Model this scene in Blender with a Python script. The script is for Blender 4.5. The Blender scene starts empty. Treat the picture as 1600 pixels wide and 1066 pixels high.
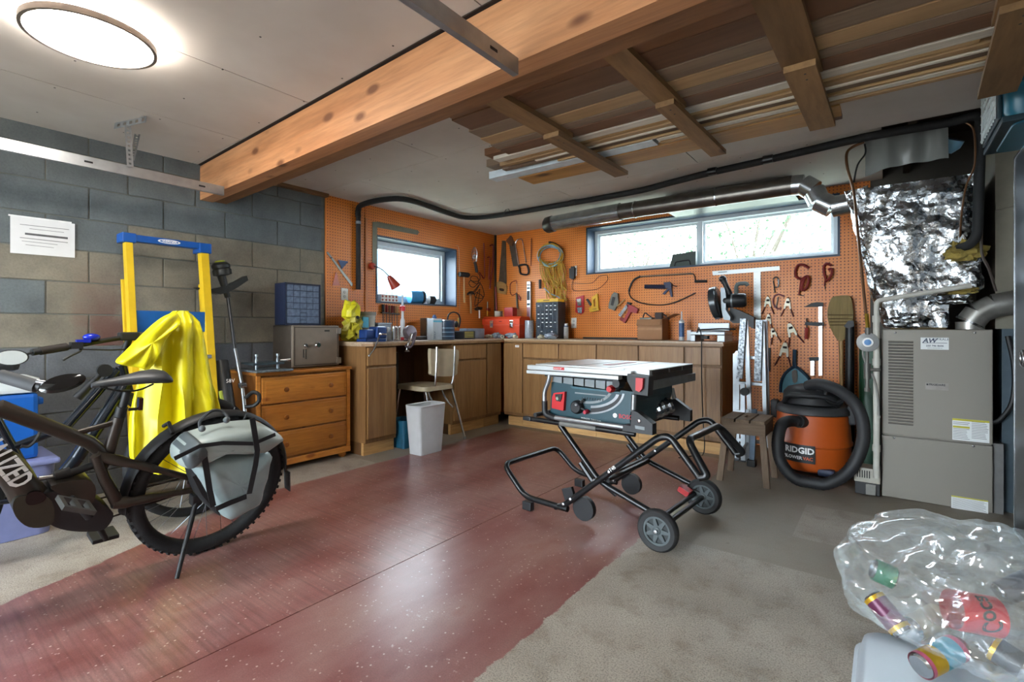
import bpy, bmesh, math, random
from mathutils import Vector, Matrix, noise
random.seed(7)
R = math.radians
sc = bpy.context.scene
C = sc.collection

# ---------------------------------------------------------------- camera
FPX = 776.0; CXP = 800.0; CYP = 514.0; CAMH = 1.02; YAW = R(37.0)
cam_d = bpy.data.cameras.new('camera'); cam = bpy.data.objects.new('camera', cam_d); C.objects.link(cam)
cam_d.sensor_width = 36.0; cam_d.sensor_fit = 'HORIZONTAL'
cam_d.lens = 36.0 * FPX / 1600.0
cam_d.shift_y = -(533.0 - CYP) / 1600.0
cam_d.clip_start = 0.02
cam.location = (0, 0, CAMH); cam.rotation_euler = (R(90), 0, YAW)
sc.camera = cam

# ---------------------------------------------------------------- world, exposure
w = bpy.data.worlds.new('World'); sc.world = w; w.use_nodes = True
bg = w.node_tree.nodes['Background']
bg.inputs['Color'].default_value = (0.80, 0.91, 1.0, 1); bg.inputs['Strength'].default_value = 7.0
sc.view_settings.view_transform = 'Standard'; sc.view_settings.look = 'None'
sc.view_settings.gamma = 1.0; sc.view_settings.use_curve_mapping = False
sc.view_settings.exposure = 2.1
LED_POWER = 18.0

# ---------------------------------------------------------------- pixel -> place
_s, _c = math.sin(YAW), math.cos(YAW)
def P(px, py, x=None, y=None, z=None):
    """the point where the sight line of a photo pixel meets the plane x=, y= or z="""
    r = (px - CXP) / FPX; u = (CYP - py) / FPX
    d = Vector((-_s + r * _c, _c + r * _s, u))
    t = (z - CAMH) / d.z if z is not None else (x / d.x if x is not None else y / d.y)
    return Vector((0, 0, CAMH)) + d * t
XL, YB, ZC = -3.87, 4.79, 2.18          # left wall face, back wall face, ceiling
def G(px, py): return P(px, py, z=0.0)
def LW(px, py, off=0.0): return P(px, py, x=XL + off)
def BW(px, py, off=0.0): return P(px, py, y=YB - off)

# ---------------------------------------------------------------- materials
def lin(h):
    h = h.lstrip('#')
    v = [int(h[i:i + 2], 16) / 255.0 for i in (0, 2, 4)]
    return tuple((c / 12.92 if c <= 0.04045 else ((c + 0.055) / 1.055) ** 2.4) for c in v) + (1.0,)
MATS = {}
def _base(name):
    m = bpy.data.materials.new(name); m.use_nodes = True
    nt = m.node_tree; b = nt.nodes['Principled BSDF']
    return m, nt, b
def N(nt, t, **kw):
    n = nt.nodes.new(t)
    for k, v in kw.items():
        if hasattr(n, k): setattr(n, k, v)
    return n
def texco(nt, scale=(1, 1, 1), rot=(0, 0, 0), gen='Object'):
    tc = N(nt, 'ShaderNodeTexCoord'); mp = N(nt, 'ShaderNodeMapping')
    mp.inputs['Scale'].default_value = scale; mp.inputs['Rotation'].default_value = rot
    nt.links.new(tc.outputs[gen], mp.inputs['Vector'])
    return mp.outputs['Vector']
def noise_tex(nt, vec, scale, detail=4, rough=0.55):
    n = N(nt, 'ShaderNodeTexNoise'); n.inputs['Scale'].default_value = scale
    n.inputs['Detail'].default_value = detail; n.inputs['Roughness'].default_value = rough
    nt.links.new(vec, n.inputs['Vector']); return n.outputs['Fac']
def ramp(nt, fac, stops):
    r = N(nt, 'ShaderNodeValToRGB'); e = r.color_ramp.elements
    while len(e) < len(stops): e.new(0.5)
    for i, (p, c) in enumerate(stops):
        e[i].position = p; e[i].color = c if len(c) == 4 else tuple(c) + (1,)
    nt.links.new(fac, r.inputs['Fac']); return r.outputs['Color']
def mixc(nt, fac, a, b, mode='MIX'):
    m = N(nt, 'ShaderNodeMix', data_type='RGBA', blend_type=mode)
    for i, v in ((0, fac), (6, a), (7, b)):
        if hasattr(v, 'links') or isinstance(v, bpy.types.NodeSocket): nt.links.new(v, m.inputs[i])
        else: m.inputs[i].default_value = v
    return m.outputs[2]
def math_n(nt, op, a, b=0.0, clamp=False):
    m = N(nt, 'ShaderNodeMath', operation=op); m.use_clamp = clamp
    for i, v in enumerate((a, b)):
        if isinstance(v, bpy.types.NodeSocket): nt.links.new(v, m.inputs[i])
        else: m.inputs[i].default_value = v
    return m.outputs[0]
def bump(nt, b, h, strength=0.3, dist=0.01):
    n = N(nt, 'ShaderNodeBump'); n.inputs['Strength'].default_value = strength; n.inputs['Distance'].default_value = dist
    nt.links.new(h, n.inputs['Height']); nt.links.new(n.outputs['Normal'], b.inputs['Normal'])
def M(name, col, rough=0.5, metal=0.0, var=0.18, scale=18.0, bmp=0.0, col2=None, coat=0.0, emit=0.0, spec=None, trans=0.0):
    """plain stuff with a little procedural variation of its colour"""
    if name in MATS: return MATS[name]
    m, nt, b = _base(name)
    c = lin(col) if isinstance(col, str) else col
    c2 = lin(col2) if col2 else tuple(x * (1 - var) for x in c[:3]) + (1,)
    v = texco(nt)
    f = noise_tex(nt, v, scale)
    f2 = ramp(nt, f, [(0.35, (0, 0, 0)), (0.65, (1, 1, 1))])
    nt.links.new(mixc(nt, f2, c, c2), b.inputs['Base Color'])
    b.inputs['Roughness'].default_value = rough; b.inputs['Metallic'].default_value = metal
    if coat: b.inputs['Coat Weight'].default_value = coat; b.inputs['Coat Roughness'].default_value = 0.15
    if spec is not None: b.inputs['Specular IOR Level'].default_value = spec
    if bmp: bump(nt, b, noise_tex(nt, v, scale * 4), bmp, 0.004)
    if emit:
        b.inputs['Emission Color'].default_value = c; b.inputs['Emission Strength'].default_value = emit
    if trans: b.inputs['Transmission Weight'].default_value = trans
    MATS[name] = m; return m
def wood(name, c1, c2, axis='X', scale=6.0, rough=0.5, coat=0.0, knots=0.0, stretch=14.0, bmp=0.15, dark=None):
    """long grain along the given axis, each object shifted by its own random number"""
    if name in MATS: return MATS[name]
    m, nt, b = _base(name)
    sv = {'X': (1 / stretch * 3, 3, 3), 'Y': (3, 1 / stretch * 3, 3), 'Z': (3, 3, 1 / stretch * 3)}[axis]
    tc = N(nt, 'ShaderNodeTexCoord'); oi = N(nt, 'ShaderNodeObjectInfo')
    ad = N(nt, 'ShaderNodeVectorMath', operation='ADD'); sc3 = N(nt, 'ShaderNodeVectorMath', operation='SCALE')
    cm = N(nt, 'ShaderNodeCombineXYZ')
    for i in range(3): nt.links.new(oi.outputs['Random'], cm.inputs[i])
    nt.links.new(cm.outputs[0], sc3.inputs[0]); sc3.inputs['Scale'].default_value = 37.0
    nt.links.new(tc.outputs['Object'], ad.inputs[0]); nt.links.new(sc3.outputs[0], ad.inputs[1])
    mp = N(nt, 'ShaderNodeMapping'); mp.inputs['Scale'].default_value = sv
    nt.links.new(ad.outputs[0], mp.inputs['Vector'])
    f = noise_tex(nt, mp.outputs['Vector'], scale, 6, 0.6)
    fine = noise_tex(nt, mp.outputs['Vector'], scale * 6, 3, 0.6)
    col = ramp(nt, f, [(0.3, lin(c1)), (0.5, tuple((a + d) / 2 for a, d in zip(lin(c1), lin(c2)))), (0.7, lin(c2))])
    fr = ramp(nt, fine, [(0.35, (0.80, 0.79, 0.78)), (0.6, (1, 1, 1))])
    col = mixc(nt, 1.0, col, fr, 'MULTIPLY')
    # board to board difference
    var = ramp(nt, oi.outputs['Random'], [(0.0, (0.74, 0.72, 0.70)), (1.0, (1.08, 1.07, 1.06))])
    col = mixc(nt, 1.0, col, var, 'MULTIPLY')
    if knots:
        vo = N(nt, 'ShaderNodeTexVoronoi'); vo.inputs['Scale'].default_value = knots
        mp2 = N(nt, 'ShaderNodeMapping')
        mp2.inputs['Scale'].default_value = tuple(0.45 if s < 1 else 1.0 for s in sv)
        nt.links.new(ad.outputs[0], mp2.inputs['Vector']); nt.links.new(mp2.outputs[0], vo.inputs['Vector'])
        k = ramp(nt, vo.outputs['Distance'], [(0.09, (1, 1, 1)), (0.18, (0, 0, 0))])
        col = mixc(nt, k, col, lin(dark or '#4a2a14'))
    nt.links.new(col, b.inputs['Base Color'])
    b.inputs['Roughness'].default_value = rough
    if coat: b.inputs['Coat Weight'].default_value = coat; b.inputs['Coat Roughness'].default_value = 0.2
    if bmp: bump(nt, b, fine, bmp, 0.003)
    MATS[name] = m; return m

# ---------------------------------------------------------------- mesh building
class MB:
    def __init__(s): s.v = []; s.f = []; s.mi = []; s.cur = 0
    def add(s, vs, fs):
        o = len(s.v); s.v += [tuple(v) for v in vs]; s.f += [tuple(i + o for i in f) for f in fs]; s.mi += [s.cur] * len(fs); return s
    def box(s, x0, x1, y0, y1, z0, z1, mat=None):
        vs = [Vector((x, y, z)) for x in (x0, x1) for y in (y0, y1) for z in (z0, z1)]
        if mat: vs = [mat @ v for v in vs]
        return s.add(vs, [(0, 1, 3, 2), (4, 6, 7, 5), (0, 4, 5, 1), (2, 3, 7, 6), (0, 2, 6, 4), (1, 5, 7, 3)])
    def cbox(s, c, d, mat=None, rot=None):
        m = Matrix.Translation(Vector(c))
        if rot: m = m @ Matrix.Rotation(rot[2], 4, 'Z') @ Matrix.Rotation(rot[1], 4, 'Y') @ Matrix.Rotation(rot[0], 4, 'X')
        return s.box(-d[0] / 2, d[0] / 2, -d[1] / 2, d[1] / 2, -d[2] / 2, d[2] / 2, m)
    def rbox(s, x0, x1, y0, y1, z0, z1, b=0.004, mat=None):
        """box with chamfered edges"""
        b = min(b, (x1 - x0) / 2.2, (y1 - y0) / 2.2, (z1 - z0) / 2.2)
        bm = bmesh.new(); bmesh.ops.create_cube(bm, size=1.0)
        for v in bm.verts: v.co = Vector((x0 + (v.co.x + .5) * (x1 - x0), y0 + (v.co.y + .5) * (y1 - y0), z0 + (v.co.z + .5) * (z1 - z0)))
        bmesh.ops.bevel(bm, geom=bm.edges[:], offset=b, segments=2, affect='EDGES', profile=0.6)
        return s.bm(bm, mat)
    def bm(s, bm, mat=None):
        bm.verts.index_update()
        vs = [(mat @ v.co) if mat else v.co.copy() for v in bm.verts]
        fs = [[v.index for v in f.verts] for f in bm.faces]; bm.free()
        return s.add(vs, fs)
    def prism(s, poly, ext, caps=True):
        """poly: 3-d points in a plane; ext: extrusion vector"""
        n = len(poly); ext = Vector(ext); a = [Vector(p) for p in poly]; vs = a + [p + ext for p in a]
        nrm = Vector((0, 0, 0))
        for i in range(n): nrm += a[i].cross(a[(i + 1) % n])
        if nrm.dot(ext) > 0: vs = a[::-1] + [p + ext for p in a[::-1]]
        fs = [(i, i + n, (i + 1) % n + n, (i + 1) % n) for i in range(n)]
        if caps: fs += [tuple(range(n)), tuple(range(2 * n - 1, n - 1, -1))]
        return s.add(vs, fs)
    def tube(s, pts, r, n=8, closed=False, caps=True):
        """swept tube; r a number or one per point"""
        pts = [Vector(p) for p in pts]; k = len(pts)
        rs = r if isinstance(r, (list, tuple)) else [r] * k
        tang = []
        for i in range(k):
            a = pts[(i - 1) % k] if (closed or i > 0) else pts[i]; b = pts[(i + 1) % k] if (closed or i < k - 1) else pts[i]
            t = (b - a); tang.append(t.normalized() if t.length > 1e-9 else Vector((0, 0, 1)))
        up = Vector((0, 0, 1)) if abs(tang[0].z) < 0.9 else Vector((1, 0, 0))
        u = tang[0].cross(up).normalized(); vs = []
        for i in range(k):
            u = (u - tang[i] * u.dot(tang[i]))
            u = u.normalized() if u.length > 1e-6 else tang[i].orthogonal().normalized()
            w_ = tang[i].cross(u)
            for j in range(n):
                a = 2 * math.pi * j / n; vs.append(pts[i] + (u * math.cos(a) + w_ * math.sin(a)) * rs[i])
        fs = []
        for i in range(k if closed else k - 1):
            i2 = (i + 1) % k
            for j in range(n):
                j2 = (j + 1) % n; fs.append((i * n + j, i2 * n + j, i2 * n + j2, i * n + j2)[::-1])
        if caps and not closed: fs += [tuple(range(n)), tuple(range(k * n - 1, (k - 1) * n - 1, -1))]
        return s.add(vs, fs)
    def lathe(s, prof, n=24, mat=None, sx=1.0, sy=1.0, caps=True):
        """prof: list of (radius, height) turned about z"""
        vs = []; k = len(prof)
        for r, z in prof:
            for j in range(n):
                a = 2 * math.pi * j / n; v = Vector((r * math.cos(a) * sx, r * math.sin(a) * sy, z)); vs.append(mat @ v if mat else v)
        fs = []
        for i in range(k - 1):
            for j in range(n):
                j2 = (j + 1) % n; fs.append((i * n + j, i * n + j2, (i + 1) * n + j2, (i + 1) * n + j))
        if caps and prof[0][0] > 1e-5: fs.append(tuple(range(n - 1, -1, -1)))
        if caps and prof[-1][0] > 1e-5: fs.append(tuple(range((k - 1) * n, k * n)))
        return s.add(vs, fs)
    def cyl(s, p0, p1, r, n=16, r1=None):
        p0 = Vector(p0); p1 = Vector(p1)
        return s.tube([p0, p1], [r, r if r1 is None else r1], n)
    def ball(s, c, r, n=12, sc_=(1, 1, 1), mat=None):
        pr = [(math.sin(math.pi * i / n) * r, -math.cos(math.pi * i / n) * r) for i in range(n + 1)]
        pr[0] = (0.0005 * r, -r); pr[-1] = (0.0005 * r, r)
        m = Matrix.Translation(Vector(c)) @ (mat or Matrix()) @ Matrix.Diagonal((*sc_, 1))
        return s.lathe(pr, n + 4, m)
    def torus(s, c, axis, rr, r, n=32, m=8, a0=0.0, a1=2 * math.pi):
        axis = Vector(axis).normalized(); u = axis.orthogonal().normalized(); v_ = axis.cross(u); c = Vector(c)
        full = abs(a1 - a0 - 2 * math.pi) < 1e-6; k = n if full else n + 1
        return s.tube([c + (u * math.cos(a0 + (a1 - a0) * i / n) + v_ * math.sin(a0 + (a1 - a0) * i / n)) * rr for i in range(k)], r, m, closed=full)
    def grid(s, pts, closed_u=False):
        """pts[i][j] rows of points -> surface"""
        h = len(pts); k = len(pts[0]); vs = [p for row in pts for p in row]; fs = []
        for i in range(h - 1):
            for j in range(k if closed_u else k - 1):
                j2 = (j + 1) % k; fs.append((i * k + j, i * k + j2, (i + 1) * k + j2, (i + 1) * k + j))
        return s.add(vs, fs)
    def build(s, name, mats, parent=None, smooth=False, org=None, auto=None, loc=None):
        """link what was collected as ONE mesh object. org: this much is taken off every vertex (the thing's base)"""
        me = bpy.data.meshes.new(name)
        if org is None and parent is not None: org = parent.get('_org')
        vs = s.v
        if org is not None:
            ox, oy, oz = org; vs = [(a - ox, b - oy, c - oz) for a, b, c in vs]
        me.from_pydata(vs, [], s.f)
        if not isinstance(mats, (list, tuple)): mats = [mats]
        for m in mats: me.materials.append(m)
        if len(mats) > 1: me.polygons.foreach_set('material_index', s.mi)
        if smooth or auto:
            me.polygons.foreach_set('use_smooth', [True] * len(me.polygons))
            me.update(); me.set_sharp_from_angle(angle=R(auto or 40))
        me.update()
        o = bpy.data.objects.new(name, me); C.objects.link(o)
        if parent is not None: o.parent = parent
        if loc is not None: o.location = loc
        return o
ORG = {}
def thing(name, label, cat, loc=(0, 0, 0), rz=0.0, group=None, world=True):
    """Empty at the base of a thing. world=True: the parts are given in world coordinates (rz must be 0)"""
    o = bpy.data.objects.new(name, None); C.objects.link(o); o.empty_display_size = 0.05
    o.location = loc; o.rotation_euler = (0, 0, rz)
    o['label'] = label; o['category'] = cat
    if group: o['group'] = group
    if world: ORG[o.name] = tuple(loc)
    return o
def part(mb, name, mat, parent, smooth=False, auto=None, label=None, kind=None):
    p = parent
    while p is not None and p.name not in ORG: p = p.parent
    o = mb.build(name, mat, parent, smooth, ORG[p.name] if p else (0, 0, 0), auto)
    if label: o['label'] = label
    if kind: o['kind'] = kind
    return o
def single(mb, name, mat, label, cat, group=None, smooth=False, auto=None, loc=None):
    """a thing that is one mesh; its origin goes to the base of its bounds"""
    if loc is None:
        xs, ys, zs = zip(*mb.v); loc = ((min(xs) + max(xs)) / 2, (min(ys) + max(ys)) / 2, min(zs))
    o = mb.build(name, mat, None, smooth, loc, auto, loc)
    o['label'] = label; o['category'] = cat
    if group: o['group'] = group
    ORG[o.name] = tuple(loc)
    return o
def struct(mb, name, mat, parent=None, smooth=False):
    o = mb.build(name, mat, parent, smooth, (0, 0, 0))
    if parent is None: o['kind'] = 'structure'; ORG[o.name] = (0, 0, 0)
    return o
def dup(root, loc=None, rz=None, label=None, group=None):
    """copy a thing with its parts and sub-parts"""
    def rec(o, par):
        c = o.copy(); C.objects.link(c); c.parent = par
        for ch in kids[o.name]: rec(ch, c)
        return c
    kids = {}
    def walk(o):
        kids[o.name] = list(o.children)
        for ch in o.children: walk(ch)
    walk(root)
    r = rec(root, None)
    if loc is not None: r.location = loc
    if rz is not None: r.rotation_euler = (0, 0, rz)
    if label: r['label'] = label
    if group: r['group'] = group
    return r
def text(s, name, mat, parent, size, mat4, depth=0.0008, align='LEFT', shear=0.0, bold=0.0, label=None, spacing=1.0, wx=1.0):
    """lettering as a mesh; mat4 places its xy plane in the parent's space"""
    cu = bpy.data.curves.new('t', 'FONT'); cu.body = s; cu.size = size; cu.extrude = depth; cu.align_x = align
    cu.align_y = 'CENTER'; cu.shear = shear; cu.offset = bold; cu.space_character = spacing; cu.resolution_u = 2
    to = bpy.data.objects.new('t', cu); C.objects.link(to)
    dg = bpy.context.evaluated_depsgraph_get(); dg.update()
    me = bpy.data.meshes.new_from_object(to.evaluated_get(dg)); bpy.data.objects.remove(to); bpy.data.curves.remove(cu)
    me.name = name; me.transform(mat4 @ Matrix.Diagonal((wx, 1, 1, 1))); me.materials.clear(); me.materials.append(mat)
    o = bpy.data.objects.new(name, me); C.objects.link(o); o.parent = parent
    if label: o['label'] = label
    return o
def frame4(o, x, y, z=None):
    """matrix from an origin and the directions of text x and text y"""
    x = Vector(x).normalized(); y = Vector(y).normalized(); z = x.cross(y)
    m = Matrix.Identity(4)
    for i in range(3): m[i][0], m[i][1], m[i][2], m[i][3] = x[i], y[i], z[i], o[i]
    return m
def bez(pts, n=6, closed=False):
    """Catmull-Rom through the points"""
    pts = [Vector(p) for p in pts]; k = len(pts); out = []
    rng = range(k if closed else k - 1)
    for i in rng:
        if closed: p0, p1, p2, p3 = pts[(i - 1) % k], pts[i], pts[(i + 1) % k], pts[(i + 2) % k]
        else: p0, p1, p2, p3 = pts[max(i - 1, 0)], pts[i], pts[i + 1], pts[min(i + 2, k - 1)]
        for j in range(n):
            t = j / n
            out.append(0.5 * ((2 * p1) + (p2 - p0) * t + (2 * p0 - 5 * p1 + 4 * p2 - p3) * t * t + (3 * p1 - p0 - 3 * p2 + p3) * t ** 3))
    if not closed: out.append(pts[-1])
    return out
def fillet(pts, r, n=5, closed=False):
    """polyline with its corners rounded"""
    pts = [Vector(p) for p in pts]; k = len(pts); out = []
    for i in range(k):
        if not closed and i in (0, k - 1): out.append(pts[i]); continue
        a, b, c = pts[(i - 1) % k], pts[i], pts[(i + 1) % k]
        d1 = (a - b); d2 = (c - b); rr = min(r, d1.length * 0.45, d2.length * 0.45)
        q0 = b + d1.normalized() * rr; q2 = b + d2.normalized() * rr
        for j in range(n + 1):
            t = j / n; out.append(q0 * (1 - t) ** 2 + b * 2 * t * (1 - t) + q2 * t * t)
    return out

# ================================================================ the room
def concrete_floor():
    m, nt, b = _base('painted_concrete')
    tc = N(nt, 'ShaderNodeTexCoord'); v = tc.outputs['Object']
    sx = N(nt, 'ShaderNodeSeparateXYZ'); nt.links.new(v, sx.inputs[0]); x, y = sx.outputs[0], sx.outputs[1]
    n1 = noise_tex(nt, v, 2.2, 5); n2 = noise_tex(nt, v, 55, 4, 0.7); n3 = noise_tex(nt, v, 190, 2, 0.7); n4 = noise_tex(nt, v, 9, 6, 0.65)
    grey = ramp(nt, n1, [(0.3, lin('#8a8177')), (0.5, lin('#9e958a')), (0.7, lin('#ada59a'))])
    # aggregate speckle, heavier in the near slab
    spk = ramp(nt, n3, [(0.36, (0.42, 0.40, 0.38)), (0.52, (1, 1, 1)), (0.66, (1.25, 1.22, 1.15))])
    grey = mixc(nt, 0.75, grey, spk, 'MULTIPLY')
    st = ramp(nt, n4, [(0.34, (0.62, 0.56, 0.50)), (0.5, (1, 1, 1))]); grey = mixc(nt, 0.6, grey, st, 'MULTIPLY')
    sp = N(nt, 'ShaderNodeTexVoronoi'); sp.inputs['Scale'].default_value = 9.0; sp.inputs['Randomness'].default_value = 1.0
    nt.links.new(v, sp.inputs['Vector'])
    oil = ramp(nt, sp.outputs['Distance'], [(0.05, (1, 1, 1)), (0.10, (0, 0, 0))])
    oilm = math_n(nt, 'MULTIPLY', oil, ramp(nt, n4, [(0.55, (0, 0, 0)), (0.6, (1, 1, 1))]))
    grey = mixc(nt, oilm, grey, lin('#4b443b'))
    # slabs poured at different times: pale coarse near, smoother darker beyond y = 2.40, one pale patch
    yw = math_n(nt, 'ADD', y, math_n(nt, 'MULTIPLY', math_n(nt, 'SUBTRACT', n4, 0.5), 0.05))
    far = math_n(nt, 'GREATER_THAN', yw, 2.40)
    pa = math_n(nt, 'MULTIPLY', math_n(nt, 'GREATER_THAN', x, -0.37), math_n(nt, 'MULTIPLY', math_n(nt, 'GREATER_THAN', yw, 2.78), math_n(nt, 'LESS_THAN', yw, 3.34)))
    far = math_n(nt, 'SUBTRACT', far, math_n(nt, 'MULTIPLY', pa, 0.7))
    grey = mixc(nt, math_n(nt, 'MULTIPLY', far, 0.75), grey, lin('#80776a'))
    # red floor paint
    mp = N(nt, 'ShaderNodeMapping'); mp.inputs['Scale'].default_value = (3.0, 70, 1); nt.links.new(v, mp.inputs['Vector'])
    brush = noise_tex(nt, mp.outputs[0], 1.0, 3, 0.6)
    mp2 = N(nt, 'ShaderNodeMapping'); mp2.inputs['Scale'].default_value = (1.4, 0.7, 1); nt.links.new(v, mp2.inputs['Vector'])
    wear = noise_tex(nt, mp2.outputs[0], 2.4, 5, 0.6)
    red = ramp(nt, wear, [(0.30, lin('#6c3733')), (0.46, lin('#815450')), (0.62, lin('#8f6c66')), (0.80, lin('#7e3328'))])
    br = ramp(nt, brush, [(0.30, (0.62, 0.61, 0.63)), (0.50, (1, 1, 1)), (0.70, (1.28, 1.26, 1.24))])
    lf = math_n(nt, 'LESS_THAN', x, -1.69)
    brm = math_n(nt, 'MULTIPLY', lf, 0.8); brm = math_n(nt, 'ADD', brm, 0.0)
    red = mixc(nt, brm, red, br, 'MULTIPLY')
    red = mixc(nt, 0.30, red, spk, 'MULTIPLY')
    # chips of bare pale concrete and scuffs
    vo = N(nt, 'ShaderNodeTexVoronoi'); vo.inputs['Scale'].default_value = 38.0; nt.links.new(v, vo.inputs['Vector'])
    chip = ramp(nt, vo.outputs['Distance'], [(0.09, (1, 1, 1)), (0.16, (0, 0, 0))])
    chip = math_n(nt, 'MULTIPLY', chip, ramp(nt, n4, [(0.38, (0, 0, 0)), (0.50, (1, 1, 1))]))
    mp3 = N(nt, 'ShaderNodeMapping'); mp3.inputs['Scale'].default_value = (1.5, 5, 1); mp3.inputs['Location'].default_value = (3.1, 0.4, 0)
    nt.links.new(v, mp3.inputs['Vector'])
    sc_ = math_n(nt, 'MULTIPLY', noise_tex(nt, mp3.outputs[0], 2.2, 8, 0.72), n2)
    scuff = ramp(nt, sc_, [(0.35, (0, 0, 0)), (0.44, (1, 1, 1))])
    allc = math_n(nt, 'MAXIMUM', chip, math_n(nt, 'MULTIPLY', scuff, 0.75))
    red = mixc(nt, allc, red, lin('#bfb0a6'))
    # where the paint lies: x between the slanted left edge and -0.96, y up to the cabinet kick boards
    wob = math_n(nt, 'MULTIPLY', math_n(nt, 'SUBTRACT', n4, 0.5), 0.06)
    wf = math_n(nt, 'MULTIPLY', math_n(nt, 'SUBTRACT', n2, 0.5), 0.03)
    xr = math_n(nt, 'ADD', math_n(nt, 'ADD', x, wob), wf)
    right = math_n(nt, 'LESS_THAN', xr, -0.955)
    l1 = math_n(nt, 'ADD', math_n(nt, 'MULTIPLY', y, -0.42), -2.47)
    l1 = math_n(nt, 'MAXIMUM', l1, -3.09)
    left = math_n(nt, 'GREATER_THAN', xr, l1)
    yr = math_n(nt, 'ADD', y, wob)
    top = math_n(nt, 'LESS_THAN', yr, 4.10)
    mask = math_n(nt, 'MULTIPLY', math_n(nt, 'MULTIPLY', left, right), top)
    nt.links.new(mixc(nt, mask, grey, red), b.inputs['Base Color'])
    rg = ramp(nt, n2, [(0.3, (0.295,) * 3), (0.7, (0.305,) * 3)]); rr = mixc(nt, mask, (0.62, 0.62, 0.62, 1), rg)
    nt.links.new(rr, b.inputs['Roughness'])
    b.inputs['Specular IOR Level'].default_value = 0.75
    hb = math_n(nt, 'ADD', math_n(nt, 'MULTIPLY', n4, 0.5), math_n(nt, 'MULTIPLY', brush, 0.3))
    bump(nt, b, hb, 0.05, 0.004)
    return m
FLOOR = concrete_floor()
fl = MB().box(-4.2, 2.6, -2.9, 5.1, -0.10, -0.008)
floor = struct(fl, 'floor', M('joint_dark', '#3a342e', 0.95))
for x0, x1 in ((-4.1, -1.692), (-1.692, 2.5)):
    part(MB().box(x0 + 0.0022, x1 - 0.0022, -2.8, 5.0, -0.012, 0.0), 'slab', FLOOR, floor)

# ---- pegboard
def peg_mat(name, axes, c1, c2):
    m, nt, b = _base(name)
    tc = N(nt, 'ShaderNodeTexCoord'); v = tc.outputs['Object']
    k = 1 / 0.0254; s3 = tuple(k if a in axes else 0.0 for a in 'XYZ')
    mp = N(nt, 'ShaderNodeMapping'); mp.inputs['Scale'].default_value = s3; nt.links.new(v, mp.inputs['Vector'])
    fr = N(nt, 'ShaderNodeVectorMath', operation='FRACTION'); nt.links.new(mp.outputs[0], fr.inputs[0])
    sb = N(nt, 'ShaderNodeVectorMath', operation='SUBTRACT'); nt.links.new(fr.outputs[0], sb.inputs[0])
    sb.inputs[1].default_value = tuple(0.5 if a in axes else 0.0 for a in 'XYZ')
    ln = N(nt, 'ShaderNodeVectorMath', operation='LENGTH'); nt.links.new(sb.outputs[0], ln.inputs[0])
    hole = ramp(nt, ln.outputs['Value'], [(0.15, (1, 1, 1)), (0.19, (0, 0, 0))])
    f = noise_tex(nt, v, 1.7, 4)
    col = ramp(nt, f, [(0.35, lin(c1)), (0.65, lin(c2))])
    col = mixc(nt, hole, col, lin('#3a1608'))
    nt.links.new(col, b.inputs['Base Color']); b.inputs['Roughness'].default_value = 0.42
    inv = math_n(nt, 'SUBTRACT', 1.0, hole); bump(nt, b, inv, 0.6, 0.003)
    return m
PEG_L = peg_mat('orange_pegboard_left', 'YZ', '#d07222', '#dc8434')
PEG_B = peg_mat('orange_pegboard_back', 'XZ', '#d07222', '#dc8436')

# ---- left wall: concrete blocks
WY0, WY1, WZ0, WZ1 = 2.993, 4.088, 1.273, 1.908      # window in the left wall
BX0, BX1, BZ0, BZ1 = -2.593, -0.304, 1.613, 2.11      # window in the back wall
MORT = M('mortar', '#6b6c66', 0.95, scale=30, bmp=0.4)
wl = MB()
T = 0.26
wl.box(XL - T, XL - 0.0125, -2.8, 2.47, 0, 2.46)
for a, b_, c, d in ((2.47, WY0, 0, 2.46), (WY1, 5.05, 0, 2.46), (WY0, WY1, 0, WZ0), (WY0, WY1, WZ1, 2.46)): wl.box(XL - T, XL - 0.012, a, b_, c, d)
wall_left = struct(wl, 'wall_left', MORT)
def block_mat(name, c1, c2, c3, stain=None):
    m, nt, b = _base(name)
    tc = N(nt, 'ShaderNodeTexCoord'); v = tc.outputs['Object']
    n1 = noise_tex(nt, v, 3.5, 6, 0.65); n2 = noise_tex(nt, v, 90, 4, 0.7)
    col = ramp(nt, n1, [(0.3, lin(c1)), (0.5, lin(c2)), (0.7, lin(c3))])
    gr = ramp(nt, n2, [(0.3, (0.7, 0.7, 0.7)), (0.55, (1, 1, 1)), (0.8, (1.12, 1.12, 1.1))]); col = mixc(nt, 0.6, col, gr, 'MULTIPLY')
    if stain:      # dark red paint run down the blocks
        sx = N(nt, 'ShaderNodeSeparateXYZ'); nt.links.new(v, sx.inputs[0])
        w1 = math_n(nt, 'MULTIPLY', math_n(nt, 'SUBTRACT', n1, 0.5), 0.5)
        d = math_n(nt, 'ABSOLUTE', math_n(nt, 'SUBTRACT', math_n(nt, 'ADD', sx.outputs[1], w1), 0.93))
        f = ramp(nt, d, [(0.05, (0.85,) * 3), (0.17, (0, 0, 0))])
        zf = ramp(nt, math_n(nt, 'MULTIPLY', sx.outputs[2], 0.5), [(0.48, (1, 1, 1)), (0.73, (0, 0, 0))])
        col = mixc(nt, math_n(nt, 'MULTIPLY', f, zf), col, lin('#5a322c'))
    nt.links.new(col, b.inputs['Base Color']); b.inputs['Roughness'].default_value = 0.8
    bump(nt, b, n2, 0.35, 0.004); return m
BL_UP = block_mat('blue_grey_painted_block', '#51575a', '#5f6668', '#6a7172')
BL_TAN = block_mat('bare_block', '#645f54', '#787265', '#878070', stain=True)
BL_LOW = block_mat('dark_grey_painted_block', '#4b4d51', '#585b60', '#64676b')
rnd = random.Random(3)
zs = [1.685 + 0.193 * k for k in range(-9, 4)]
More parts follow.
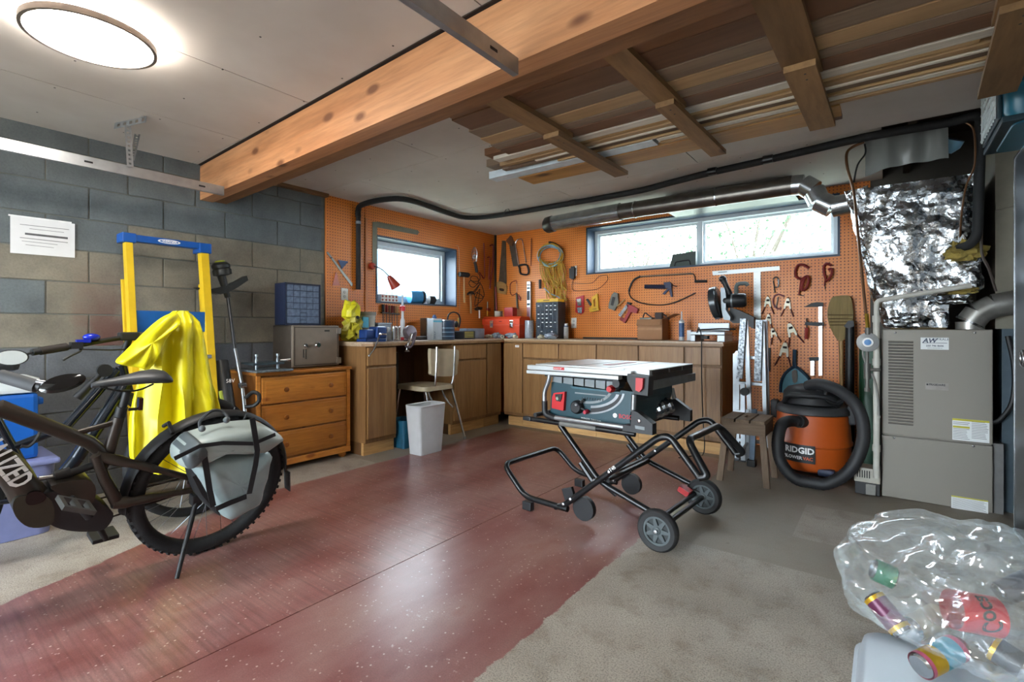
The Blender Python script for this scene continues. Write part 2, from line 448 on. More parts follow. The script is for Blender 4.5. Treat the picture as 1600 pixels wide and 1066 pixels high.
for r_, z0 in enumerate(zs):
    z1 = min(z0 + 0.193, 2.30); z0 = max(z0, 0.0)
    off = 1.255 if r_ % 2 == 1 else 1.06
    y = off - 0.39 * 5
    while y < 2.46:
        y0, y1 = max(y, -0.6), min(y + 0.39, 2.45)
        if y1 - y0 > 0.03 and z1 - z0 > 0.02:
            zc, yc = (z0 + z1) / 2, (y0 + y1) / 2
            if zc > 1.69: mt = BL_UP
            elif zc > 1.5: mt = BL_UP if yc < 0.95 else BL_TAN
            elif zc > 0.93: mt = BL_UP if yc < 0.52 else BL_TAN
            else: mt = BL_LOW
            pr = rnd.uniform(-0.0025, 0.002); g = 0.0035
            part(MB().rbox(XL - 0.06, XL - 0.006 + pr, y0 + g, y1 - g, z0 + g, z1 - g, 0.004), 'block', mt, wall_left)
        y += 0.39
# ---- back, right and rear wall
PLAIN = M('grey_parged_wall', '#5b5650', 0.9, scale=5, bmp=0.2)
wb = MB()
for a, b_, c, d in ((-4.13, BX0, 0, 2.46), (BX1, 2.6, 0, 2.46), (BX0, BX1, 0, BZ0), (BX0, BX1, BZ1, 2.46)): wb.box(a, b_, YB + 0.012, YB + T, c, d)
wall_back = struct(wb, 'wall_back', PLAIN)
struct(MB().box(2.3, 2.5, -2.8, 5.05, 0, 2.46), 'wall_right', M('white_wall', '#b9b4aa', 0.9, scale=4))
GD0, GD1, GDZ = -3.42, -0.93, 2.02                       # open garage door in the rear wall, behind the viewer
struct(MB().box(-4.13, GD0, -2.8, -2.6, 0, 2.46).box(GD1, 2.5, -2.8, -2.6, 0, 2.46).box(GD0, GD1, -2.8, -2.6, GDZ, 2.46), 'wall_rear', M('white_wall', '#b9b4aa'))

# ---- pegboard sheets
def sheet(mat, rects, axis, par):
    mb = MB()
    for a, b_, c, d in rects:
        if axis == 'L': mb.box(XL - 0.012, XL, a, b_, c, d)
        else: mb.box(a, b_, YB, YB + 0.012, c, d)
    o = part(mb, 'pegboard_panel', mat, par); o['label'] = 'orange perforated pegboard'
    return o
PEG0 = 2.458
sheet(PEG_L, [(PEG0, 2.862, 0, ZC)], 'L', wall_left)
sheet(PEG_L, [(2.866, WY0, 0, ZC), (WY1, YB, 0, ZC), (WY0, WY1, 0, WZ0), (WY0, WY1, WZ1, ZC)], 'L', wall_left)
bxr = -0.10
sheet(PEG_B, [(XL, BX0, 0, ZC), (BX1, bxr, 0, ZC), (BX0, BX1, 0, BZ0), (BX0, BX1, BZ1, ZC)], 'B', wall_back)
o = MB().box(XL, XL + 0.012, 2.862, 2.885, 0.92, 2.05); single(o, 'batten', wood('orange_batten', '#c4702e', '#cf8240', 'Z'), 'thin orange wooden batten covering the pegboard seam', 'batten')

# ---- ceiling: drywall boards
DRY = M('drywall', '#c4beb7', 0.85, scale=1.6, var=0.12, col2='#b5ada5', bmp=0.05)
MUD = M('drywall_mudded', '#bdb8b2', 0.85, scale=2.5, var=0.1)
SCREW = M('screw_head_dark', '#2b2724', 0.6)
cb = MB(); cb.box(-4.2, -0.02, -2.8, 5.05, ZC + 0.014, 2.45); cb.box(-0.02, 0.95, -2.8, 3.55, ZC + 0.014, 2.45)
cb.box(0.95, 2.5, -2.8, 5.05, ZC + 0.014, 2.45); cb.box(-0.02, 0.95, 3.55, 5.05, 2.44, 2.45)
ceiling = struct(cb, 'ceiling', M('ceiling_core', '#4a4038', 0.9))
g = 0.0025
left_x = [-4.1, -3.158, -2.365, -1.16, 0.06, 1.28, 2.5]
for i in range(6):
    for y0, y1 in ((-2.7, -1.0), (-1.0, 1.43)):
        part(MB().box(left_x[i] + g, left_x[i + 1] - g, y0 + g, y1 - g, ZC, ZC + 0.013), 'drywall_panel', DRY, ceiling)
rows = [(1.43, 2.385, [-4.1, -2.415, -0.02, 0.95, 2.5]), (2.385, 3.56, [-4.1, -3.3, -1.05, 0.95, 2.5]), (3.56, 5.0, [-4.1, -2.2, -0.02])]
for y0, y1, xx in rows:
    for a, b_ in zip(xx, xx[1:]):
        part(MB().box(a + g, b_ - g, y0 + g, y1 - g, ZC, ZC + 0.013), 'drywall_panel', DRY, ceiling)
sm = MB()
for x_ in [-3.6 + 0.4 * k for k in range(9)]:
    for y_ in (0.2, 0.6, 1.0, 1.35, 1.75, 2.1, 2.45, 2.8, 3.2, 3.6, 4.0, 4.4):
        jx, jy = rnd.uniform(-.03, .03), rnd.uniform(-.04, .04)
        sm.box(x_ + jx - .0035, x_ + jx + .0035, y_ + jy - .0035, y_ + jy + .0035, ZC - 0.001, ZC + .002)
so = part(sm, 'screw', SCREW, ceiling, kind='stuff')
# joists in the open bay over the furnace
DARKWOOD = wood('old_dark_joist', '#2e2219', '#43331f', 'Y', rough=0.8)
for k, x_ in enumerate((0.10, 0.50, 0.88)):
    part(MB().box(x_, x_ + 0.04, 3.56, 5.0, 2.20, 2.43), 'joist', DARKWOOD, ceiling)
# low soffit strip where the drywall meets the left wall
single(MB().box(XL, XL + 0.05, 1.64, 2.46, ZC - 0.028, ZC - 0.0005), 'ceiling_batten', wood('brown_batten', '#6d4a2c', '#8a6138', 'Y'), 'brown wooden strip between drywall and block wall', 'batten')

# ---- windows
NAVY = M('navy_window_paint', '#22364d', 0.45, scale=6)
VINYL = M('white_vinyl', '#cfd6da', 0.35, var=0.05)
def glass():
    m = bpy.data.materials.new('window_glass'); m.use_nodes = True; nt = m.node_tree; nt.nodes.clear()
    t = N(nt, 'ShaderNodeBsdfTransparent'); gl = N(nt, 'ShaderNodeBsdfGlossy'); mx = N(nt, 'ShaderNodeMixShader'); o_ = N(nt, 'ShaderNodeOutputMaterial')
    t.inputs[0].default_value = (0.95, 0.97, 0.97, 1); gl.inputs['Roughness'].default_value = 0.02; mx.inputs[0].default_value = 0.06
    nt.links.new(t.outputs[0], mx.inputs[1]); nt.links.new(gl.outputs[0], mx.inputs[2]); nt.links.new(mx.outputs[0], o_.inputs[0])
    return m
GLASS = glass()
def frame_yz(mb, x0, x1, y0, y1, z0, z1, w_):
    mb.box(x0, x1, y0, y1, z0, z0 + w_).box(x0, x1, y0, y1, z1 - w_, z1).box(x0, x1, y0, y0 + w_, z0 + w_, z1 - w_).box(x0, x1, y1 - w_, y1, z0 + w_, z1 - w_)
def frame_xz(mb, y0, y1, x0, x1, z0, z1, w_):
    mb.box(x0, x1, y0, y1, z0, z0 + w_).box(x0, x1, y0, y1, z1 - w_, z1).box(x0, x0 + w_, y0, y1, z0 + w_, z1 - w_).box(x1 - w_, x1, y0, y1, z0 + w_, z1 - w_)
mb = MB(); frame_yz(mb, XL - 0.20, XL + 0.006, WY0 - 0.006, WY1 + 0.006, WZ0 - 0.006, WZ1 + 0.006, 0.016)
win1 = struct(mb, 'window_1', NAVY)
mb = MB(); frame_yz(mb, XL - 0.235, XL - 0.165, WY0 + .012, WY1 - .012, WZ0 + .012, WZ1 - .012, 0.045); part(mb, 'window_frame', VINYL, win1)
mb = MB(); frame_yz(mb, XL - 0.222, XL - 0.186, WY0 + .058, WY1 - .058, WZ0 + .058, WZ1 - .058, 0.030); part(mb, 'sash', VINYL, win1)
part(MB().box(XL - 0.205, XL - 0.201, WY0 + .08, WY1 - .08, WZ0 + .08, WZ1 - .08), 'pane', GLASS, win1)
mb = MB(); frame_xz(mb, YB - 0.006, YB + 0.20, BX0 - 0.006, BX1 + 0.006, BZ0 - 0.006, BZ1 + 0.006, 0.016)
win2 = struct(mb, 'window_2', NAVY)
xm = P(1095, 400, y=YB + .19).x
mb = MB(); frame_xz(mb, YB + 0.165, YB + 0.235, BX0 + .012, BX1 - .012, BZ0 + .012, BZ1 - .012, 0.035); mb.box(xm - .022, xm + .022, YB + .17, YB + .23, BZ0 + .045, BZ1 - .045)
part(mb, 'window_frame', VINYL, win2)
for a, b_, yy in ((BX0 + .05, xm - .02, .185), (xm + .02, BX1 - .05, .205)):
    mb = MB(); frame_xz(mb, YB + yy, YB + yy + .025, a, b_, BZ0 + .05, BZ1 - .05, 0.022); s_ = part(mb, 'sash', VINYL, win2)
    part(MB().box(a + .02, b_ - .02, YB + yy + .010, YB + yy + .014, BZ0 + .07, BZ1 - .07), 'pane', GLASS, s_)

# ---- outside
GROUND = M('pale_outdoor_ground', '#9aa08e', 0.95, scale=3)
g1 = MB().box(-16, XL - 0.3, -4, 5.3, 0.9, 1.05); g1.box(-16, 8, YB + 0.3, 16, 0.9, 1.25)
og = struct(g1, 'floor_outside', GROUND)
struct(MB().box(-14, 10, -16, -2.8, -0.2, -0.012), 'floor_driveway', M('driveway_concrete', '#a8a59e', 0.95, scale=3))

# ================================================================ lamps
EMIT = bpy.data.materials.new('lit_diffuser'); EMIT.use_nodes = True
_b = EMIT.node_tree.nodes['Principled BSDF']; _b.inputs['Base Color'].default_value = (0.9, 0.9, 0.88, 1)
_b.inputs['Emission Color'].default_value = (1.0, 0.955, 0.89, 1); _b.inputs['Emission Strength'].default_value = LED_POWER
HALO = bpy.data.materials.new('lit_halo_edge'); HALO.use_nodes = True
_b = HALO.node_tree.nodes['Principled BSDF']; _b.inputs['Emission Color'].default_value = (1.0, 0.95, 0.86, 1); _b.inputs['Emission Strength'].default_value = LED_POWER * 0.5
BRUSHED = M('brushed_bronze_rim', '#8d8076', 0.4, 0.7)
def led(x, y, label, r=0.205):
    t = thing('ceiling_lamp', label, 'ceiling lamp', (x, y, ZC - 0.06), world=False, group='round flush ceiling lamps')
    MB().lathe([(r * 0.55, 0.0), (r * 0.55, 0.0585)], 32).build('mount', HALO, t, True, auto=30)
    MB().lathe([(r - .012, -0.001), (r, -.001), (r, 0.022), (r - .012, 0.022), (r - .012, -0.001)], 48, caps=False).build('rim', BRUSHED, t, True, auto=30)
    MB().lathe([(r - .0125, 0.002), (r - .0125, 0.012)], 48).build('diffuser', EMIT, t, True, auto=30)
    return t
led(-2.43, 0.55, 'lit round flush ceiling lamp left of the timber beam')
led(0.9, -0.9, 'added round fill lamp on the ceiling, unseen behind the viewer, right side')  # unseen lamp, added as fill light for the room
led(-1.6, -1.5, 'added round fill lamp on the ceiling, unseen behind the viewer, left side')  # second added fill lamp, also out of view

# ================================================================ overhead: beam, tracks, lumber rack, pipes
BEAMW = wood('beam_fir', '#a66d43', '#c89367', 'X', 3.2, 0.6, knots=6.5, stretch=16, bmp=0.3, dark='#6b3f22')
BEAMD = wood('beam_fir_dark', '#6b4527', '#8a5f38', 'X', 3.2, 0.7, stretch=9, bmp=0.3)
def by(x): return 1.322 - 0.0396 * x
t = thing('timber_beam', 'heavy honey-coloured timber beam spanning under the ceiling', 'beam', (0, 1.4, 1.93))
def beamrun(y0, y1, z0, z1):
    a, b_ = XL + 0.0, 2.28
    mb = MB(); vs = []
    for x in (a, b_):
        for yy, zz in ((y0, z0), (y1, z0), (y1, z1), (y0, z1)): vs.append((x, by(x) + yy, zz))
    mb.add(vs, [(0, 1, 2, 3), (7, 6, 5, 4), (0, 4, 5, 1), (1, 5, 6, 2), (2, 6, 7, 3), (3, 7, 4, 0)]); return mb
part(beamrun(0, 0.085, 1.93, 2.168), 'front_timber', BEAMW, t)
part(beamrun(0.089, 0.175, 1.936, 2.172), 'rear_timber', BEAMD, t)
part(beamrun(-0.012, 0.19, 2.1745, 2.179), 'packing_strip', M('dark_gap_packing', '#2d2018', 0.9), t)

GALV = M('galvanised_steel', '#a9adb0', 0.35, 0.75, scale=12, var=0.2)
def track(x0, y0, x1, y1, z, label, flip=1):
    """garage door track: C-shaped galvanised channel with slots"""
    t = thing('door_track', label, 'door track', (x1, y1, z))
    d = Vector((x1 - x0, y1 - y0, 0)).normalized(); n_ = Vector((d.y, -d.x, 0)) * flip
    mb = MB()
    prof = [(0.0, 0.0), (0.022, 0.0), (0.022, 0.003), (0.003, 0.003), (0.003, 0.053), (0.026, 0.053), (0.026, 0.046), (0.029, 0.046), (0.029, 0.056), (0.0, 0.056)]
    ring = lambda p: [p - n_ * a + Vector((0, 0, z + b_)) for a, b_ in prof]
    a, b_ = Vector((x0, y0, 0)), Vector((x1, y1, 0)); k = len(prof)
    mb.add(ring(a) + ring(b_), [(i, (i + 1) % k, (i + 1) % k + k, i + k) for i in range(k)] + [tuple(range(k)), tuple(range(2 * k - 1, k - 1, -1))])
    part(mb, 'channel', GALV, t)
    L = (b_ - a).length; s = 0.35
    while s < L - 0.02:
        p = b_ - d * (s - 0.22) + n_ * 0.0008 + Vector((0, 0, z + 0.028)); q = MB()
        q.prism([p - d * .018 - Vector((0, 0, .005)), p + d * .018 - Vector((0, 0, .005)), p + d * .018 + Vector((0, 0, .005)), p - d * .018 + Vector((0, 0, .005))], -n_ * 0.0015)
        part(q, 'slot', M('slot_dark', '#15171a', 0.8), t); s += 0.55
    return t
track(-3.31, -2.2, -3.383, 1.43, 1.875, 'galvanised garage door track along the block wall', 1)
track(-1.005, -2.2, -0.985, 1.343, 1.872, 'galvanised garage door track ending under the middle of the beam', 1)
# the garage door itself, rolled up overhead behind the viewer
t = thing('garage_door', 'white sectional garage door rolled up overhead behind the viewer', 'garage door', (-2.17, -1.5, 1.935))
for k in range(4): part(MB().rbox(-3.30, -1.04, -2.52 + k * .505, -2.52 + k * .505 + .498, 1.94, 1.98, .004), 'door_section', M('door_white', '#c9c7c0', .5, var=.05), t)
# perforated angle hanger
t = thing('track_hanger', 'perforated steel angle hanger holding the door track to the ceiling', 'bracket', (-3.36, 0.98, 1.93))
def perforated(mb, p, q, wdir, w_=0.03, th=0.0025, pitch=0.024):
    p, q, wdir = Vector(p), Vector(q), Vector(wdir).normalized(); d = (q - p).normalized(); n_ = d.cross(wdir); L = (q - p).length
    def slab(a0, a1, b0, b1):
        pts = [p + d * a0 + wdir * b0, p + d * a1 + wdir * b0, p + d * a1 + wdir * b1, p + d * a0 + wdir * b1]; mb.prism(pts, n_ * th)
    slab(0, L, -w_ / 2, -w_ / 2 + .009); slab(0, L, w_ / 2 - .009, w_ / 2); s = 0.0
    while s < L: slab(s, min(s + pitch * .5, L), -w_ / 2 + .009, w_ / 2 - .009); s += pitch
ht = P(200, 190, x=-3.36); hb = P(203, 250, x=-3.36)
mb = MB(); perforated(mb, (-3.352, hb.y, 1.92), (-3.352, hb.y - .012, ZC - .035), (0, 1, 0)); part(mb, 'upright', GALV, t)
mb = MB(); perforated(mb, (-3.372, hb.y + .012, 1.965), (-3.50, hb.y + .075, ZC - .02), (0, 1, .2), .028); part(mb, 'diagonal_brace', GALV, t)
a_ = P(181, 202, z=ZC - .03); b_ = P(222, 172, z=ZC - .03)
mb = MB(); perforated(mb, (-3.47, hb.y - .04, ZC - .018), (-3.22, hb.y + .035, ZC - .018), (.05, .1, 1), .035, pitch=.05); part(mb, 'ceiling_angle', GALV, t)
for p in ((-3.46, hb.y - .03), (-3.23, hb.y + .02)): part(MB().lathe([(.009, 0), (.009, .008), (.004, .010)], 6, Matrix.Translation((p[0], p[1], ZC - .012))), 'bolt', GALV, t)

# paper notice taped on the wall
pc = [LW(16, 336, .001), LW(117, 350, .001), LW(117, 403, .001), LW(16, 395, .001)]
t = thing('paper_notice', 'white printed paper sheet in a clear sleeve on the block wall', 'paper', (XL, pc[0].y, pc[3].z))
mb = MB(); mb.prism(pc, (-0.0015, 0, 0)); part(mb, 'sheet', M('white_paper', '#d9dadb', 0.6, var=0.04), t)
INK = M('grey_ink', '#8f9093', 0.8); INKD = M('dark_ink', '#5d5e60', 0.8)
def wl_rect(a, b_, c, d, off): return [LW(a, b_, off), LW(c, b_ + (c - a) * .11, off), LW(c, d + (c - a) * .11, off), LW(a, d, off)]
for k, (a, y_, c, h_, m_) in enumerate(((31, 350, 108, 1.0, INK), (39, 363.5, 106, 3.2, INKD), (31, 370.5, 106, 1.2, INK), (34, 376, 90, .8, INK), (40, 382, 84, .8, INK), (46, 357, 100, .8, INK))):
    part(MB().prism(wl_rect(a, y_, c, y_ + h_, .0018), (-0.0007, 0, 0)), 'printed_line', m_, t)
mb = MB().prism([LW(13, 334.5, .003), LW(112, 347, .003), LW(112, 349.5, .003), LW(13, 337, .003)], (-.0025, 0, 0)); part(mb, 'sleeve_edge', M('clear_film', '#eef0f0', 0.15), t)

# ---- lumber rack
ROUGHW = wood('rough_rack_board', '#6f5232', '#8f6d45', 'Y', 3.0, 0.75, knots=6, stretch=8, bmp=0.3)
def skewboard(xa, ya, xb, yb, w_, z0, z1):
    d = Vector((xb - xa, yb - ya, 0)).normalized(); n_ = Vector((d.y, -d.x, 0)) * w_ / 2; a, b_ = Vector((xa, ya, z0)), Vector((xb, yb, z0))
    return MB().prism([a - n_, b_ - n_, b_ + n_, a + n_], (0, 0, z1 - z0))
arms = [(-1.285, -1.262, .10, 2.76, 'leftmost'), (-.738, -.705, .09, 2.74, 'second from the left'), (-.252, -.232, .115, 2.66, 'third from the left'), (.30, .345, .13, 2.69, 'rightmost')]
for xa, xb, w_, ye, nm in arms:
    t = thing('rack_crossboard', 'rough brown crossboard carrying the overhead lumber, %s' % nm, 'board', ((xa + xb) / 2, 2.1, 1.932), group='overhead lumber rack crossboards')
    part(skewboard(xa, 1.50, xa + (xb - xa) * .55, 2.12, w_, 1.955, 1.978), 'upper_board', ROUGHW, t)
    part(skewboard(xa + (xb - xa) * .4, 2.00, xb, ye, w_ * .86, 1.932, 1.9545), 'lower_board', ROUGHW, t)
    for yy in (1.53, 2.05, 2.10):
        part(MB().lathe([(.004, 0), (.004, .002)], 6, Matrix.Translation((xa + .02, yy, 1.9528 if yy < 2 else 1.9308))), 'nail', SCREW, t)
# hanging post that ties the rack to the ceiling at the far right
single(MB().box(0.36, 0.41, 2.55, 2.64, 1.979, ZC - .001), 'rack_post', ROUGHW, 'short wooden post hanging the lumber rack from the ceiling', 'post')
single(MB().box(-1.33, -1.29, 2.62, 2.70, 1.956, ZC - .001), 'rack_post', ROUGHW, 'short wooden post at the left end of the lumber rack', 'post')
PLK = [wood('plank_cedar', '#7a5234', '#966844', 'X', 1.6, 0.65, knots=5, stretch=16), wood('plank_tan', '#a08058', '#b5946a', 'X', 1.6, 0.65, stretch=16), wood('plank_grey', '#75624e', '#877360', 'X', 1.6, 0.7, stretch=16)]
PLK.append(wood('plank_umber', '#5e3f29', '#735036', 'X', 1.6, 0.65, stretch=16))
WHT = wood('trim_white', '#d8d1c0', '#e6e0d2', 'X', 3, 0.5, stretch=12, bmp=.05); BLU = M('pale_blue_trim', '#c6d2d8', 0.5); PINE = wood('trim_pine', '#b4915f', '#caa978', 'X', 3, 0.6, stretch=12); HON = wood('plank_honey', '#93672f', '#b3874a', 'X', 2.6, 0.6, knots=5, stretch=12)
def pl(y0, y1, x0, x1, z0, z1, m_, lab):
    single(MB().rbox(x0, x1, y0 + .0035, y1 - .0035, z0, z1, .002), 'lumber_plank' if y1 - y0 > .07 else 'trim_strip', m_, lab, 'plank' if y1 - y0 > .07 else 'trim', 'lumber stored overhead')
Z0 = 1.979
pl(1.525, 1.655, -1.585, 1.9, Z0, Z0 + .022, PLK[0], 'brown cedar plank nearest the beam in the overhead rack')
pl(1.657, 1.80, -1.60, 2.1, Z0, Z0 + .022, PLK[3], 'wide brown plank second from the beam overhead')
pl(1.802, 1.905, -1.625, 2.0, Z0, Z0 + .024, PLK[2], 'grey-brown plank third from the beam overhead')
pl(1.907, 2.005, -1.64, 2.1, Z0, Z0 + .022, PLK[1], 'tan plank fourth from the beam overhead')
pl(2.007, 2.075, -1.655, 2.0, Z0, Z0 + .025, PLK[2], 'narrow grey-brown board beside the tan overhead plank')
pl(2.077, 2.175, -1.66, 1.9, Z0, Z0 + .022, PLK[3], 'reddish brown plank beside the pale trim strips overhead')
pl(2.182, 2.247, -1.78, .31, Z0, Z0 + .020, WHT, 'cream painted trim strip next to the brown planks overhead')
pl(2.250, 2.285, -1.70, .25, Z0 + .004, Z0 + .026, PINE, 'raw pine strip beside the cream trim overhead')
pl(2.290, 2.330, -1.82, .33, Z0, Z0 + .030, PLK[1], 'tan narrow strip in the overhead trim bundle')
pl(2.335, 2.362, -1.60, .30, Z0, Z0 + .018, WHT, 'thin white strip in the overhead trim bundle')
pl(2.366, 2.412, -1.86, .36, Z0 + .006, Z0 + .028, PLK[2], 'grey-brown moulding in the overhead trim bundle')
pl(2.416, 2.440, -1.50, .32, Z0, Z0 + .02, PINE, 'thin pine strip beside the pale blue board overhead')
pl(2.445, 2.535, -2.03, -.95, Z0, Z0 + .045, BLU, 'pale blue painted board sticking out left of the overhead rack')
pl(2.445, 2.485, -.93, .34, Z0, Z0 + .022, WHT, 'white moulding near the far edge of the overhead rack')
pl(2.50, 2.535, -.93, .30, Z0, Z0 + .022, PLK[1], 'tan moulding near the far edge of the overhead rack')
pl(2.545, 2.725, -1.87, -.16, Z0, Z0 + .020, HON, 'wide honey-coloured plank at the far edge of the overhead rack')
# second layer above
pl(1.60, 1.80, -1.50, 1.8, Z0 + .0455, Z0 + .068, PLK[1], 'tan board lying on top of the overhead planks')
pl(2.20, 2.33, -1.86, .2, Z0 + .0455, Z0 + .085, PLK[0], 'brown board on top of the overhead trim bundle')
pl(2.36, 2.52, -1.98, -.2, Z0 + .0455, Z0 + .09, PLK[2], 'grey board on top of the pale blue board overhead')

# ---- black insulated pipe
FOAM = M('black_pipe_foam', '#191a1c', 0.75, var=0.3, scale=30, bmp=0.15)
t = thing('insulated_pipe', 'black foam-insulated pipe winding along the ceiling to the furnace', 'pipe', (-3.83, 2.77, 1.38))
zp = ZC - 0.03
pth = [(XL + .03, 2.77, 1.40), (XL + .03, 2.77, 2.06)]
up = [Vector(p) for p in ((XL + .03, 2.77, 1.38), (XL + .03, 2.77, 2.04))]
part(MB().tube(up, .0215, 12), 'riser', FOAM, t, True)
run = [(XL + .03, 2.77, 2.04), (XL + .032, 2.768, 2.10), (-3.77, 2.76, zp - .012)] + [tuple(P(a, b_, z=zp)) for a, b_ in ((600, 312), (640, 313), (700, 333), (728, 340), (770, 338), (850, 325), (930, 311), (1000, 298), (1050, 285), (1110, 270), (1200, 250), (1350, 215), (1480, 192))]
run += [(0.385, 3.585, zp - .004), (0.405, 3.66, zp - .05), (0.405, 3.68, 1.95), (0.40, 3.69, 1.66), (0.395, 3.70, 1.54), (0.37, 3.73, 1.49), (0.33, 3.79, 1.48)]
part(MB().tube(bez(run, 5), .0245, 10), 'ceiling_run', FOAM, t, True)
part(MB().tube([(XL + .03, 2.77, 1.975), (XL + .03, 2.77, 2.0)], .0235, 12), 'strap', M('grey_tape', '#8d9499', 0.4, 0.4), t, True)
for a, b_ in ((895, 317), (1113, 268), (1200, 249)):
    p = P(a, b_, z=zp); part(MB().tube([p - Vector((.03, 0, 0)), p + Vector((.03, 0, 0))], .027, 10), 'tape_wrap', M('black_tape', '#0e0e10', 0.35), t, True)

# ---- round sheet-metal duct under the ceiling
DUCT = M('dull_duct_steel', '#75706a', 0.32, 0.85, scale=9, var=0.3); DUCTB = M('bright_duct_steel', '#b5b8ba', 0.25, 0.9, scale=14, var=0.25)
t = thing('round_duct', 'round sheet-metal duct running below the ceiling over the long window', 'duct', (-2.7, 4.2, 2.02))
yd = 4.2
zl = P(905, 336, y=yd).z
def ductpt(px, py): return P(px, py, y=yd)
e0 = ductpt(862, 343); e1 = ductpt(965, 330); e2 = ductpt(1238, 297)
e2.z = e1.z = 2.085; e0.z = 2.07
part(MB().tube([e1, e2], .071, 24), 'main_pipe', DUCT, t, True)
part(MB().tube([e0 + Vector((.0, 0, 0)), e1 + Vector((.03, 0, 0))], [.074, .079], 24, caps=False), 'end_sleeve', DUCTB, t, True)
part(MB().tube([e0 + Vector((-.075, 0, -.01)), e0 + Vector((-.05, 0, -.01)), e0 + Vector((.02, 0, 0))], [.062, .080, .0805], 24), 'end_cap', M('dark_end_cap', '#4e4a47', 0.4, 0.8), t, True)
for px in (993, 1120): p = ductpt(px, 320); p.z = 2.085; part(MB().tube([p - Vector((.006, 0, 0)), p + Vector((.006, 0, 0))], .075, 24), 'band', DUCTB, t, True)
el = [e2, e2 + Vector((.07, 0, -.005)), e2 + Vector((.135, -.005, -.06)), e2 + Vector((.17, -.01, -.145)), e2 + Vector((.25, -.015, -.20)), e2 + Vector((.35, -.02, -.19)), e2 + Vector((.47, -.03, -.16))]
for k in range(6):
    d = (el[k + 1] - el[k]).normalized()
    part(MB().tube([el[k], el[k + 1] + d * .004], [.0725 + .002 * (k % 2), .0725 + .002 * (k % 2)], 24), 'elbow_gore', DUCTB, t, True)
# flat metal chase behind it with pale edges
t = thing('flat_duct', 'dark flat sheet-metal duct tucked behind the round duct', 'duct', (-1.3, 4.4, 2.0))
part(MB().box(-1.55, -.56, 4.30, 4.56, 2.05, 2.15), 'duct_body', M('dark_flat_duct', '#3a3838', 0.4, 0.7), t)
for a, b_ in ((-1.55, -1.34), (-1.30, -1.0), (-.97, -.58)): part(MB().box(a, b_, 4.285, 4.30, 2.045, 2.055), 'flange', DUCTB, t)
for x_ in (-1.42, -1.16, -.8): part(MB().box(x_, x_ + .05, 4.292, 4.30, 2.055, 2.13), 'joint_plate', DUCTB, t)
# hook wire in the ceiling
p = P(792, 330, z=ZC - .02); single(MB().tube(bez([p + Vector((-.04, 0, -.03)), p + Vector((-.01, 0, .018)), p + Vector((.02, 0, .016)), p + Vector((.05, 0, -.03))]), .0025, 5), 'wire_hook', SCREW, 'thin bent wire hook in the ceiling near the room corner', 'hook')

# ================================================================ cabinets, worktop, dresser, safe, chair
OAKZ = wood('oak_laminate_upright', '#8a6238', '#a47c4e', 'Z', 5, 0.42, stretch=16, bmp=.08)
OAKX = wood('oak_laminate_across', '#8a6238', '#a47c4e', 'X', 5, 0.42, stretch=16, bmp=.08)
OAKS = wood('oak_side', '#7d5a34', '#946d42', 'Z', 4, 0.5, stretch=16, bmp=.08)
OAKD = wood('oak_face_frame', '#5a3c20', '#6d4b2a', 'Z', 4, 0.55, bmp=.05)
PINEB = wood('pine_kick', '#b98d55', '#d0a76e', 'Y', 4, 0.55, stretch=12); PINEBX = wood('pine_kick_x', '#b98d55', '#d0a76e', 'X', 4, 0.55, stretch=12)
XF, YF = -3.30, 4.22                                   # front planes of the two runs
DZ0, DZ1, RZ0, RZ1, CZ = 0.135, 0.703, 0.722, 0.868, 0.878
def cab_left(y0, y1, label, drawer=True, doors=None, side=None):
    t = thing('base_cabinet', label, 'cabinet', (XF, (y0 + y1) / 2, 0), group='oak base cabinets')
    part(MB().box(XL + .004, XF - .018, y0, y1, 0.10, CZ), 'body', OAKS, t)
    part(MB().box(XL + .004, XF - .075, y0 + .002, y1 - .002, 0.0, 0.0995), 'plinth', OAKD, t)
    part(MB().box(XF - .0745, XF - .045, y0 - .0, y1, 0.0, 0.10), 'kick_board', PINEB, t)
    ya, yb = doors or (y0 + .01, y1 - .01)
    dz1 = DZ1 if drawer else RZ1
    part(MB().rbox(XF - .0178, XF, ya, yb, DZ0, dz1, .004), 'door', OAKZ, t)
    if drawer: part(MB().rbox(XF - .0178, XF, ya, yb, RZ0, RZ1, .004), 'drawer_front', OAKZ, t)
    return t
def cab_back(x0, x1, label, drawer=True):
    t = thing('base_cabinet', label, 'cabinet', ((x0 + x1) / 2, YF, 0), group='oak base cabinets')
    part(MB().box(x0, x1, YF + .018, YB - .004, 0.10, CZ), 'body', OAKS, t)
    part(MB().box(x0 + .002, x1 - .002, YF + .075, YB - .004, 0.0, 0.0995), 'plinth', OAKD, t)
    part(MB().box(x0, x1, YF + .0, YF + .0745, 0.0, 0.092), 'kick_board', PINEBX, t)
    part(MB().rbox(x0 + .006, x1 - .006, YF, YF + .0178, DZ0, DZ1 if drawer else RZ1, .004), 'door', OAKZ, t)
    if drawer: part(MB().rbox(x0 + .006, x1 - .006, YF, YF + .0178, RZ0, RZ1, .004), 'drawer_front', OAKZ, t)
    return t
cab_left(2.462, 2.768, 'narrow oak base cabinet beside the pine dresser')
cab_left(3.455, 3.948, 'oak base cabinet right of the chair')
t = cab_left(3.95, 4.196, 'plain oak corner panel cabinet on the window side', drawer=False)
t = thing('base_cabinet', 'oak corner cabinet with a small white label on its door', 'cabinet', (-3.17, YF, 0), group='oak base cabinets')
part(MB().box(-3.297, -3.042, YF + .018, YB - .004, 0.10, CZ), 'body', OAKS, t)
part(MB().box(-3.225, -3.042, YF + .0, YF + .0745, 0.0, 0.092), 'kick_board', PINEBX, t)
dd = part(MB().rbox(-3.292, -3.048, YF, YF + .0178, DZ0, RZ1, .004), 'door', OAKZ, t)
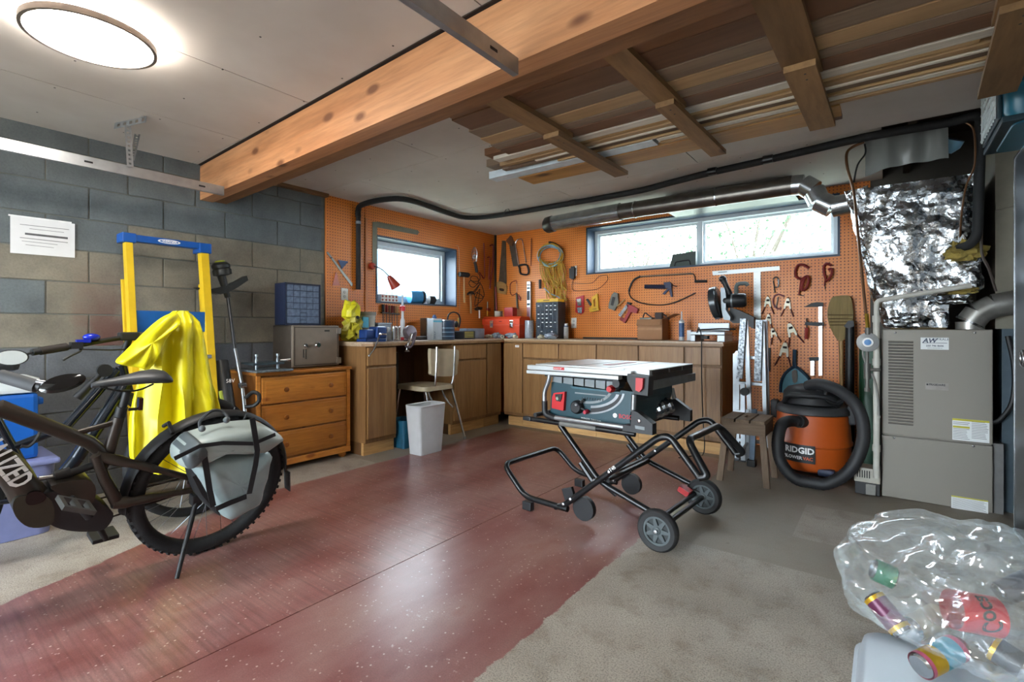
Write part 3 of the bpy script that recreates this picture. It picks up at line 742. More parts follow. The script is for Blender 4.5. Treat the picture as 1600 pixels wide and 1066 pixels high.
lp = P(808, 541, y=YF); part(MB().box(lp.x - .024, lp.x + .024, YF - .0012, YF, lp.z - .012, lp.z + .010), 'label_sticker', M('white_label', '#e8e8e6', 0.5, var=.03), t)
for dz in (-.004, .004): part(MB().box(lp.x - .018, lp.x + .018, YF - .0018, YF - .0012, lp.z + dz - .0015, lp.z + dz + .0015), 'label_line', INKD, t)
xb = [-3.040, -2.602, -2.184, -1.766, -1.360, -1.062]
labs = ['wide oak base cabinet next to the corner, under the yellow cable coil', 'oak base cabinet second from the corner on the back wall', 'oak base cabinet in the middle of the back wall run', 'oak base cabinet left of the end unit on the back wall', 'oak end base cabinet beside the folded aluminium ladder']
for a, b_, l in zip(xb, xb[1:], labs): cab_back(a + .0008, b_ - .0008, l)
# worktop: one L-shaped sheet
COUNTER = M('speckled_cream_laminate', '#b59f86', 0.35, scale=60, var=.12, col2='#a48c72'); EDGE = wood('worktop_edge', '#8f6a45', '#a9835a', 'X', 5, .45)
t = thing('worktop', 'L-shaped cream worktop along both pegboard walls', 'worktop', (-3.3, 4.2, CZ))
ply = [(XL + .003, 2.44), (-3.34, 2.44), (-3.272, 2.50), (-3.272, 4.195), (-1.045, 4.195), (-1.045, YB - .003), (XL + .003, YB - .003)]
part(MB().prism([(x, y, CZ + .0015) for x, y in ply], (0, 0, .034)), 'slab', COUNTER, t)
e_ = MB()
pe = [(-3.34, 2.4385), (-3.2705, 2.4985), (-3.2705, 4.1965), (-1.0435, 4.1965), (-1.0435, YB - .01)]
for (a, b_), (c, d) in zip(pe, pe[1:]):
    v = Vector((c - a, d - b_, 0)).normalized(); n_ = Vector((v.y, -v.x, 0)) * -.002
    n_ = Vector((v.y, -v.x, 0)) * .003
    e_.prism([(a, b_, CZ + .0015), (c, d, CZ + .0015), (c, d, CZ + .022), (a, b_, CZ + .022)], n_)
part(e_, 'edge_band', EDGE, t)
CT = CZ + .0357                                          # worktop surface
# dark panel added to stand in for the kneehole's shade & dark unit
single(MB().box(XL + .002, XL + .014, 2.77, 3.453, .002, CZ), 'kneehole_shade_panel', OAKD, 'dark brown panel added as shade at the back of the kneehole', 'panel')
single(MB().rbox(-3.84, -3.65, 2.772, 3.08, 0.001, .80, .006), 'metal_cabinet', M('dark_slate_metal', '#2b3237', .35, .3), 'dark slate metal box standing in the kneehole', 'cabinet', loc=None)
t = thing('storage_bin', 'teal blue plastic bin on the floor inside the kneehole', 'bin', (-3.3, 2.86, 0))
def tub(x0, x1, y0, y1, z1, tap, th, z0=0.002):
    """open plastic tub, narrower at the foot"""
    mb = MB(); cx, cy = (x0 + x1) / 2, (y0 + y1) / 2
    def ring(z, k, ins):
        hx, hy = (x1 - x0) / 2 * k - ins, (y1 - y0) / 2 * k - ins; rr = min(hx, hy) * .28; out = []
        for sx, sy, a0 in ((1, 1, 0), (-1, 1, 90), (-1, -1, 180), (1, -1, 270)):
            for j in range(5):
                a = R(a0 + j * 22.5); out.append(Vector((cx + sx * (hx - rr) + rr * math.cos(a), cy + sy * (hy - rr) + rr * math.sin(a), z)))
        return out
    rows_ = [ring(z0, tap, 0), ring(z1, 1, 0), ring(z1, 1, th), ring(z0 + th, tap, th)]
    mb.grid([r + [] for r in rows_], closed_u=True); n = len(rows_[0]); o = len(mb.v) - 4 * n
    mb.f.append(tuple(range(o + n - 1, o - 1, -1))); mb.f.append(tuple(range(o + 3 * n, o + 4 * n))); mb.mi += [0, 0]
    return mb
TEAL = M('teal_plastic', '#1d5873', .4); part(tub(-3.46, -3.24, 2.79, 2.975, .24, .86, .005), 'tub', TEAL, t, auto=40)

# white waste bin
b0, b1 = G(637, 705), G(687, 698)
t = thing('waste_bin', 'white plastic waste bin on the floor before the chair', 'waste bin', (-3.10, 2.9, 0))
WPL = M('white_plastic', '#c6c9cc', .4, var=.06)
wbx = tub(-3.13, -2.95, 2.70, 3.00, .395, .80, .004)
part(wbx, 'tub', WPL, t, auto=40)
rim = []
hx, hy, cx, cy = .09, .15, -3.04, 2.85
part(MB().tube(fillet([(cx - hx, cy - hy, .396), (cx + hx, cy - hy, .396), (cx + hx, cy + hy, .396), (cx - hx, cy + hy, .396)], .045, 5, True), .0075, 8, closed=True), 'rim', WPL, t, True)

# ---- pine dresser
PINED = wood('dresser_pine', '#b06a24', '#d08c3c', 'Y', 4, .35, coat=.3, knots=8, stretch=10, bmp=.08, dark='#8a4a18'); PINES = wood('dresser_side', '#8d5520', '#a86d2e', 'Z', 4, .4, coat=.2, knots=8, stretch=10)
PINEK = wood('dresser_knob', '#7d4414', '#96581f', 'Z', 6, .35, coat=.3)
DX, DY0, DY1, DT = -3.44, 1.66, 2.405, .72
t = thing('dresser', 'orange pine three-drawer dresser with wooden knobs against the block wall', 'dresser', (-3.65, 2.03, 0))
part(MB().box(XL + .004, DX - .012, DY0 + .012, DY1 - .012, .055, DT - .024), 'body', PINES, t)
part(MB().rbox(XL + .003, DX + .012, DY0 - .008, DY1 + .008, DT - .0238, DT, .006), 'top', PINED, t)
part(MB().rbox(XL + .004, DX + .006, DY0, DY1, .040, .085, .005), 'base_rail', PINED, t)
for a in (DY0, DY1 - .03): part(MB().rbox(DX - .0118, DX + .001, a, a + .03, .086, DT - .026, .003), 'stile', PINED, t)
dz = (DT - .035 - .095) / 3
for k in range(3):
    z0 = .095 + k * dz
    d_ = MB().rbox(DX - .0118, DX + .004, DY0 + .036, DY1 - .036, z0 + .006, z0 + dz - .006, .006)
    d_.rbox(DX + .002, DX + .008, DY0 + .06, DY1 - .06, z0 + .028, z0 + dz - .028, .004)
    dr = part(d_, 'drawer', PINED, t)
    for yy in (DY0 + .20, DY1 - .19):
        m4 = Matrix.Translation((DX + .0085, yy, z0 + dz / 2)) @ Matrix.Rotation(R(90), 4, 'Y')
        part(MB().lathe([(.008, 0), (.008, .010), (.018, .017), (.017, .025), (.0005, .029)], 14, m4), 'knob', PINEK, dr, True)
for x_, y_ in ((DX - .04, DY0 + .05), (DX - .04, DY1 - .05), (XL + .06, DY0 + .05), (XL + .06, DY1 - .05)):
    part(MB().lathe([(.022, 0), (.032, .012), (.034, .026), (.024, .040)], 16, Matrix.Translation((x_, y_, 0))), 'foot', PINED, t, True)

# ---- safe on the dresser
SAFE = M('taupe_safe', '#857a6d', .4, .25, var=.08); SAFES = M('dark_taupe_safe', '#4b423a', .45, .2); CHROME = M('chrome', '#d2d4d6', .12, 1.0, var=.05)
sx = -3.545
s0 = P(457, 560, x=sx); s1 = P(530, 560, x=sx); st = P(457, 508, x=sx).z; sb_ = DT + .0005
t = thing('safe', 'taupe metal safe with key lock and dial on the dresser', 'safe', (sx - .1, (s0.y + s1.y) / 2, DT))
part(MB().rbox(XL + .03, sx - .022, s0.y + .002, s1.y - .002, sb_, st, .008), 'body', SAFES, t)
dr = part(MB().rbox(sx - .0215, sx, s0.y, s1.y, sb_ + .008, st - .002, .008), 'door', SAFE, t)
mb = MB(); frame_yz(mb, sx, sx + .004, s0.y + .012, s1.y - .012, sb_ + .02, st - .014, .006); part(mb, 'door_trim', SAFES, dr)
def dial(px, py, r, d): 
    p = P(px, py, x=sx); return MB().lathe([(r, 0), (r, d * .4), (r * .7, d * .5), (r * .7, d), (.0005, d)], 20, Matrix.Translation((sx + .0005, p.y, p.z)) @ Matrix.Rotation(R(90), 4, 'Y'))
part(dial(477, 540, .016, .02), 'key_lock', CHROME, dr, True); part(dial(495, 539, .024, .03), 'combination_dial', CHROME, dr, True)
p = P(476, 552, x=sx + .016)
for k in (-1, 1):
    part(MB().box(p.x, p.x + .002, p.y - .004 + k * .010, p.y + .004 + k * .010, p.z - .04 - .006 * k, p.z + .03), 'key', CHROME, dr)
p = P(511, 517, x=sx); part(MB().box(sx, sx + .0015, p.y - .022, p.y + .022, p.z - .006, p.z + .006), 'badge', M('badge_dark', '#23211f', .4), dr)
for z_ in (st - .045, sb_ + .045): part(MB().rbox(sx - .01, sx + .012, s1.y - .028, s1.y + .012, z_ - .024, z_ + .024, .004), 'hinge', SAFE, dr)
# navy small-parts cabinet on the safe
NV = M('navy_plastic', '#18223c', .45); DRW = M('smoky_drawer', '#66758c', .25, var=.3, scale=40)
nx = -3.60
n0 = P(446, 470, x=nx); n1 = P(501, 470, x=nx); nz0 = st + .0005; nz1 = P(446, 441, x=nx).z
t = thing('parts_cabinet', 'navy small-parts drawer cabinet standing on the safe', 'parts cabinet', (nx - .05, (n0.y + n1.y) / 2, st))
part(MB().rbox(nx - .16, nx - .012, n0.y, n1.y, nz0, nz1, .005), 'case', NV, t)
mb = MB(); frame_yz(mb, nx - .0118, nx, n0.y, n1.y, nz0, nz1, .008); part(mb, 'front_frame', NV, t)
W_ = n1.y - n0.y - .024; H_ = nz1 - nz0 - .022; rh = H_ / 6.4
def pdrawer(y0, y1, z0, z1):
    d_ = part(MB().rbox(nx - .0115, nx - .002, y0 + .002, y1 - .002, z0 + .002, z1 - .002, .002), 'drawer', DRW, t)
    part(MB().box(nx - .002, nx + .004, y0 + .004, y1 - .004, z1 - .008, z1 - .005), 'pull', DRW, d_)
zt = nz1 - .011
for r_ in range(4):
    for c_ in range(5): pdrawer(n0.y + .012 + c_ * W_ / 5, n0.y + .012 + (c_ + 1) * W_ / 5, zt - rh, zt)
    zt -= rh
for r_ in range(2):
    for c0, c1 in ((0, .40), (.60, 1)): pdrawer(n0.y + .012 + c0 * W_, n0.y + .012 + c1 * W_, zt - rh * 1.2, zt)
    for q in range(2): pdrawer(n0.y + .012 + .4 * W_, n0.y + .012 + .6 * W_, zt - rh * .6 * (q + 1), zt - rh * .6 * q)
    zt -= rh * 1.2
# grey two-bar clamp jig on the dresser end
ALU = M('cast_aluminium', '#9aa5ad', .35, .7, scale=50, var=.45, bmp=.2)
t = thing('clamp_jig', 'grey speckled metal clamping jig lying on the dresser end', 'tool', (-3.52, 1.78, DT))
part(MB().rbox(-3.70, -3.385, 1.635, 1.90, DT + .0005, DT + .016, .006), 'base_plate', ALU, t)
part(MB().rbox(-3.66, -3.56, 1.66, 1.87, DT + .045, DT + .062, .004), 'upper_plate', M('dark_cast', '#44525a', .4, .5), t)
part(MB().rbox(-3.52, -3.44, 1.64, 1.86, DT + .048, DT + .064, .004), 'clamp_bar', M('dark_cast', '#44525a'), t)
for y_ in (1.68, 1.83):
    part(MB().lathe([(.010, 0), (.010, .07), (.006, .072), (.006, .09), (.011, .092), (.011, .105), (.002, .108)], 12, Matrix.Translation((-3.48, y_, DT + .0165))), 'threaded_post', ALU, t, True)
part(MB().tube([(-3.46, 1.84, DT + .075), (-3.43, 1.90, DT + .08)], [.006, .012], 8), 'clamp_lever', CHROME, t, True)

# ---- chrome-legged chair in the kneehole
CREAM = M('cream_vinyl', '#b9ab90', .5, var=.15, scale=8)
t = thing('chair', 'cream vinyl kitchen chair with chrome legs tucked under the worktop', 'chair', (-3.3, 3.2, 0))
ss = .47
# seat faces the wall side run (+X side is its back)
cy0, cy1 = 2.99, 3.37
seat = MB(); seat.prism(fillet([(-3.62, cy0 + .02, ss), (-3.20, cy0, ss), (-3.20, cy1, ss), (-3.62, cy1 - .02, ss)], .07, 5, True), (0, 0, .04)); 
part(seat, 'seat', CREAM, t, auto=40)
bk = []
bc = [P(673, 548, x=-3.19), P(680, 545.5, x=-3.19), P(712, 546, x=-3.17), P(717, 552, x=-3.17), P(715, 575, x=-3.19), P(711, 587, x=-3.2), P(677, 587, x=-3.22), P(674, 575, x=-3.21)]
part(MB().prism(bez(bc, 4, True), (-.035, 0, 0)), 'backrest', CREAM, t, auto=50)
yl, yr = P(682, 570, x=-3.18).y, P(711, 570, x=-3.17).y
for y_, s_ in ((yl, -1), (yr, 1)):
    part(MB().tube(bez([(-3.174, y_, .86), (-3.178, y_, .74), (-3.19, y_, .58), (-3.215, y_ - s_ * .01, .50), (-3.27, y_ - s_ * .03, .462), (-3.40, y_ - s_ * .05, .458)], 4), .010, 8), 'back_tube', CHROME, t, True)
for p0, p1 in (((-3.22, cy1 - .02, .465), (-3.13, 3.424, .012)), ((-3.22, cy0 + .03, .465), (-3.135, 3.045, .012)), ((-3.58, cy0 + .04, .465), (-3.63, cy0 - .005, .012)), ((-3.58, cy1 - .04, .465), (-3.63, cy1 + .03, .012))):
    lg = part(MB().tube([p0, p1], [.0125, .0095], 10), 'leg', CHROME, t, True)
    part(MB().cyl((p1[0], p1[1], .001), (p1[0], p1[1], .02), .012, 10), 'foot_cap', M('grey_rubber', '#6f6d69', .7), lg, True)
# bent support tubes under the seat
for y_ in (cy0 + .10, cy1 - .11):
    part(MB().tube(bez([(-3.24, y_ - .02, .46), (-3.23, y_, .40), (-3.20, y_ + .03, .34), (-3.17, y_ + .05, .30)], 4), .008, 8), 'seat_brace', CHROME, t, True)

# ================================================================ table saw on its folding stand
SO = Vector((-1.205, 2.535, 0)); SROT = R(-3.0)
_sm = Matrix.Translation(SO) @ Matrix.Rotation(SROT, 4, 'Z'); _smi = _sm.inverted()
def S(px, py, yl=None, xl=None, zl=None):
    """photo pixel -> local point of the saw on the plane y=yl, x=xl or z=zl"""
    r = (px - CXP) / FPX; u = (CYP - py) / FPX
    d = _smi.to_3x3() @ Vector((-_s + r * _c, _c + r * _s, u)); o = _smi @ Vector((0, 0, CAMH))
    t = (yl - o.y) / d.y if yl is not None else ((xl - o.x) / d.x if xl is not None else (zl - o.z) / d.z)
    return o + d * t
def c4(cx, cy): return 840 + .1688 * cx, 540 + .1688 * cy          # two close-ups of the photograph
def c5(cx, cy): return 780 + .2345 * cx, 620 + .2345 * cy
NYL, FYL = -.265, .275
BLK = M('black_powder_coat', '#16181b', .32, .2, var=.2); BPL = M('black_plastic', '#15161a', .5); TEALB = M('teal_saw_body', '#123a45', .42, var=.12); TEALD = M('dark_teal', '#0c262d', .5)
SILV = M('silver_cast_table', '#c3c8ca', .35, .45, var=.06, scale=8); ALUT = M('aluminium_tube', '#9b9fa3', .3, .8); REDP = M('red_plastic', '#b51a20', .4, var=.1); GREYB = M('light_grey_ribs', '#7b8386', .5)
BOLT = M('zinc_bolt', '#b9bcc0', .25, .9)
saw = thing('table_saw', 'portable table saw with dark teal body and silver table on the folding stand', 'table saw', SO, SROT, world=False)
def sp(mb, name, mat, parent=saw, smooth=False, auto=None): return mb.build(name, mat, parent, smooth, None, auto)
ZT = .827
tb = MB().rbox(-.335, -.10, -.275, .285, ZT - .026, ZT, .003); sp(tb, 'left_table', SILV)
sp(MB().rbox(-.099, .205, -.275, .285, ZT - .026, ZT + .0005, .003), 'main_table', SILV)
sp(MB().rbox(.207, .335, -.275, .285, ZT - .026, ZT, .003), 'right_extension', SILV)
sp(MB().rbox(.005, .055, -.13, .17, ZT + .0008, ZT + .003, .001), 'throat_plate', M('red_insert', '#8e2b2c', .45))
sp(MB().box(.11, .125, -.27, .28, ZT + .0008, ZT + .0015), 'mitre_slot', M('slot_grey', '#7e8587', .5)); sp(MB().box(-.075, -.06, -.27, .28, ZT + .0008, ZT + .0015), 'mitre_slot', M('slot_grey', '#7e8587', .5))
# rear and front rails
fr = sp(MB().rbox(-.36, .26, -.318, -.278, ZT - .030, ZT - .006, .004), 'front_rail', SILV)
sp(MB().rbox(-.36, .20, -.325, -.283, ZT - .052, ZT - .033, .004), 'lower_rail', SILV)
lp = S(*c4(195, 215), yl=-.319); m4 = frame4((lp.x - .022, -.3192, lp.z), (1, 0, 0), (0, 0, 1))
sp(MB().box(lp.x - .034, lp.x + .034, -.3195, -.318, lp.z - .006, lp.z + .008), 'red_decal', REDP, fr)
text('BOSCH 10"', 'decal_text', M('white_ink', '#e6e6e6', .5, var=.02), fr, .010, frame4((lp.x - .030, -.3200, lp.z), (1, 0, 0), (0, 0, 1)), .0003)
sp(MB().rbox(-.36, .30, .29, .32, ZT - .035, ZT - .008, .004), 'rear_rail', SILV)
# right side: black insets and grey fence arm
sp(MB().box(.3355, .339, -.25, -.06, ZT - .024, ZT - .004), 'side_inset', BPL); sp(MB().box(.3355, .339, -.04, .11, ZT - .024, ZT - .004), 'side_inset', BPL); sp(MB().box(.3355, .339, .13, .27, ZT - .024, ZT - .004), 'side_inset', BPL)
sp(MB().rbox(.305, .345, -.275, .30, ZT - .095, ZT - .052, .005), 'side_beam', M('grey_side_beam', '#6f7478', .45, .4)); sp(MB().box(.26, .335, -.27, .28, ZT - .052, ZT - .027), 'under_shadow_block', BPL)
def polyp(pts, conv, yl, d, name, mat, parent=saw, auto=None):
    return sp(MB().prism([S(*conv(*p), yl=yl) for p in pts], (0, d, 0)), name, mat, parent, auto=auto)
eb = polyp([(830, 262), (1030, 290), (1018, 468), (895, 450), (830, 330)], c4, -.335, .055, 'rail_end_block', BPL)
polyp([(908, 300), (975, 305), (968, 400), (940, 432), (905, 415)], c4, -.352, .016, 'lock_lever', REDP, eb)
# grey ribbed apron
for k in range(6):
    a = 138 + k * 100; polyp([(a, 285 + k * 9), (a + 88, 293 + k * 9), (a + 86, 350 + k * 14), (a, 335 + k * 14)], c4, -.262, .03, 'apron_rib', GREYB)
body = [(128, 340), (300, 345), (330, 378), (760, 430), (770, 415), (890, 430), (890, 520), (855, 640), (855, 755), (640, 745), (190, 660), (118, 640)]
bd = polyp(body, c4, -.255, .47, 'body', TEALB)
sp(MB().box(-.30, .21, -.235, .22, ZT - .07, ZT - .027), 'apron_core', M('dark_core', '#20282b', .6))
polyp([(300, 380), (330, 378), (760, 430), (755, 442), (320, 398)], c4, -.2575, .003, 'body_ridge', M('teal_edge', '#2f5a66', .4), bd)
# bevel scale and slot arcs
def arcpts(cx, cy, rx, ry, a0, a1, n=16): return [(cx + rx * math.cos(R(a0 + (a1 - a0) * i / n)), cy + ry * math.sin(R(a0 + (a1 - a0) * i / n))) for i in range(n + 1)]
def arcband(c, r0, r1, a0, a1, yl, d, name, mat):
    pts = arcpts(c[0], c[1], r1[0], r1[1], a0, a1) + arcpts(c[0], c[1], r0[0], r0[1], a1, a0); return polyp(pts, c4, yl, d, name, mat, bd)
arcband((480, 400), (190, 118), (215, 140), 20, 120, -.2572, .003, 'scale_arc', GREYB)
arcband((500, 430), (230, 128), (258, 150), 10, 92, -.2572, .003, 'slot_arc_rim', ALUT)
arcband((500, 430), (258, 152), (285, 190), 8, 92, -.2572, .003, 'bevel_slot', BPL)
arcband((500, 430), (285, 190), (305, 205), 5, 95, -.2574, .003, 'slot_arc_rim', ALUT)
polyp([(345, 432), (655, 462), (655, 474), (345, 444)], c4, -.2572, .003, 'highlight_trim', GREYB, bd)
for k in range(9):
    x_ = 410 + k * 24; polyp([(x_, 478 + k * 2), (x_ + 5, 478 + k * 2), (x_ + 2, 500 + k * 2), (x_ - 3, 500 + k * 2)], c4, -.2586, .0014, 'scale_tick', BPL, bd)
def knob(cx, cy, yl, r, d, name, mat, parent=saw, n=18):
    p = S(*c4(cx, cy), yl=yl); m = Matrix.Translation(p) @ Matrix.Rotation(R(90), 4, 'X')
    return sp(MB().lathe([(r, 0), (r, d * .6), (r * .75, d), (.0005, d)], n, m), name, mat, parent, True)
hw = knob(375, 568, -.257, .036, .03, 'height_wheel', BPL); knob(365, 548, -.287, .009, .012, 'hub_cap', BOLT, hw); knob(462, 612, -.262, .012, .03, 'crank_knob', M('magenta_red', '#a8223c', .4), hw)
p1 = S(*c4(380, 570), yl=-.275); p2 = S(*c4(462, 612), yl=-.275); sp(MB().tube([p1, p2], .006, 8), 'crank_arm', BPL, hw, True)
p1 = S(*c4(320, 610), yl=-.27); p2 = S(*c4(430, 500), yl=-.27); sp(MB().tube([p1, p2], .007, 8), 'lock_lever', BPL, hw, True)
knob(770, 345, -.262, .026, .05, 'bevel_knob', BPL); knob(690, 400, -.265, .019, .035, 'red_knob', REDP, n=8)
sw = polyp([(135, 475), (150, 440), (250, 430), (238, 605), (130, 580)], c4, -.275, .03, 'switch_guard', REDP); polyp([(160, 452), (225, 448), (215, 500), (205, 520), (170, 512)], c4, -.282, .008, 'switch_recess', BPL, sw); knob(185, 490, -.283, .009, .006, 'switch_button', M('green_grey_button', '#8c9c8e', .5), sw)
# lettering on the body
lp = S(*c4(748, 655), yl=-.2575); text('BOSCH', 'logo_text', M('logo_red', '#b2303c', .5), bd, .030, frame4((lp.x, -.2562, lp.z), (1, 0, 0), (0, 0, 1)), .0006, bold=.0004)
p = S(*c4(716, 648), yl=-.256); sp(MB().torus(p, (0, 1, 0), .0095, .0022, 20, 6), 'logo_ring', M('white_ink', '#e6e6e6'), bd, True); sp(MB().box(p.x - .0045, p.x + .0045, -.2575, -.2553, p.z - .006, p.z + .006), 'logo_mark', M('white_ink', '#e6e6e6'), bd)
lp = S(*c4(400, 668), yl=-.2562); text('WORKSITE  TABLE SAW', 'small_text', M('white_ink', '#e6e6e6'), bd, .011, frame4((lp.x, -.2562, lp.z), (1, 0, -.05), (.05, 0, 1)), .0003)
# tube cage
L_, R_, B_, F_ = -.325, .235, .28, -.285
a = S(*c4(112, 262), yl=F_); b_ = S(*c4(100, 330), yl=F_); c = S(*c4(65, 430), yl=F_); d = S(*c4(65, 520), yl=F_)
sp(MB().tube(bez([a, b_, c, d], 4), .0125, 10), 'front_left_tube', ALUT, smooth=True)
e1 = S(*c4(65, 640), yl=F_); sp(MB().tube(fillet([d + Vector((0, 0, .005)), e1, e1 + Vector((.07, 0, -.012))], .03, 5), .0165, 10), 'corner_sleeve', BPL, smooth=True)
f0 = S(*c4(195, 672), yl=F_); f1 = S(*c4(800, 762), yl=F_); zb = f0.z * .5 + f1.z * .5
f0.z = f1.z = zb
sp(MB().tube([f0 - Vector((.06, 0, 0)), f1], .0135, 12), 'bottom_tube', ALUT, smooth=True)
g0 = S(*c4(892, 455), yl=F_); g1 = S(*c4(885, 610), yl=F_); sp(MB().tube([g0, g1], .0125, 10), 'front_right_tube', ALUT, smooth=True)
foot = [(870, 598), (925, 620), (1062, 728), (1062, 832), (780, 790), (795, 735), (860, 745)]
fb = polyp(foot, c4, -.305, .045, 'front_foot_bracket', BPL); polyp([(900, 740), (990, 755), (990, 785), (905, 770)], c4, -.3065, .002, 'bracket_inset', GREYB, fb); knob(938, 700, -.306, .009, .004, 'bolt', BOLT, fb)
h0 = S(*c4(1243, 395), yl=B_); h1 = S(*c4(1265, 495), yl=B_); sp(MB().tube([h0, h1], .0125, 10), 'rear_right_tube', ALUT, smooth=True)
rb = [(1232, 490), (1275, 495), (1412, 600), (1412, 705), (1180, 668), (1180, 630), (1240, 632)]
polyp(rb, c4, B_, .035, 'rear_foot_bracket', BPL)
sp(MB().tube([(-.325, B_, .74), (-.325, B_, zb)], .0125, 10), 'rear_left_tube', ALUT, smooth=True); sp(MB().tube([(-.325, B_, zb), (.16, B_, zb)], .0135, 10), 'rear_bottom_tube', ALUT, smooth=True)
for xx in (-.33, .21): sp(MB().tube([(xx, F_, zb), (xx, B_, zb)], .0125, 10), 'cross_tube', BPL, smooth=True)
# crinkled foil hose on the dust port
FOILH = M('crinkled_foil_hose', '#b9bcc0', .18, 1.0, var=.5, scale=70)
pc = S(*c4(1060, 600), yl=.06); hm = MB()
ring = []
for i in range(15):
    t_ = i / 14; r_ = .040 + .010 * (i % 2) * .6
    ring.append((Vector((pc.x - .075 + .15 * t_, pc.y - .04 + .12 * t_, pc.z - .045 + .075 * t_)), r_))
hm.tube([q for q, _ in ring], [q for _, q in ring], 14); sp(hm, 'foil_dust_hose', FOILH, auto=20)

# ---- stand
st = thing('saw_stand', 'black folding wheeled stand with crossed tube legs under the table saw', 'stand', SO, SROT, world=False)
def ss(mb, name, mat, parent=st, smooth=False): return mb.build(name, mat, parent, smooth)
def Q(cx, cy, yl): return S(*c5(cx, cy), yl=yl)
def tubeq(pts, r, name, mat=BLK, fil=.04, parent=st): return ss(MB().tube(fillet(pts, fil, 5), r, 10), name, mat, parent, True)
n_, f_ = NYL, FYL
TZ = zb - .028
# top frame carrying the saw
for y_ in (n_ - .005, f_):
    tubeq([(-.40, y_, TZ), (.26, y_, TZ)], .0135, 'top_rail')
    ss(MB().rbox(-.415, -.36, y_ - .02, y_ + .02, TZ - .010, TZ + .012, .006), 'rail_end', BPL)
for x_ in (-.28, .16): tubeq([(x_, n_, TZ - .006), (x_, f_, TZ - .006)], .011, 'top_cross_tube')
ss(MB().tube([(-.17, n_ - .006, TZ + .0005), (.05, n_ - .006, TZ + .0005)], .0148, 10), 'grey_sleeve', M('grey_sleeve', '#6b6a66', .5), smooth=True)
# long arms: foot loop - joint - diagonal - handle
nl = [Q(405, 735, n_), Q(170, 665, n_), Q(30, 450, n_)]
fl_ = [Q(600, 530, f_), Q(490, 495, f_), Q(395, 335, f_)]
for p in (nl[0], nl[1]): p.z = max(p.z, .052)
for p in (fl_[0], fl_[1]): p.z = max(p.z, .052)
fl_[1].x = nl[1].x; fl_[2].x = nl[2].x; fl_[2].z = nl[2].z; fl_[0].x = nl[0].x
tubeq([nl[0] + Vector((.05, 0, .0)), nl[0], nl[1], nl[2], fl_[2], fl_[1], fl_[0], fl_[0] + Vector((.05, 0, 0))], .0165, 'foot_loop', fil=.06)
for y_, s_ in ((n_, 0), (f_, 1)):
    p = nl[1].copy(); p.y = y_
    ss(MB().rbox(p.x - .005, p.x + .055, y_ - .018, y_ + .018, .001, .048, .005), 'rubber_foot', BPL)
    arm0 = nl[0].copy(); arm0.y = y_
    hi = Q(1060, 272, n_); hi.y = y_; h2 = Q(1120, 262, n_); h2.y = y_; lo = Q(1335, 540, n_); lo.y = y_
    tubeq([arm0 + Vector((-.03, 0, -.006)), arm0 + Vector((.02, 0, .01)), hi, h2 + Vector((.012, 0, 0)), lo], .0165, 'long_arm', fil=.05)
    for q in (.06, .14, .55):
        b_ = arm0.lerp(hi, q); ss(MB().lathe([(.008, 0), (.008, .006), (.001, .008)], 8, Matrix.Translation((b_.x, y_ - .0165, b_.z)) @ Matrix.Rotation(R(90), 4, 'X')), 'bolt', BOLT)
    # short cross leg from the far-left top rail down to the wheel
    a = Q(385, 195, n_); a.y = y_ + .03; b_ = Q(650, 575, n_); b_.y = y_ + .03; c = Q(950, 775, n_); c.y = y_ + .03; c.z = max(c.z, .10)
    tubeq([a, b_, c + Vector((.06, 0, -.005))], .0155, 'cross_leg', fil=.05)
    ss(MB().tube([Q(540, 440, n_ + .03) + Vector((0, y_ - n_, 0)), Q(640, 590, n_ + .03) + Vector((0, y_ - n_, 0))], .013, 8), 'gas_strut_sleeve', BLK, smooth=True)
    j = Q(640, 565, n_); ss(MB().cyl((j.x, y_ - .01, j.z), (j.x, y_ + .045, j.z), .014, 12), 'pivot', BOLT, smooth=True)
    # round black plastic disc at the foot of the arm
    p = Q(545, 655, n_); p.y = y_ + .018
    ss(MB().cyl((p.x, p.y, .080), (p.x, p.y + .03, .080), .062, 24), 'plastic_disc', BPL, smooth=True)
    p = Q(430, 660, n_); ss(MB().cbox((p.x, y_ + .05, p.z), (.065, .02, .06), rot=(0, R(-20), 0)), 'stop_block', BPL)
# handle: rises from the two low points and crosses over
lo = Q(1335, 540, n_); top = Q(1268, 285, n_ + .06); top2 = top.copy(); top2.y = f_ - .06; lo2 = lo.copy(); lo2.y = f_
tubeq([lo, lo + Vector((.035, .0, .012)), Vector((top.x - .005, n_ + .05, top.z)), Vector((top.x - .005, f_ - .05, top.z)), lo2 + Vector((.035, 0, .012)), lo2], .0175, 'handle', fil=.05)
# brace tubes and axle
tubeq([Q(720, 555, n_ + .03), Q(720, 555, n_ + .03) + Vector((0, f_ - n_ - .06, 0))], .014, 'lower_cross_tube'); j = Q(640, 565, n_); tubeq([(j.x, n_, j.z), (j.x, f_, j.z)], .014, 'pivot_tube')
t0 = Q(760, 640, n_ + .09); ss(MB().tube([t0 - Vector((.07, 0, -.045)), t0 + Vector((.02, 0, -.005))], .016, 10), 'damper', BLK, smooth=True)
w0 = S(*c5(1065, 880), yl=n_ - .02); wr = .098; wx = w0.x
tubeq([(wx, n_ + .0, wr), (wx, f_ - .0, wr)], .013, 'axle')
tubeq([(wx - .045, n_ + .03, wr + .008), (wx - .045, f_ + .03, wr + .008)], .012, 'axle_tube')
pd = Q(1150, 635, f_ - .06); ss(MB().cbox((wx - .075, f_ - .045, wr + .035), (.06, .06, .03), rot=(0, R(25), 0)), 'red_pedal', REDP)
TYRE = M('rubber_tyre', '#1a1b1d', .65, var=.25, scale=40, bmp=.1); RIMG = M('grey_plastic_rim', '#4a5356', .5)
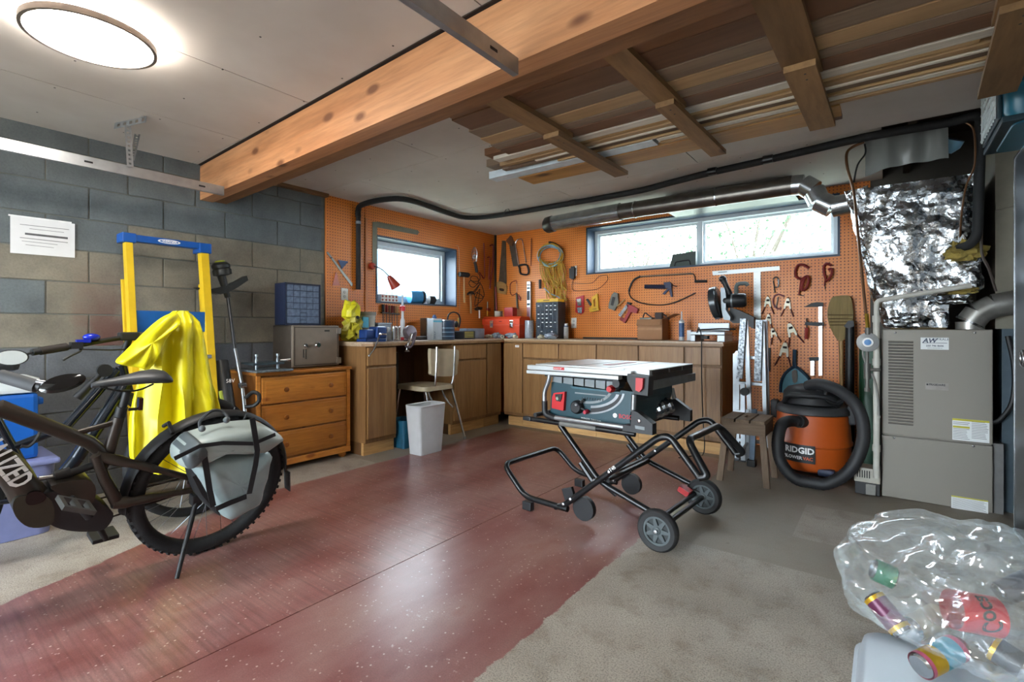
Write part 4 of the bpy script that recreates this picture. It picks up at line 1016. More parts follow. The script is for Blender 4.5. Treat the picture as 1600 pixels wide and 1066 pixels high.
def swheel(y_):
    m4 = Matrix.Translation((wx, y_, wr)) @ Matrix.Rotation(R(90), 4, 'X')
    prof = [(.066, -.020), (.086, -.022), (.094, -.016), (.0975, -.005), (.0975, .005), (.094, .016), (.086, .022), (.066, .020), (.066, -.020)]
    tw = ss(MB().lathe(prof, 36, m4, caps=False), 'wheel', TYRE, smooth=True)
    ss(MB().lathe([(.066, -.016), (.066, .016), (.056, .016), (.056, -.016), (.066, -.016)], 36, m4, caps=False), 'rim', RIMG, tw, True)
    ss(MB().lathe([(.057, -.004), (.057, .004)], 30, m4), 'disc_web', M('rim_dark', '#2a3033', .6), tw)
    for k in range(7):
        a = 2 * math.pi * k / 7; rm = m4 @ Matrix.Rotation(a, 4, 'Z')
        ss(MB().prism([rm @ Vector(v) for v in ((.016, -.012, .004), (.055, -.006, .004), (.055, .006, .004), (.016, .012, .004))], rm.to_3x3() @ Vector((0, 0, .010))), 'spoke', RIMG, tw)
    ss(MB().lathe([(.018, -.020), (.018, .018), (.010, .022), (.009, .026), (.0005, .027)], 16, m4), 'hub', RIMG, tw, True)
    ss(MB().lathe([(.010, .0262), (.009, .031), (.0005, .032)], 8, m4), 'hub_nut', BOLT, tw)
swheel(n_ - .032); swheel(f_ + .030)
text('T4B', 'arm_text', M('white_ink', '#e6e6e6'), st, .024, frame4(Q(735, 495, n_ - .0172) , (Q(800, 450, n_) - Q(735, 495, n_)), Vector((-(Q(800, 450, n_) - Q(735, 495, n_)).z, 0, (Q(800, 450, n_) - Q(735, 495, n_)).x))), .0005)

# ================================================================ bicycles and the things along the block wall
LEAN = 0.19; BO = Vector((-2.515, 0.984, 0)); WR = 0.322
_bm = Matrix.Translation(BO) @ Matrix.Rotation(LEAN, 4, 'Y'); _bi = _bm.inverted()
def K(px, py, w=0.0):
    """photo pixel -> local point of the leaning bike at side offset w (local x: side, y: backwards, z: up)"""
    r = (px - CXP) / FPX; u = (CYP - py) / FPX
    d = _bi.to_3x3() @ Vector((-_s + r * _c, _c + r * _s, u)); o = _bi @ Vector((0, 0, CAMH)); t = (w - o.x) / d.x
    return o + d * t
BRONZE = M('bronze_brown_frame', '#3a322b', .38, .35, var=.12, scale=6); RUB = M('bike_tyre', '#17181a', .75, var=.3, scale=60, bmp=.3); BKP = M('matt_black', '#131416', .55); RIMB = M('black_rim', '#22262a', .35, .5); GRIPG = M('grey_grip', '#3f4144', .7); SADD = M('saddle_vinyl', '#2a2c2f', .5)
bk = thing('bicycle', 'bronze electric mountain bike with grey pannier on its kickstand', 'bicycle', BO, 0, world=False); bk.rotation_euler = (0, LEAN, 0)
def kp(mb, name, mat, parent=bk, smooth=False, auto=None, label=None):
    o = mb.build(name, mat, parent, smooth, None, auto)
    if label: o['label'] = label
    return o
def wheel(root, build, yc, R_, tyre_r, knob=True, ns=28, gore=True):
    cz = R_; c = Vector((0, yc, cz))
    m4 = Matrix.Translation(c) @ Matrix.Rotation(R(90), 4, 'Y')
    rr = R_ - tyre_r
    tw = build(MB().torus(c, (1, 0, 0), rr, tyre_r, 64, 14), 'tyre', RUB, root, True)
    if knob:
        kb = MB(); n = 62
        for i in range(n):
            a = 2 * math.pi * i / n
            for sgn in (-1, 1):
                a2 = a + (0.02 if sgn > 0 else 0); rad = Vector((0, math.cos(a2), math.sin(a2))); tan = Vector((0, -math.sin(a2), math.cos(a2)))
                p = c + rad * (R_ - .004) + Vector((sgn * tyre_r * .55, 0, 0)); q = p - rad * .006
                kb.prism([q - tan * .006 - Vector((.009, 0, 0)), q + tan * .006 - Vector((.009, 0, 0)), q + tan * .006 + Vector((.009, 0, 0)), q - tan * .006 + Vector((.009, 0, 0))], rad * .008)
        o = build(kb, 'tread_knobs', RUB, tw)
    ri = rr - tyre_r * .62
    build(MB().lathe([(ri, -.014), (ri + .022, -.016), (ri + .022, .016), (ri, .014), (ri - .008, 0), (ri, -.014)], 56, m4, caps=False), 'rim', RIMB, root, True)
    hb = build(MB().lathe([(.012, -.06), (.030, -.045), (.030, -.035), (.016, -.03), (.016, .03), (.030, .035), (.030, .045), (.012, .06)], 18, m4), 'hub', BKP, root, True)
    sp_ = MB()
    for i in range(ns):
        a = 2 * math.pi * i / ns; side = -1 if i % 2 else 1; a2 = a + (.55 if (i // 2) % 2 else -.55)
        sp_.tube([c + Vector((side * .038, .028 * math.cos(a2), .028 * math.sin(a2))), c + Vector((0, ri * math.cos(a), ri * math.sin(a)))], .0013, 4, caps=False)
    build(sp_, 'spokes', M('steel_spoke', '#6c7074', .3, .8), root)
    build(MB().lathe([(.055, -.050), (.085, -.050), (.085, -.048), (.055, -.048), (.055, -.050)], 28, m4, caps=False), 'brake_disc', BOLT, root, True)
wheel(bk, kp, 0.0, WR, .032)
YFW = -1.17
wheel(bk, kp, YFW, WR, .032)
# fender (shell arc over the rear tyre)
def fender(root, build, yc, R_, a0, a1, w_=.038, mat=BKP, cz=None, name='mudguard'):
    rows_ = []; n = 26; cz = R_ if cz is None else cz
    for th in (0.0, .004):
        for i in range(n + 1): pass
    outer, inner = [], []
    for i in range(n + 1):
        a = R(a0 + (a1 - a0) * i / n); rad = Vector((0, math.cos(a), math.sin(a))); row = []
        for j in range(9):
            b_ = math.pi * (j / 8 - .5) * .95; row.append(Vector((0, yc, cz)) + rad * (R_ + .006 + .016 * math.cos(b_)) + Vector((w_ * math.sin(b_), 0, 0)))
        for j in range(8, -1, -1):
            b_ = math.pi * (j / 8 - .5) * .95; row.append(Vector((0, yc, cz)) + rad * (R_ + .002 + .016 * math.cos(b_)) + Vector(((w_ - .004) * math.sin(b_), 0, 0)))
        rows_.append(row)
    return build(MB().grid(rows_, closed_u=True), name, mat, root, True)
fd = fender(bk, kp, 0, WR, -2, 186)
kp(MB().prism([(-.03, .355, .30), (.03, .355, .30), (.026, .37, .19), (-.026, .37, .19)], (0, .004, 0)), 'mud_flap', M('grey_flap', '#3c4246', .6), fd)
p = K(263, 668, .0); kp(MB().tube([p + Vector((-.05, 0, -.01)), p + Vector((0, 0, .02)), p + Vector((.05, 0, -.01))], .008, 8), 'mudguard_clamp', BKP, fd, True)
# frame
def kt(pts, r, name, mat=BRONZE, n=12, parent=bk, fil=None): return kp(MB().tube(pts if fil is None else fillet(pts, fil, 5), r, n), name, mat, parent, True)
HT = Vector((0, -.80, .72)); HB = Vector((0, -.83, .60)); BB = Vector((0, -.42, .29))
ax = Vector((0, 0, WR))
ST0 = K(169, 708); ST1 = K(186, 652); TT0 = K(0, 638)
tj = K(139, 691)
kt([HT + Vector((0, 0, -.02)), TT0, tj, ST0 + Vector((0, -.01, -.005))], [.030, .029, .024, .022], 'top_tube')
kt([ST0 + Vector((0, -.02, -.05)), ST0, ST1], [.024, .022, .019], 'seat_tube')
kt([K(122, 676), K(181, 660)], .0105, 'gusset_tube')
dt = [HB + Vector((0, .02, .0)), K(0, 722), K(40, 768), K(62, 795)]
kt(bez(dt, 5), [.040] * 5 + [.046] * 5 + [.05] * 5 + [.05], 'down_tube', n=14)
kt([HT, HB], .026, 'head_tube')
# motor and bottom bracket shell
mot = [K(*p, .05) for p in ((70, 772), (105, 768), (140, 775), (160, 788), (177, 802), (172, 818), (158, 829), (125, 831), (95, 827), (72, 815), (60, 795))]
kp(MB().prism(bez(mot, 3, True), (-.11, 0, 0)), 'motor_cover', BKP, auto=40)
rd = [K(*p, .055) for p in ((38, 775), (60, 772), (82, 785), (84, 815), (68, 824), (45, 824), (28, 812), (20, 795), (24, 780))]
kp(MB().prism(bez(rd, 3, True), (-.12, 0, 0)), 'motor_housing', M('olive_motor', '#35332a', .4, .3), auto=40)
wb_ = [K(*p, .052) for p in ((80, 760), (135, 750), (150, 765), (140, 790), (100, 775))]; kp(MB().prism(bez(wb_, 3, True), (-.10, 0, 0)), 'frame_yoke', BRONZE, auto=40)
pv = [K(*p, .056) for p in ((44, 772), (58, 768), (72, 774), (68, 784), (48, 790), (40, 784))]; kp(MB().prism(bez(pv, 3, True), (-.008, 0, 0)), 'charge_port', M('gloss_black', '#0b0b0c', .15))
# swing arm: both sides
for w_ in (.052, -.052):
    kt(bez([K(150, 713, .03 if w_ > 0 else -.03), K(203, 724, w_), K(250, 735, w_), K(296, 747, w_)], 4), [.021] * 4 + [.017] * 4 + [.013] * 5, 'seat_stay')
    kt(bez([K(178, 786, w_ * .8), K(205, 784, w_), K(250, 775, w_), K(300, 766, w_)], 4), [.023] * 4 + [.018] * 4 + [.013] * 5, 'chain_stay')
    kt([K(149, 712, w_ * .8), K(163, 748, w_ * .8), K(183, 785, w_ * .8)], [.017, .019, .022], 'rocker_arm')
    kp(MB().rbox(w_ - .006, w_ + .006, -.03, .03, WR - .035, WR + .04, .004), 'dropout', BRONZE)
kt([K(103, 742), K(160, 722)], .014, 'shock_body', BKP); kt([K(85, 745), K(110, 738)], .020, 'shock_can', BKP); kt([K(60, 748), K(90, 744)], .008, 'shock_shaft', BOLT)
kp(MB().lathe([(.008, -.085), (.014, -.08), (.014, .08), (.008, .085)], 12, Matrix.Translation(ax) @ Matrix.Rotation(R(90), 4, 'Y')), 'rear_axle', BKP, smooth=True)
# crank and pedal
pc = K(140, 808, .07); pp = K(113, 781, .10)
kt([pc, pp + Vector((-.02, 0, 0))], [.015, .010], 'crank_arm', BKP)
pm = Matrix.Translation(pp + Vector((.05, 0, 0))) @ Matrix.Rotation(R(-28), 4, 'X'); pdl = MB()
for a, b_, c, d in ((-.05, .05, -.05, -.036), (-.05, .05, .036, .05), (-.05, -.036, -.036, .036), (.036, .05, -.036, .036), (-.036, .036, -.008, .008)): pdl.box(a, b_, c, d, -.008, .008, pm)
kp(pdl, 'pedal', M('grey_pedal', '#4c4c4a', .5, .4))
pp2 = Vector((-.13, BB.y - (pp.y - BB.y) - .02, max(.07, 2 * BB.z - pp.z - .02))); kt([Vector((-.07, BB.y, BB.z)), pp2 + Vector((.03, 0, 0))], [.014, .010], 'crank_arm', BKP)
pdl = MB().rbox(-.19, -.10, pp2.y - .045, pp2.y + .045, pp2.z - .009, pp2.z + .009, .004); kp(pdl, 'pedal', BKP)
# saddle and post
kt([ST1 + Vector((0, 0, -.02)), K(199, 610)], .0135, 'seat_post', BKP); kt([K(187, 651), K(191, 636)], .019, 'seat_collar', BKP)
rows_ = []
sadd = [((143, 603), .010, .012), ((152, 601), .020, .018), ((175, 598), .024, .022), ((200, 594), .035, .028), ((222, 590), .055, .032), ((245, 588), .070, .034), ((258, 589), .066, .030), ((265, 592), .040, .018)]
for (px, py), hw_, hh in sadd:
    c = K(px, py); rows_.append([c + Vector((hw_ * math.cos(2 * math.pi * j / 14), 0, hh * (math.sin(2 * math.pi * j / 14) if math.sin(2 * math.pi * j / 14) > 0 else .9 * math.sin(2 * math.pi * j / 14)) * .75)) for j in range(14)])
mb = MB().grid(rows_, closed_u=True); mb.f += [tuple(range(14)), tuple(range(8 * 14 - 1, 7 * 14 - 1, -1))]; mb.mi += [0, 0]; kp(mb, 'saddle', SADD, smooth=True, auto=70)
for w_ in (-.02, .02): kt(bez([K(155, 604, w_), K(185, 611, w_), K(215, 610, w_), K(240, 600, w_)], 4), .0035, 'saddle_rail', BKP, 6)
kt([K(201, 640), K(214, 639)], .006, 'light_bracket', BKP); p = K(219, 629); kp(MB().rbox(-.014, .014, p.y - .008, p.y + .008, p.z - .030, p.z + .020, .004), 'tail_light', M('dark_red_lens', '#2a0d0d', .2))
# fork, handlebar
FC = Vector((0, YFW, WR))
for w_ in (-.062, .062):
    kt([HB + Vector((w_, -.01, -.03)), FC + Vector((w_, 0, .0))], [.0175, .022], 'fork_leg', BKP)
kp(MB().rbox(-.085, .085, HB.y - .04, HB.y + .03, HB.z - .055, HB.z - .015, .012), 'fork_crown', BKP)
kt([HT + Vector((0, .01, -.02)), HT + Vector((0, -.01, .06)), HT + Vector((0, -.06, .085))], .017, 'stem', BKP)
g0 = K(0, 587, .30); g1 = K(58, 604, .37)
hb_ = HT + Vector((0, -.06, .085))
kt(bez([hb_ + Vector((-.38, .10, .02)), hb_ + Vector((-.18, .03, .012)), hb_ + Vector((0, 0, 0)), hb_ + Vector((.18, .04, .012)), g0 + Vector((-.06, -.05, .01)), g0], 5), .0125, 'handlebar', BKP)
kt([g0, g1], .0185, 'grip', GRIPG); kt([hb_ + Vector((-.25, .06, .018)), hb_ + Vector((-.39, .105, .02))], .0175, 'grip', GRIPG)
m0 = K(57, 596, .375); m1 = K(83, 600, .40); mc = K(98, 599, .41)
kt([m0, m1], .006, 'mirror_arm', BOLT); kt([K(55, 600, .365), K(66, 605, .38)], .014, 'bar_end_plug', BKP)
mm = Matrix.Translation(mc) @ Matrix.Rotation(R(38), 4, 'Y') @ Matrix.Rotation(R(22), 4, 'X')
kp(MB().lathe([(.0005, -.008), (.028, -.007), (.036, 0), (.030, .007), (.0005, .008)], 22, mm, sx=.85, sy=1.5), 'mirror', M('gloss_black', '#0b0b0c'), smooth=True)
# kickstand
ks0 = K(307, 782, .075); ks1 = _bi @ Vector((-2.298, .79, .006)); kt([ks0, ks1], [.011, .009], 'kickstand', BKP); kp(MB().rbox(ks0.x - .03, ks0.x + .014, ks0.y - .02, ks0.y + .02, ks0.z - .02, ks0.z + .03, .006), 'kickstand_mount', BKP)
# chain
ch = MB(); 
for z_, s_ in ((.035, 1), (-.028, -1)): ch.tube([Vector((-.05, -.02, WR + z_)), Vector((-.05, BB.y, BB.z + s_ * .05))], .004, 5)
kp(ch, 'chain', M('chain_steel', '#3a3530', .4, .8))
kp(MB().lathe([(.02, 0), (.075, .004), (.075, .008), (.02, .012)], 24, Matrix.Translation((-.058, 0, WR)) @ Matrix.Rotation(R(90), 4, 'Y')), 'sprocket', BOLT, smooth=True)
# white frame lettering, reading down the tube
dA = K(0, 722, .05); dB = K(40, 768, .05); dx = (dB - dA).normalized(); nrm = Vector((1, 0, 0)); dy = nrm.cross(dx)
endp = K(37, 758, .0535)
text('SPECIALIZED', 'frame_lettering', M('white_decal', '#c9c7c2', .4, var=.03), bk, .085, frame4(endp, dx, dy), .0012, align='RIGHT', bold=.002, wx=.62)
# pannier
CAN = M('grey_tarpaulin', '#93a3a3', .38, var=.12, scale=7, col2='#7f9092'); CANL = M('light_grey_tarpaulin', '#949e9a', .38, var=.1, scale=7); STRP = M('black_webbing', '#17181b', .8); CAND = M('dark_grey_tarpaulin', '#4d5558', .5)
def c3(cx, cy): return 180 + .2815 * cx, 620 + .2815 * cy
pw = .075
pn = thing('pannier', 'grey waterproof pannier bag with black straps hanging on the rear wheel', 'pannier', BO, 0, world=False); pn.rotation_euler = (0, LEAN, 0)
def puff(poly, w0, w1, name, mat, parent=pn, bulge=.03, n=10):
    """soft bag panel: outline at w0, rounded out to w1"""
    pts = [K(*c3(*p), w0) for p in poly]; loop = bez(pts, 3, True); c = sum(loop, Vector()) / len(loop); rows_ = []
    for k, (s_, h_) in enumerate(((1, 0), (1.0, .55), (.95, .82), (.82, .95), (.5, 1.0), (.02, 1.0))):
        rows_.append([c + (p - c) * s_ + Vector(((w1 - w0) * h_ + .004 * math.sin(p.y * 60 + p.z * 45) * s_, 0, 0)) for p in loop])
    m = MB().grid(rows_, closed_u=True); nn = len(loop); m.f.append(tuple(range(nn - 1, -1, -1))); m.mi.append(0)
    return kp(m, name, mat, parent, True, auto=60)
puff([(370, 330), (440, 300), (600, 280), (790, 268), (800, 320), (770, 440), (735, 548), (655, 590), (572, 632), (500, 560), (425, 430)], pw, pw + .15, 'bag_body', CAN)
puff([(305, 270), (330, 240), (400, 192), (560, 150), (745, 128), (840, 165), (870, 195), (800, 240), (760, 258), (600, 262), (470, 262), (400, 300), (335, 345), (308, 330)], pw + .01, pw + .165, 'bag_flap', CANL)
puff([(310, 268), (345, 232), (400, 192), (450, 255), (400, 300), (335, 345)], pw + .015, pw + .172, 'flap_end', CAND)
def strap(pts, w0, wd, name='strap'):
    q = [K(*c3(*p), w0) for p in pts]; m = MB(); rows_ = []
    for i, p in enumerate(q):
        d = (q[min(i + 1, len(q) - 1)] - q[max(i - 1, 0)]).normalized(); s_ = Vector((1, 0, 0)).cross(d).normalized() * wd / 2
        rows_.append([p - s_, p + s_, p + s_ + Vector((-.004, 0, 0)), p - s_ + Vector((-.004, 0, 0))])
    m.grid(rows_, closed_u=True); m.f += [(0, 1, 2, 3), tuple(len(m.v) - 1 - i for i in range(4))]; m.mi += [0, 0]; return kp(m, name, STRP, pn)
strap([(762, 120), (775, 200), (790, 300), (780, 380), (745, 540)], pw + .185, .022); strap([(490, 300), (510, 420), (525, 520), (545, 610)], pw + .165, .022); strap([(330, 345), (470, 275), (600, 258), (770, 262), (890, 210)], pw + .18, .016)
strap([(560, 625), (640, 590), (730, 555)], pw + .16, .022, 'bottom_binding'); strap([(440, 440), (490, 540), (545, 605)], pw + .155, .014)
puff([(372, 325), (425, 340), (440, 450), (540, 615), (520, 610), (430, 520)], pw - .012, pw + .09, 'bag_side', STRP)
kp(MB().tube(bez([K(*c3(470, 175), pw + .08), K(*c3(475, 130), pw + .07), K(*c3(540, 78), pw + .05), K(*c3(600, 85), pw + .05), K(*c3(632, 125), pw + .08)], 5), .0065, 8), 'carry_handle', M('dark_grip', '#33373a', .6), pn, True)
for p in ((482, 178), (618, 130)): q = K(*c3(*p), pw + .16); kp(MB().ball(q, .013, 8), 'buckle', CAND, pn, True)
q = K(*c3(560, 300), pw + .156); text('ORTLIEB', 'bag_lettering', STRP, pn, .017, frame4(q, K(*c3(650, 282), pw + .156) - q, Vector((0, 0.12, 1))), .0006)
q = K(*c3(775, 455), pw + .12); kp(MB().prism([q, q + Vector((0, .02, .02)), q + Vector((0, .018, .055)), q + Vector((0, 0, .05))], (.004, 0, 0)), 'reflector', M('hi_vis_yellow', '#c9d21a', .4), pn)
kp(MB().rbox(pw - .03, pw, -.02, .24, WR + .20, WR + .22, .004), 'hook_rail', BKP, pn)
kt([Vector((.045, .02, WR + .02)), Vector((.055, .10, WR + .33))], .006, 'rack_strut', BKP); kt([Vector((-.045, .02, WR + .02)), Vector((-.055, .10, WR + .33))], .006, 'rack_strut', BKP)

# ---------------------------------------------------------------- second bicycle, facing the other way
X2 = -3.03; O2 = Vector((X2, 1.13, 0))
MID = M('midnight_blue_frame', '#1b222c', .22, .5, var=.15, coat=.5)
b2 = thing('bicycle', 'dark blue-black bicycle behind the bronze bike, facing the other way', 'bicycle', O2, 0)
def W2(px, py, dx=0.0): return P(px, py, x=X2 + dx)
def p2(mb, name, mat, parent=b2, smooth=False, auto=None): return part(mb, name, mat, parent, smooth, auto)
def sub2(mb, name, mat, parent, smooth=False, auto=None):
    mb.v = [(a + O2.x, b_ + O2.y, c + 0) for a, b_, c in mb.v]; return part(mb, name, mat, parent, smooth, auto)
wheel(b2, sub2, 0.0, .325, .024, knob=False, ns=24); wheel(b2, sub2, -1.06, .325, .024, knob=False, ns=24)
def t2(pts, r, name, mat=MID, n=12): return p2(MB().tube(pts, r, n), name, mat, b2, True)
h1 = W2(189, 572); h0 = W2(200, 612)
t2([h1, h0], .024, 'head_tube')
t2([W2(183, 578), W2(103, 668)], .021, 'top_tube'); t2([W2(196, 600), W2(120, 716)], .030, 'down_tube')
t2([W2(120, 716), W2(60, 790)], .030, 'down_tube_lower'); bb2 = W2(62, 788); bb2.z = max(bb2.z, .27)
sp2 = Vector((X2, bb2.y - .19, .78)); t2([bb2, sp2], .018, 'seat_tube'); t2([W2(103, 668), Vector((X2, bb2.y - .10, .50))], .018, 'top_tube_rear')
ra = Vector((X2, 1.13 - 1.06, .325))
for w_ in (-.05, .05):
    t2([bb2 + Vector((w_ * .6, 0, 0)), ra + Vector((w_, 0, 0))], .011, 'chain_stay'); t2([sp2 + Vector((w_ * .5, .04, -.15)), ra + Vector((w_, 0, 0))], .009, 'seat_stay')
    t2([h0 + Vector((w_, 0, -.03)), Vector((X2 + w_, 1.13, .325))], [.018, .014], 'fork_leg', BKP)
p2(MB().rbox(X2 - .07, X2 + .07, h0.y - .02, h0.y + .03, h0.z - .045, h0.z - .01, .008), 'fork_crown', BKP)
p2(MB().rbox(X2 - .07, X2 + .07, sp2.y - .16, sp2.y + .12, sp2.z + .06, sp2.z + .11, .03), 'saddle', SADD); t2([sp2, sp2 + Vector((0, -.01, .07))], .013, 'seat_post', BKP)
cr = Vector((X2 + .07, bb2.y, bb2.z)); t2([cr, cr + Vector((.01, .12, -.11))], .011, 'crank_arm', BKP); t2([cr + Vector((-.14, 0, 0)), cr + Vector((-.15, -.12, .11))], .011, 'crank_arm', BKP)
p2(MB().lathe([(.02, 0), (.085, .003), (.085, .007), (.02, .01)], 24, Matrix.Translation((X2 + .04, bb2.y, bb2.z)) @ Matrix.Rotation(R(90), 4, 'Y')), 'chain_ring', BKP, b2, True)
# handlebar, turned, with mirror, brake lever and blue bell
sm = W2(203, 526, .03); t2([h1, W2(196, 545), sm], .016, 'stem', BKP); p2(MB().rbox(sm.x - .03, sm.x + .03, sm.y - .045, sm.y + .035, sm.z - .02, sm.z + .022, .008), 'display', BKP)
bar = [sm, W2(170, 531, .06), W2(120, 540, .10), W2(90, 545, .12), W2(62, 549, .14)]; t2(bez(bar, 4), .0115, 'handlebar', BKP)
t2(bez([sm, sm + Vector((.0, .10, .0)), sm + Vector((-.02, .2, -.02))], 4), .0115, 'handlebar', BKP)
t2([W2(104, 542, .11), W2(62, 549, .14)], .0175, 'grip', M('brown_black_grip', '#241c18', .7)); t2([W2(62, 549, .14), W2(50, 551, .15)], .014, 'bar_end', BKP)
t2(bez([W2(122, 541, .10), W2(126, 548, .12), W2(112, 555, .14), W2(98, 563, .15)], 4), .005, 'brake_lever', BKP, 8); t2([W2(126, 546, .11), W2(175, 547, .08), W2(200, 546, .04)], .004, 'brake_cable', BKP, 6)
p2(MB().cbox(W2(119, 540, .105), (.05, .04, .03)), 'brake_mount', BKP)
bl = W2(143, 527, .09); p2(MB().ball(bl + Vector((0, .0, .0)), .022, 10, (1, 1.5, .8)), 'bell', M('cobalt_blue', '#1c2fb0', .25, .2), b2, True); p2(MB().cbox(W2(130, 533, .10), (.03, .05, .015)), 'bell_clamp', M('cobalt_blue', '#1c2fb0'))
mc = W2(18, 559, .17); t2([W2(50, 551, .15), W2(36, 556, .16)], .005, 'mirror_arm', BKP, 8)
mm = Matrix.Translation(mc) @ Matrix.Rotation(R(-8), 4, 'Z') @ Matrix.Rotation(R(90), 4, 'Y')
p2(MB().lathe([(.0005, -.010), (.045, -.008), (.052, 0), (.050, .004), (.046, .005)], 26, mm, sx=.62, sy=1.0), 'mirror_shell', BKP, b2, True)
p2(MB().lathe([(.0005, .0055), (.047, .0055)], 26, mm, sx=.62, sy=1.0, caps=False), 'mirror_glass', M('mirror_glass', '#e6eeee', .25, .6, var=.02), b2)
# folded grip sticking up beside the top tube
t2([W2(120, 622, .06), W2(150, 592, .07)], [.020, .014], 'pump', BKP); p2(MB().lathe([(.012, -.01), (.030, -.01), (.030, .012), (.012, .012)], 18, Matrix.Translation(W2(163, 579, .07)) @ Matrix.Rotation(R(90), 4, 'Y')), 'pump_head', BKP, b2, True)
t2([W2(150, 592, .07), W2(160, 581, .07)], .012, 'pump_neck', BKP)
for a in ((84, 700), (62, 706)): pass
t2(bez([W2(33, 697, .10), W2(44, 698, .10), W2(54, 690, .10), W2(60, 680, .09), W2(64, 672, .06)], 4), .006, 'lock_loop', BKP, 8)

# ---------------------------------------------------------------- cooler
CX0 = -3.40
a = P(0, 612, x=CX0); b_ = P(61, 625, x=CX0); yb_ = b_.y
t = thing('cooler', 'blue picnic cooler with white lid against the block wall', 'cooler', (-3.58, .36, 0))
CBL = M('cooler_blue', '#1256a8', .4, var=.1); CWH = M('cooler_white', '#c9cfd0', .45, var=.05)
zt_ = P(61, 613, x=CX0).z; zb_ = P(61, 715, x=CX0).z
part(MB().rbox(-3.72, CX0, yb_ - .56, yb_, zb_, zt_ - .002, .02), 'body', CBL, t); part(MB().rbox(-3.728, CX0 + .008, yb_ - .568, yb_ + .006, zt_, zt_ + .075, .018), 'lid', CWH, t)
part(MB().rbox(-3.65, -3.47, yb_ + .001, yb_ + .03, zt_ - .07, zt_ - .035, .008), 'handle', CBL, t); part(MB().box(CX0 - .0, CX0 + .004, yb_ - .5, yb_ - .03, zt_ - .12, zt_ - .113), 'moulded_line', CWH, t)
t = thing('storage_tote', 'pale lilac storage tote on the floor under the cooler', 'tote', (-3.58, .36, 0))
part(tub(-3.74, -3.34, yb_ - .60, yb_ + .06, zb_ - .03, .94, .006), 'tub', M('lilac_plastic', '#7f86b4', .4, var=.1), t, auto=40); part(MB().rbox(-3.75, -3.33, yb_ - .61, yb_ + .07, zb_ - .029, zb_ - .002, .01), 'lid', M('lilac_plastic', '#7f86b4'), t)

# ---------------------------------------------------------------- yellow ladder leaning on the wall
YEL = M('yellow_fibreglass', '#d8b21c', .4, var=.14, scale=9); LBL = M('ladder_blue', '#0f4f9c', .4, var=.1)
yl0, yl1 = P(201, 380, x=-3.66).y, P(316, 395, x=-3.66).y; ztop = 1.585
t = thing('step_ladder', 'yellow step ladder with blue top leaning on the block wall', 'ladder', (-3.45, (yl0 + yl1) / 2, 0))
def lx(z): return -3.70 + (1.60 - z) * .15
def railbar(y_, w_, d_, name, mat, dx=0, z1=ztop - .03):
    m = MB(); m.add([(lx(z) + dx + a, y_ + b_, z) for z in (.03, z1) for a, b_ in ((0, -w_ / 2), (d_, -w_ / 2), (d_, w_ / 2), (0, w_ / 2))], [(0, 1, 2, 3), (7, 6, 5, 4), (0, 4, 5, 1), (1, 5, 6, 2), (2, 6, 7, 3), (3, 7, 4, 0)]); return part(m, name, mat, t)
for y_, w_ in ((yl0 - .005, .034), (yl1 + .005, .045)):
    r_ = railbar(y_, w_, .06, 'rail', YEL); part(MB().rbox(lx(.03) - .005, lx(.03) + .07, y_ - .028, y_ + .028, 0.001, .05, .006), 'foot', BKP, r_)
    railbar(y_ + (.008 if y_ > 1.2 else -.008), w_ * .7, .03, 'rear_rail', YEL, -.06, 1.32)
part(MB().rbox(lx(ztop) - .04, lx(ztop) + .075, yl0 - .04, yl0 + .03, ztop - .045, ztop + .012, .006), 'top_corner', LBL, t); part(MB().rbox(lx(ztop) - .04, lx(ztop) + .075, yl1 - .03, yl1 + .045, ztop - .06, ztop + .006, .006), 'top_corner', LBL, t)
top = part(MB().rbox(lx(ztop) + .01, lx(ztop) + .07, yl0 + .02, yl1 - .02, ztop - .035, ztop + .006, .004), 'top_cap', LBL, t)
lc = Vector((lx(ztop) + .0705, (yl0 + yl1) / 2 + .0, ztop - .014)); o3 = ORG[t.name]
part(MB().lathe([(.0005, 0), (.062, 0), (.062, .0012), (.0005, .0012)], 30, Matrix.Translation(lc) @ Matrix.Rotation(R(90), 4, 'Y'), sx=.21), 'logo_oval', M('white_ink', '#e6e6e6'), top, True)
part(MB().lathe([(.0005, 0), (.052, 0), (.052, .0006), (.0005, .0006)], 30, Matrix.Translation(lc + Vector((.0012, 0, 0))) @ Matrix.Rotation(R(90), 4, 'Y'), sx=.16), 'logo_field', LBL, top, True)
text('WERNER', 'logo_text', M('white_ink', '#e6e6e6'), top, .016, frame4(lc + Vector((.0022, 0, 0)) - Vector(o3), (0, 1, 0), (0, 0, 1)), .0004, align='CENTER', shear=.2, bold=.0006, wx=1.25)
for k, z_ in enumerate((.28, .56, .84)): part(MB().rbox(lx(z_) + .002, lx(z_) + .075, yl0, yl1, z_ - .012, z_ + .012, .004), 'step', M('step_alu', '#8f9499', .4, .6), t)
zs_ = P(260, 500, x=-3.58).z
part(MB().rbox(lx(zs_) + .005, lx(zs_) + .05, yl0 + .015, yl1 - .01, zs_ - .075, zs_ + .055, .006), 'tool_shelf', M('shelf_blue', '#0f5496', .45), t)

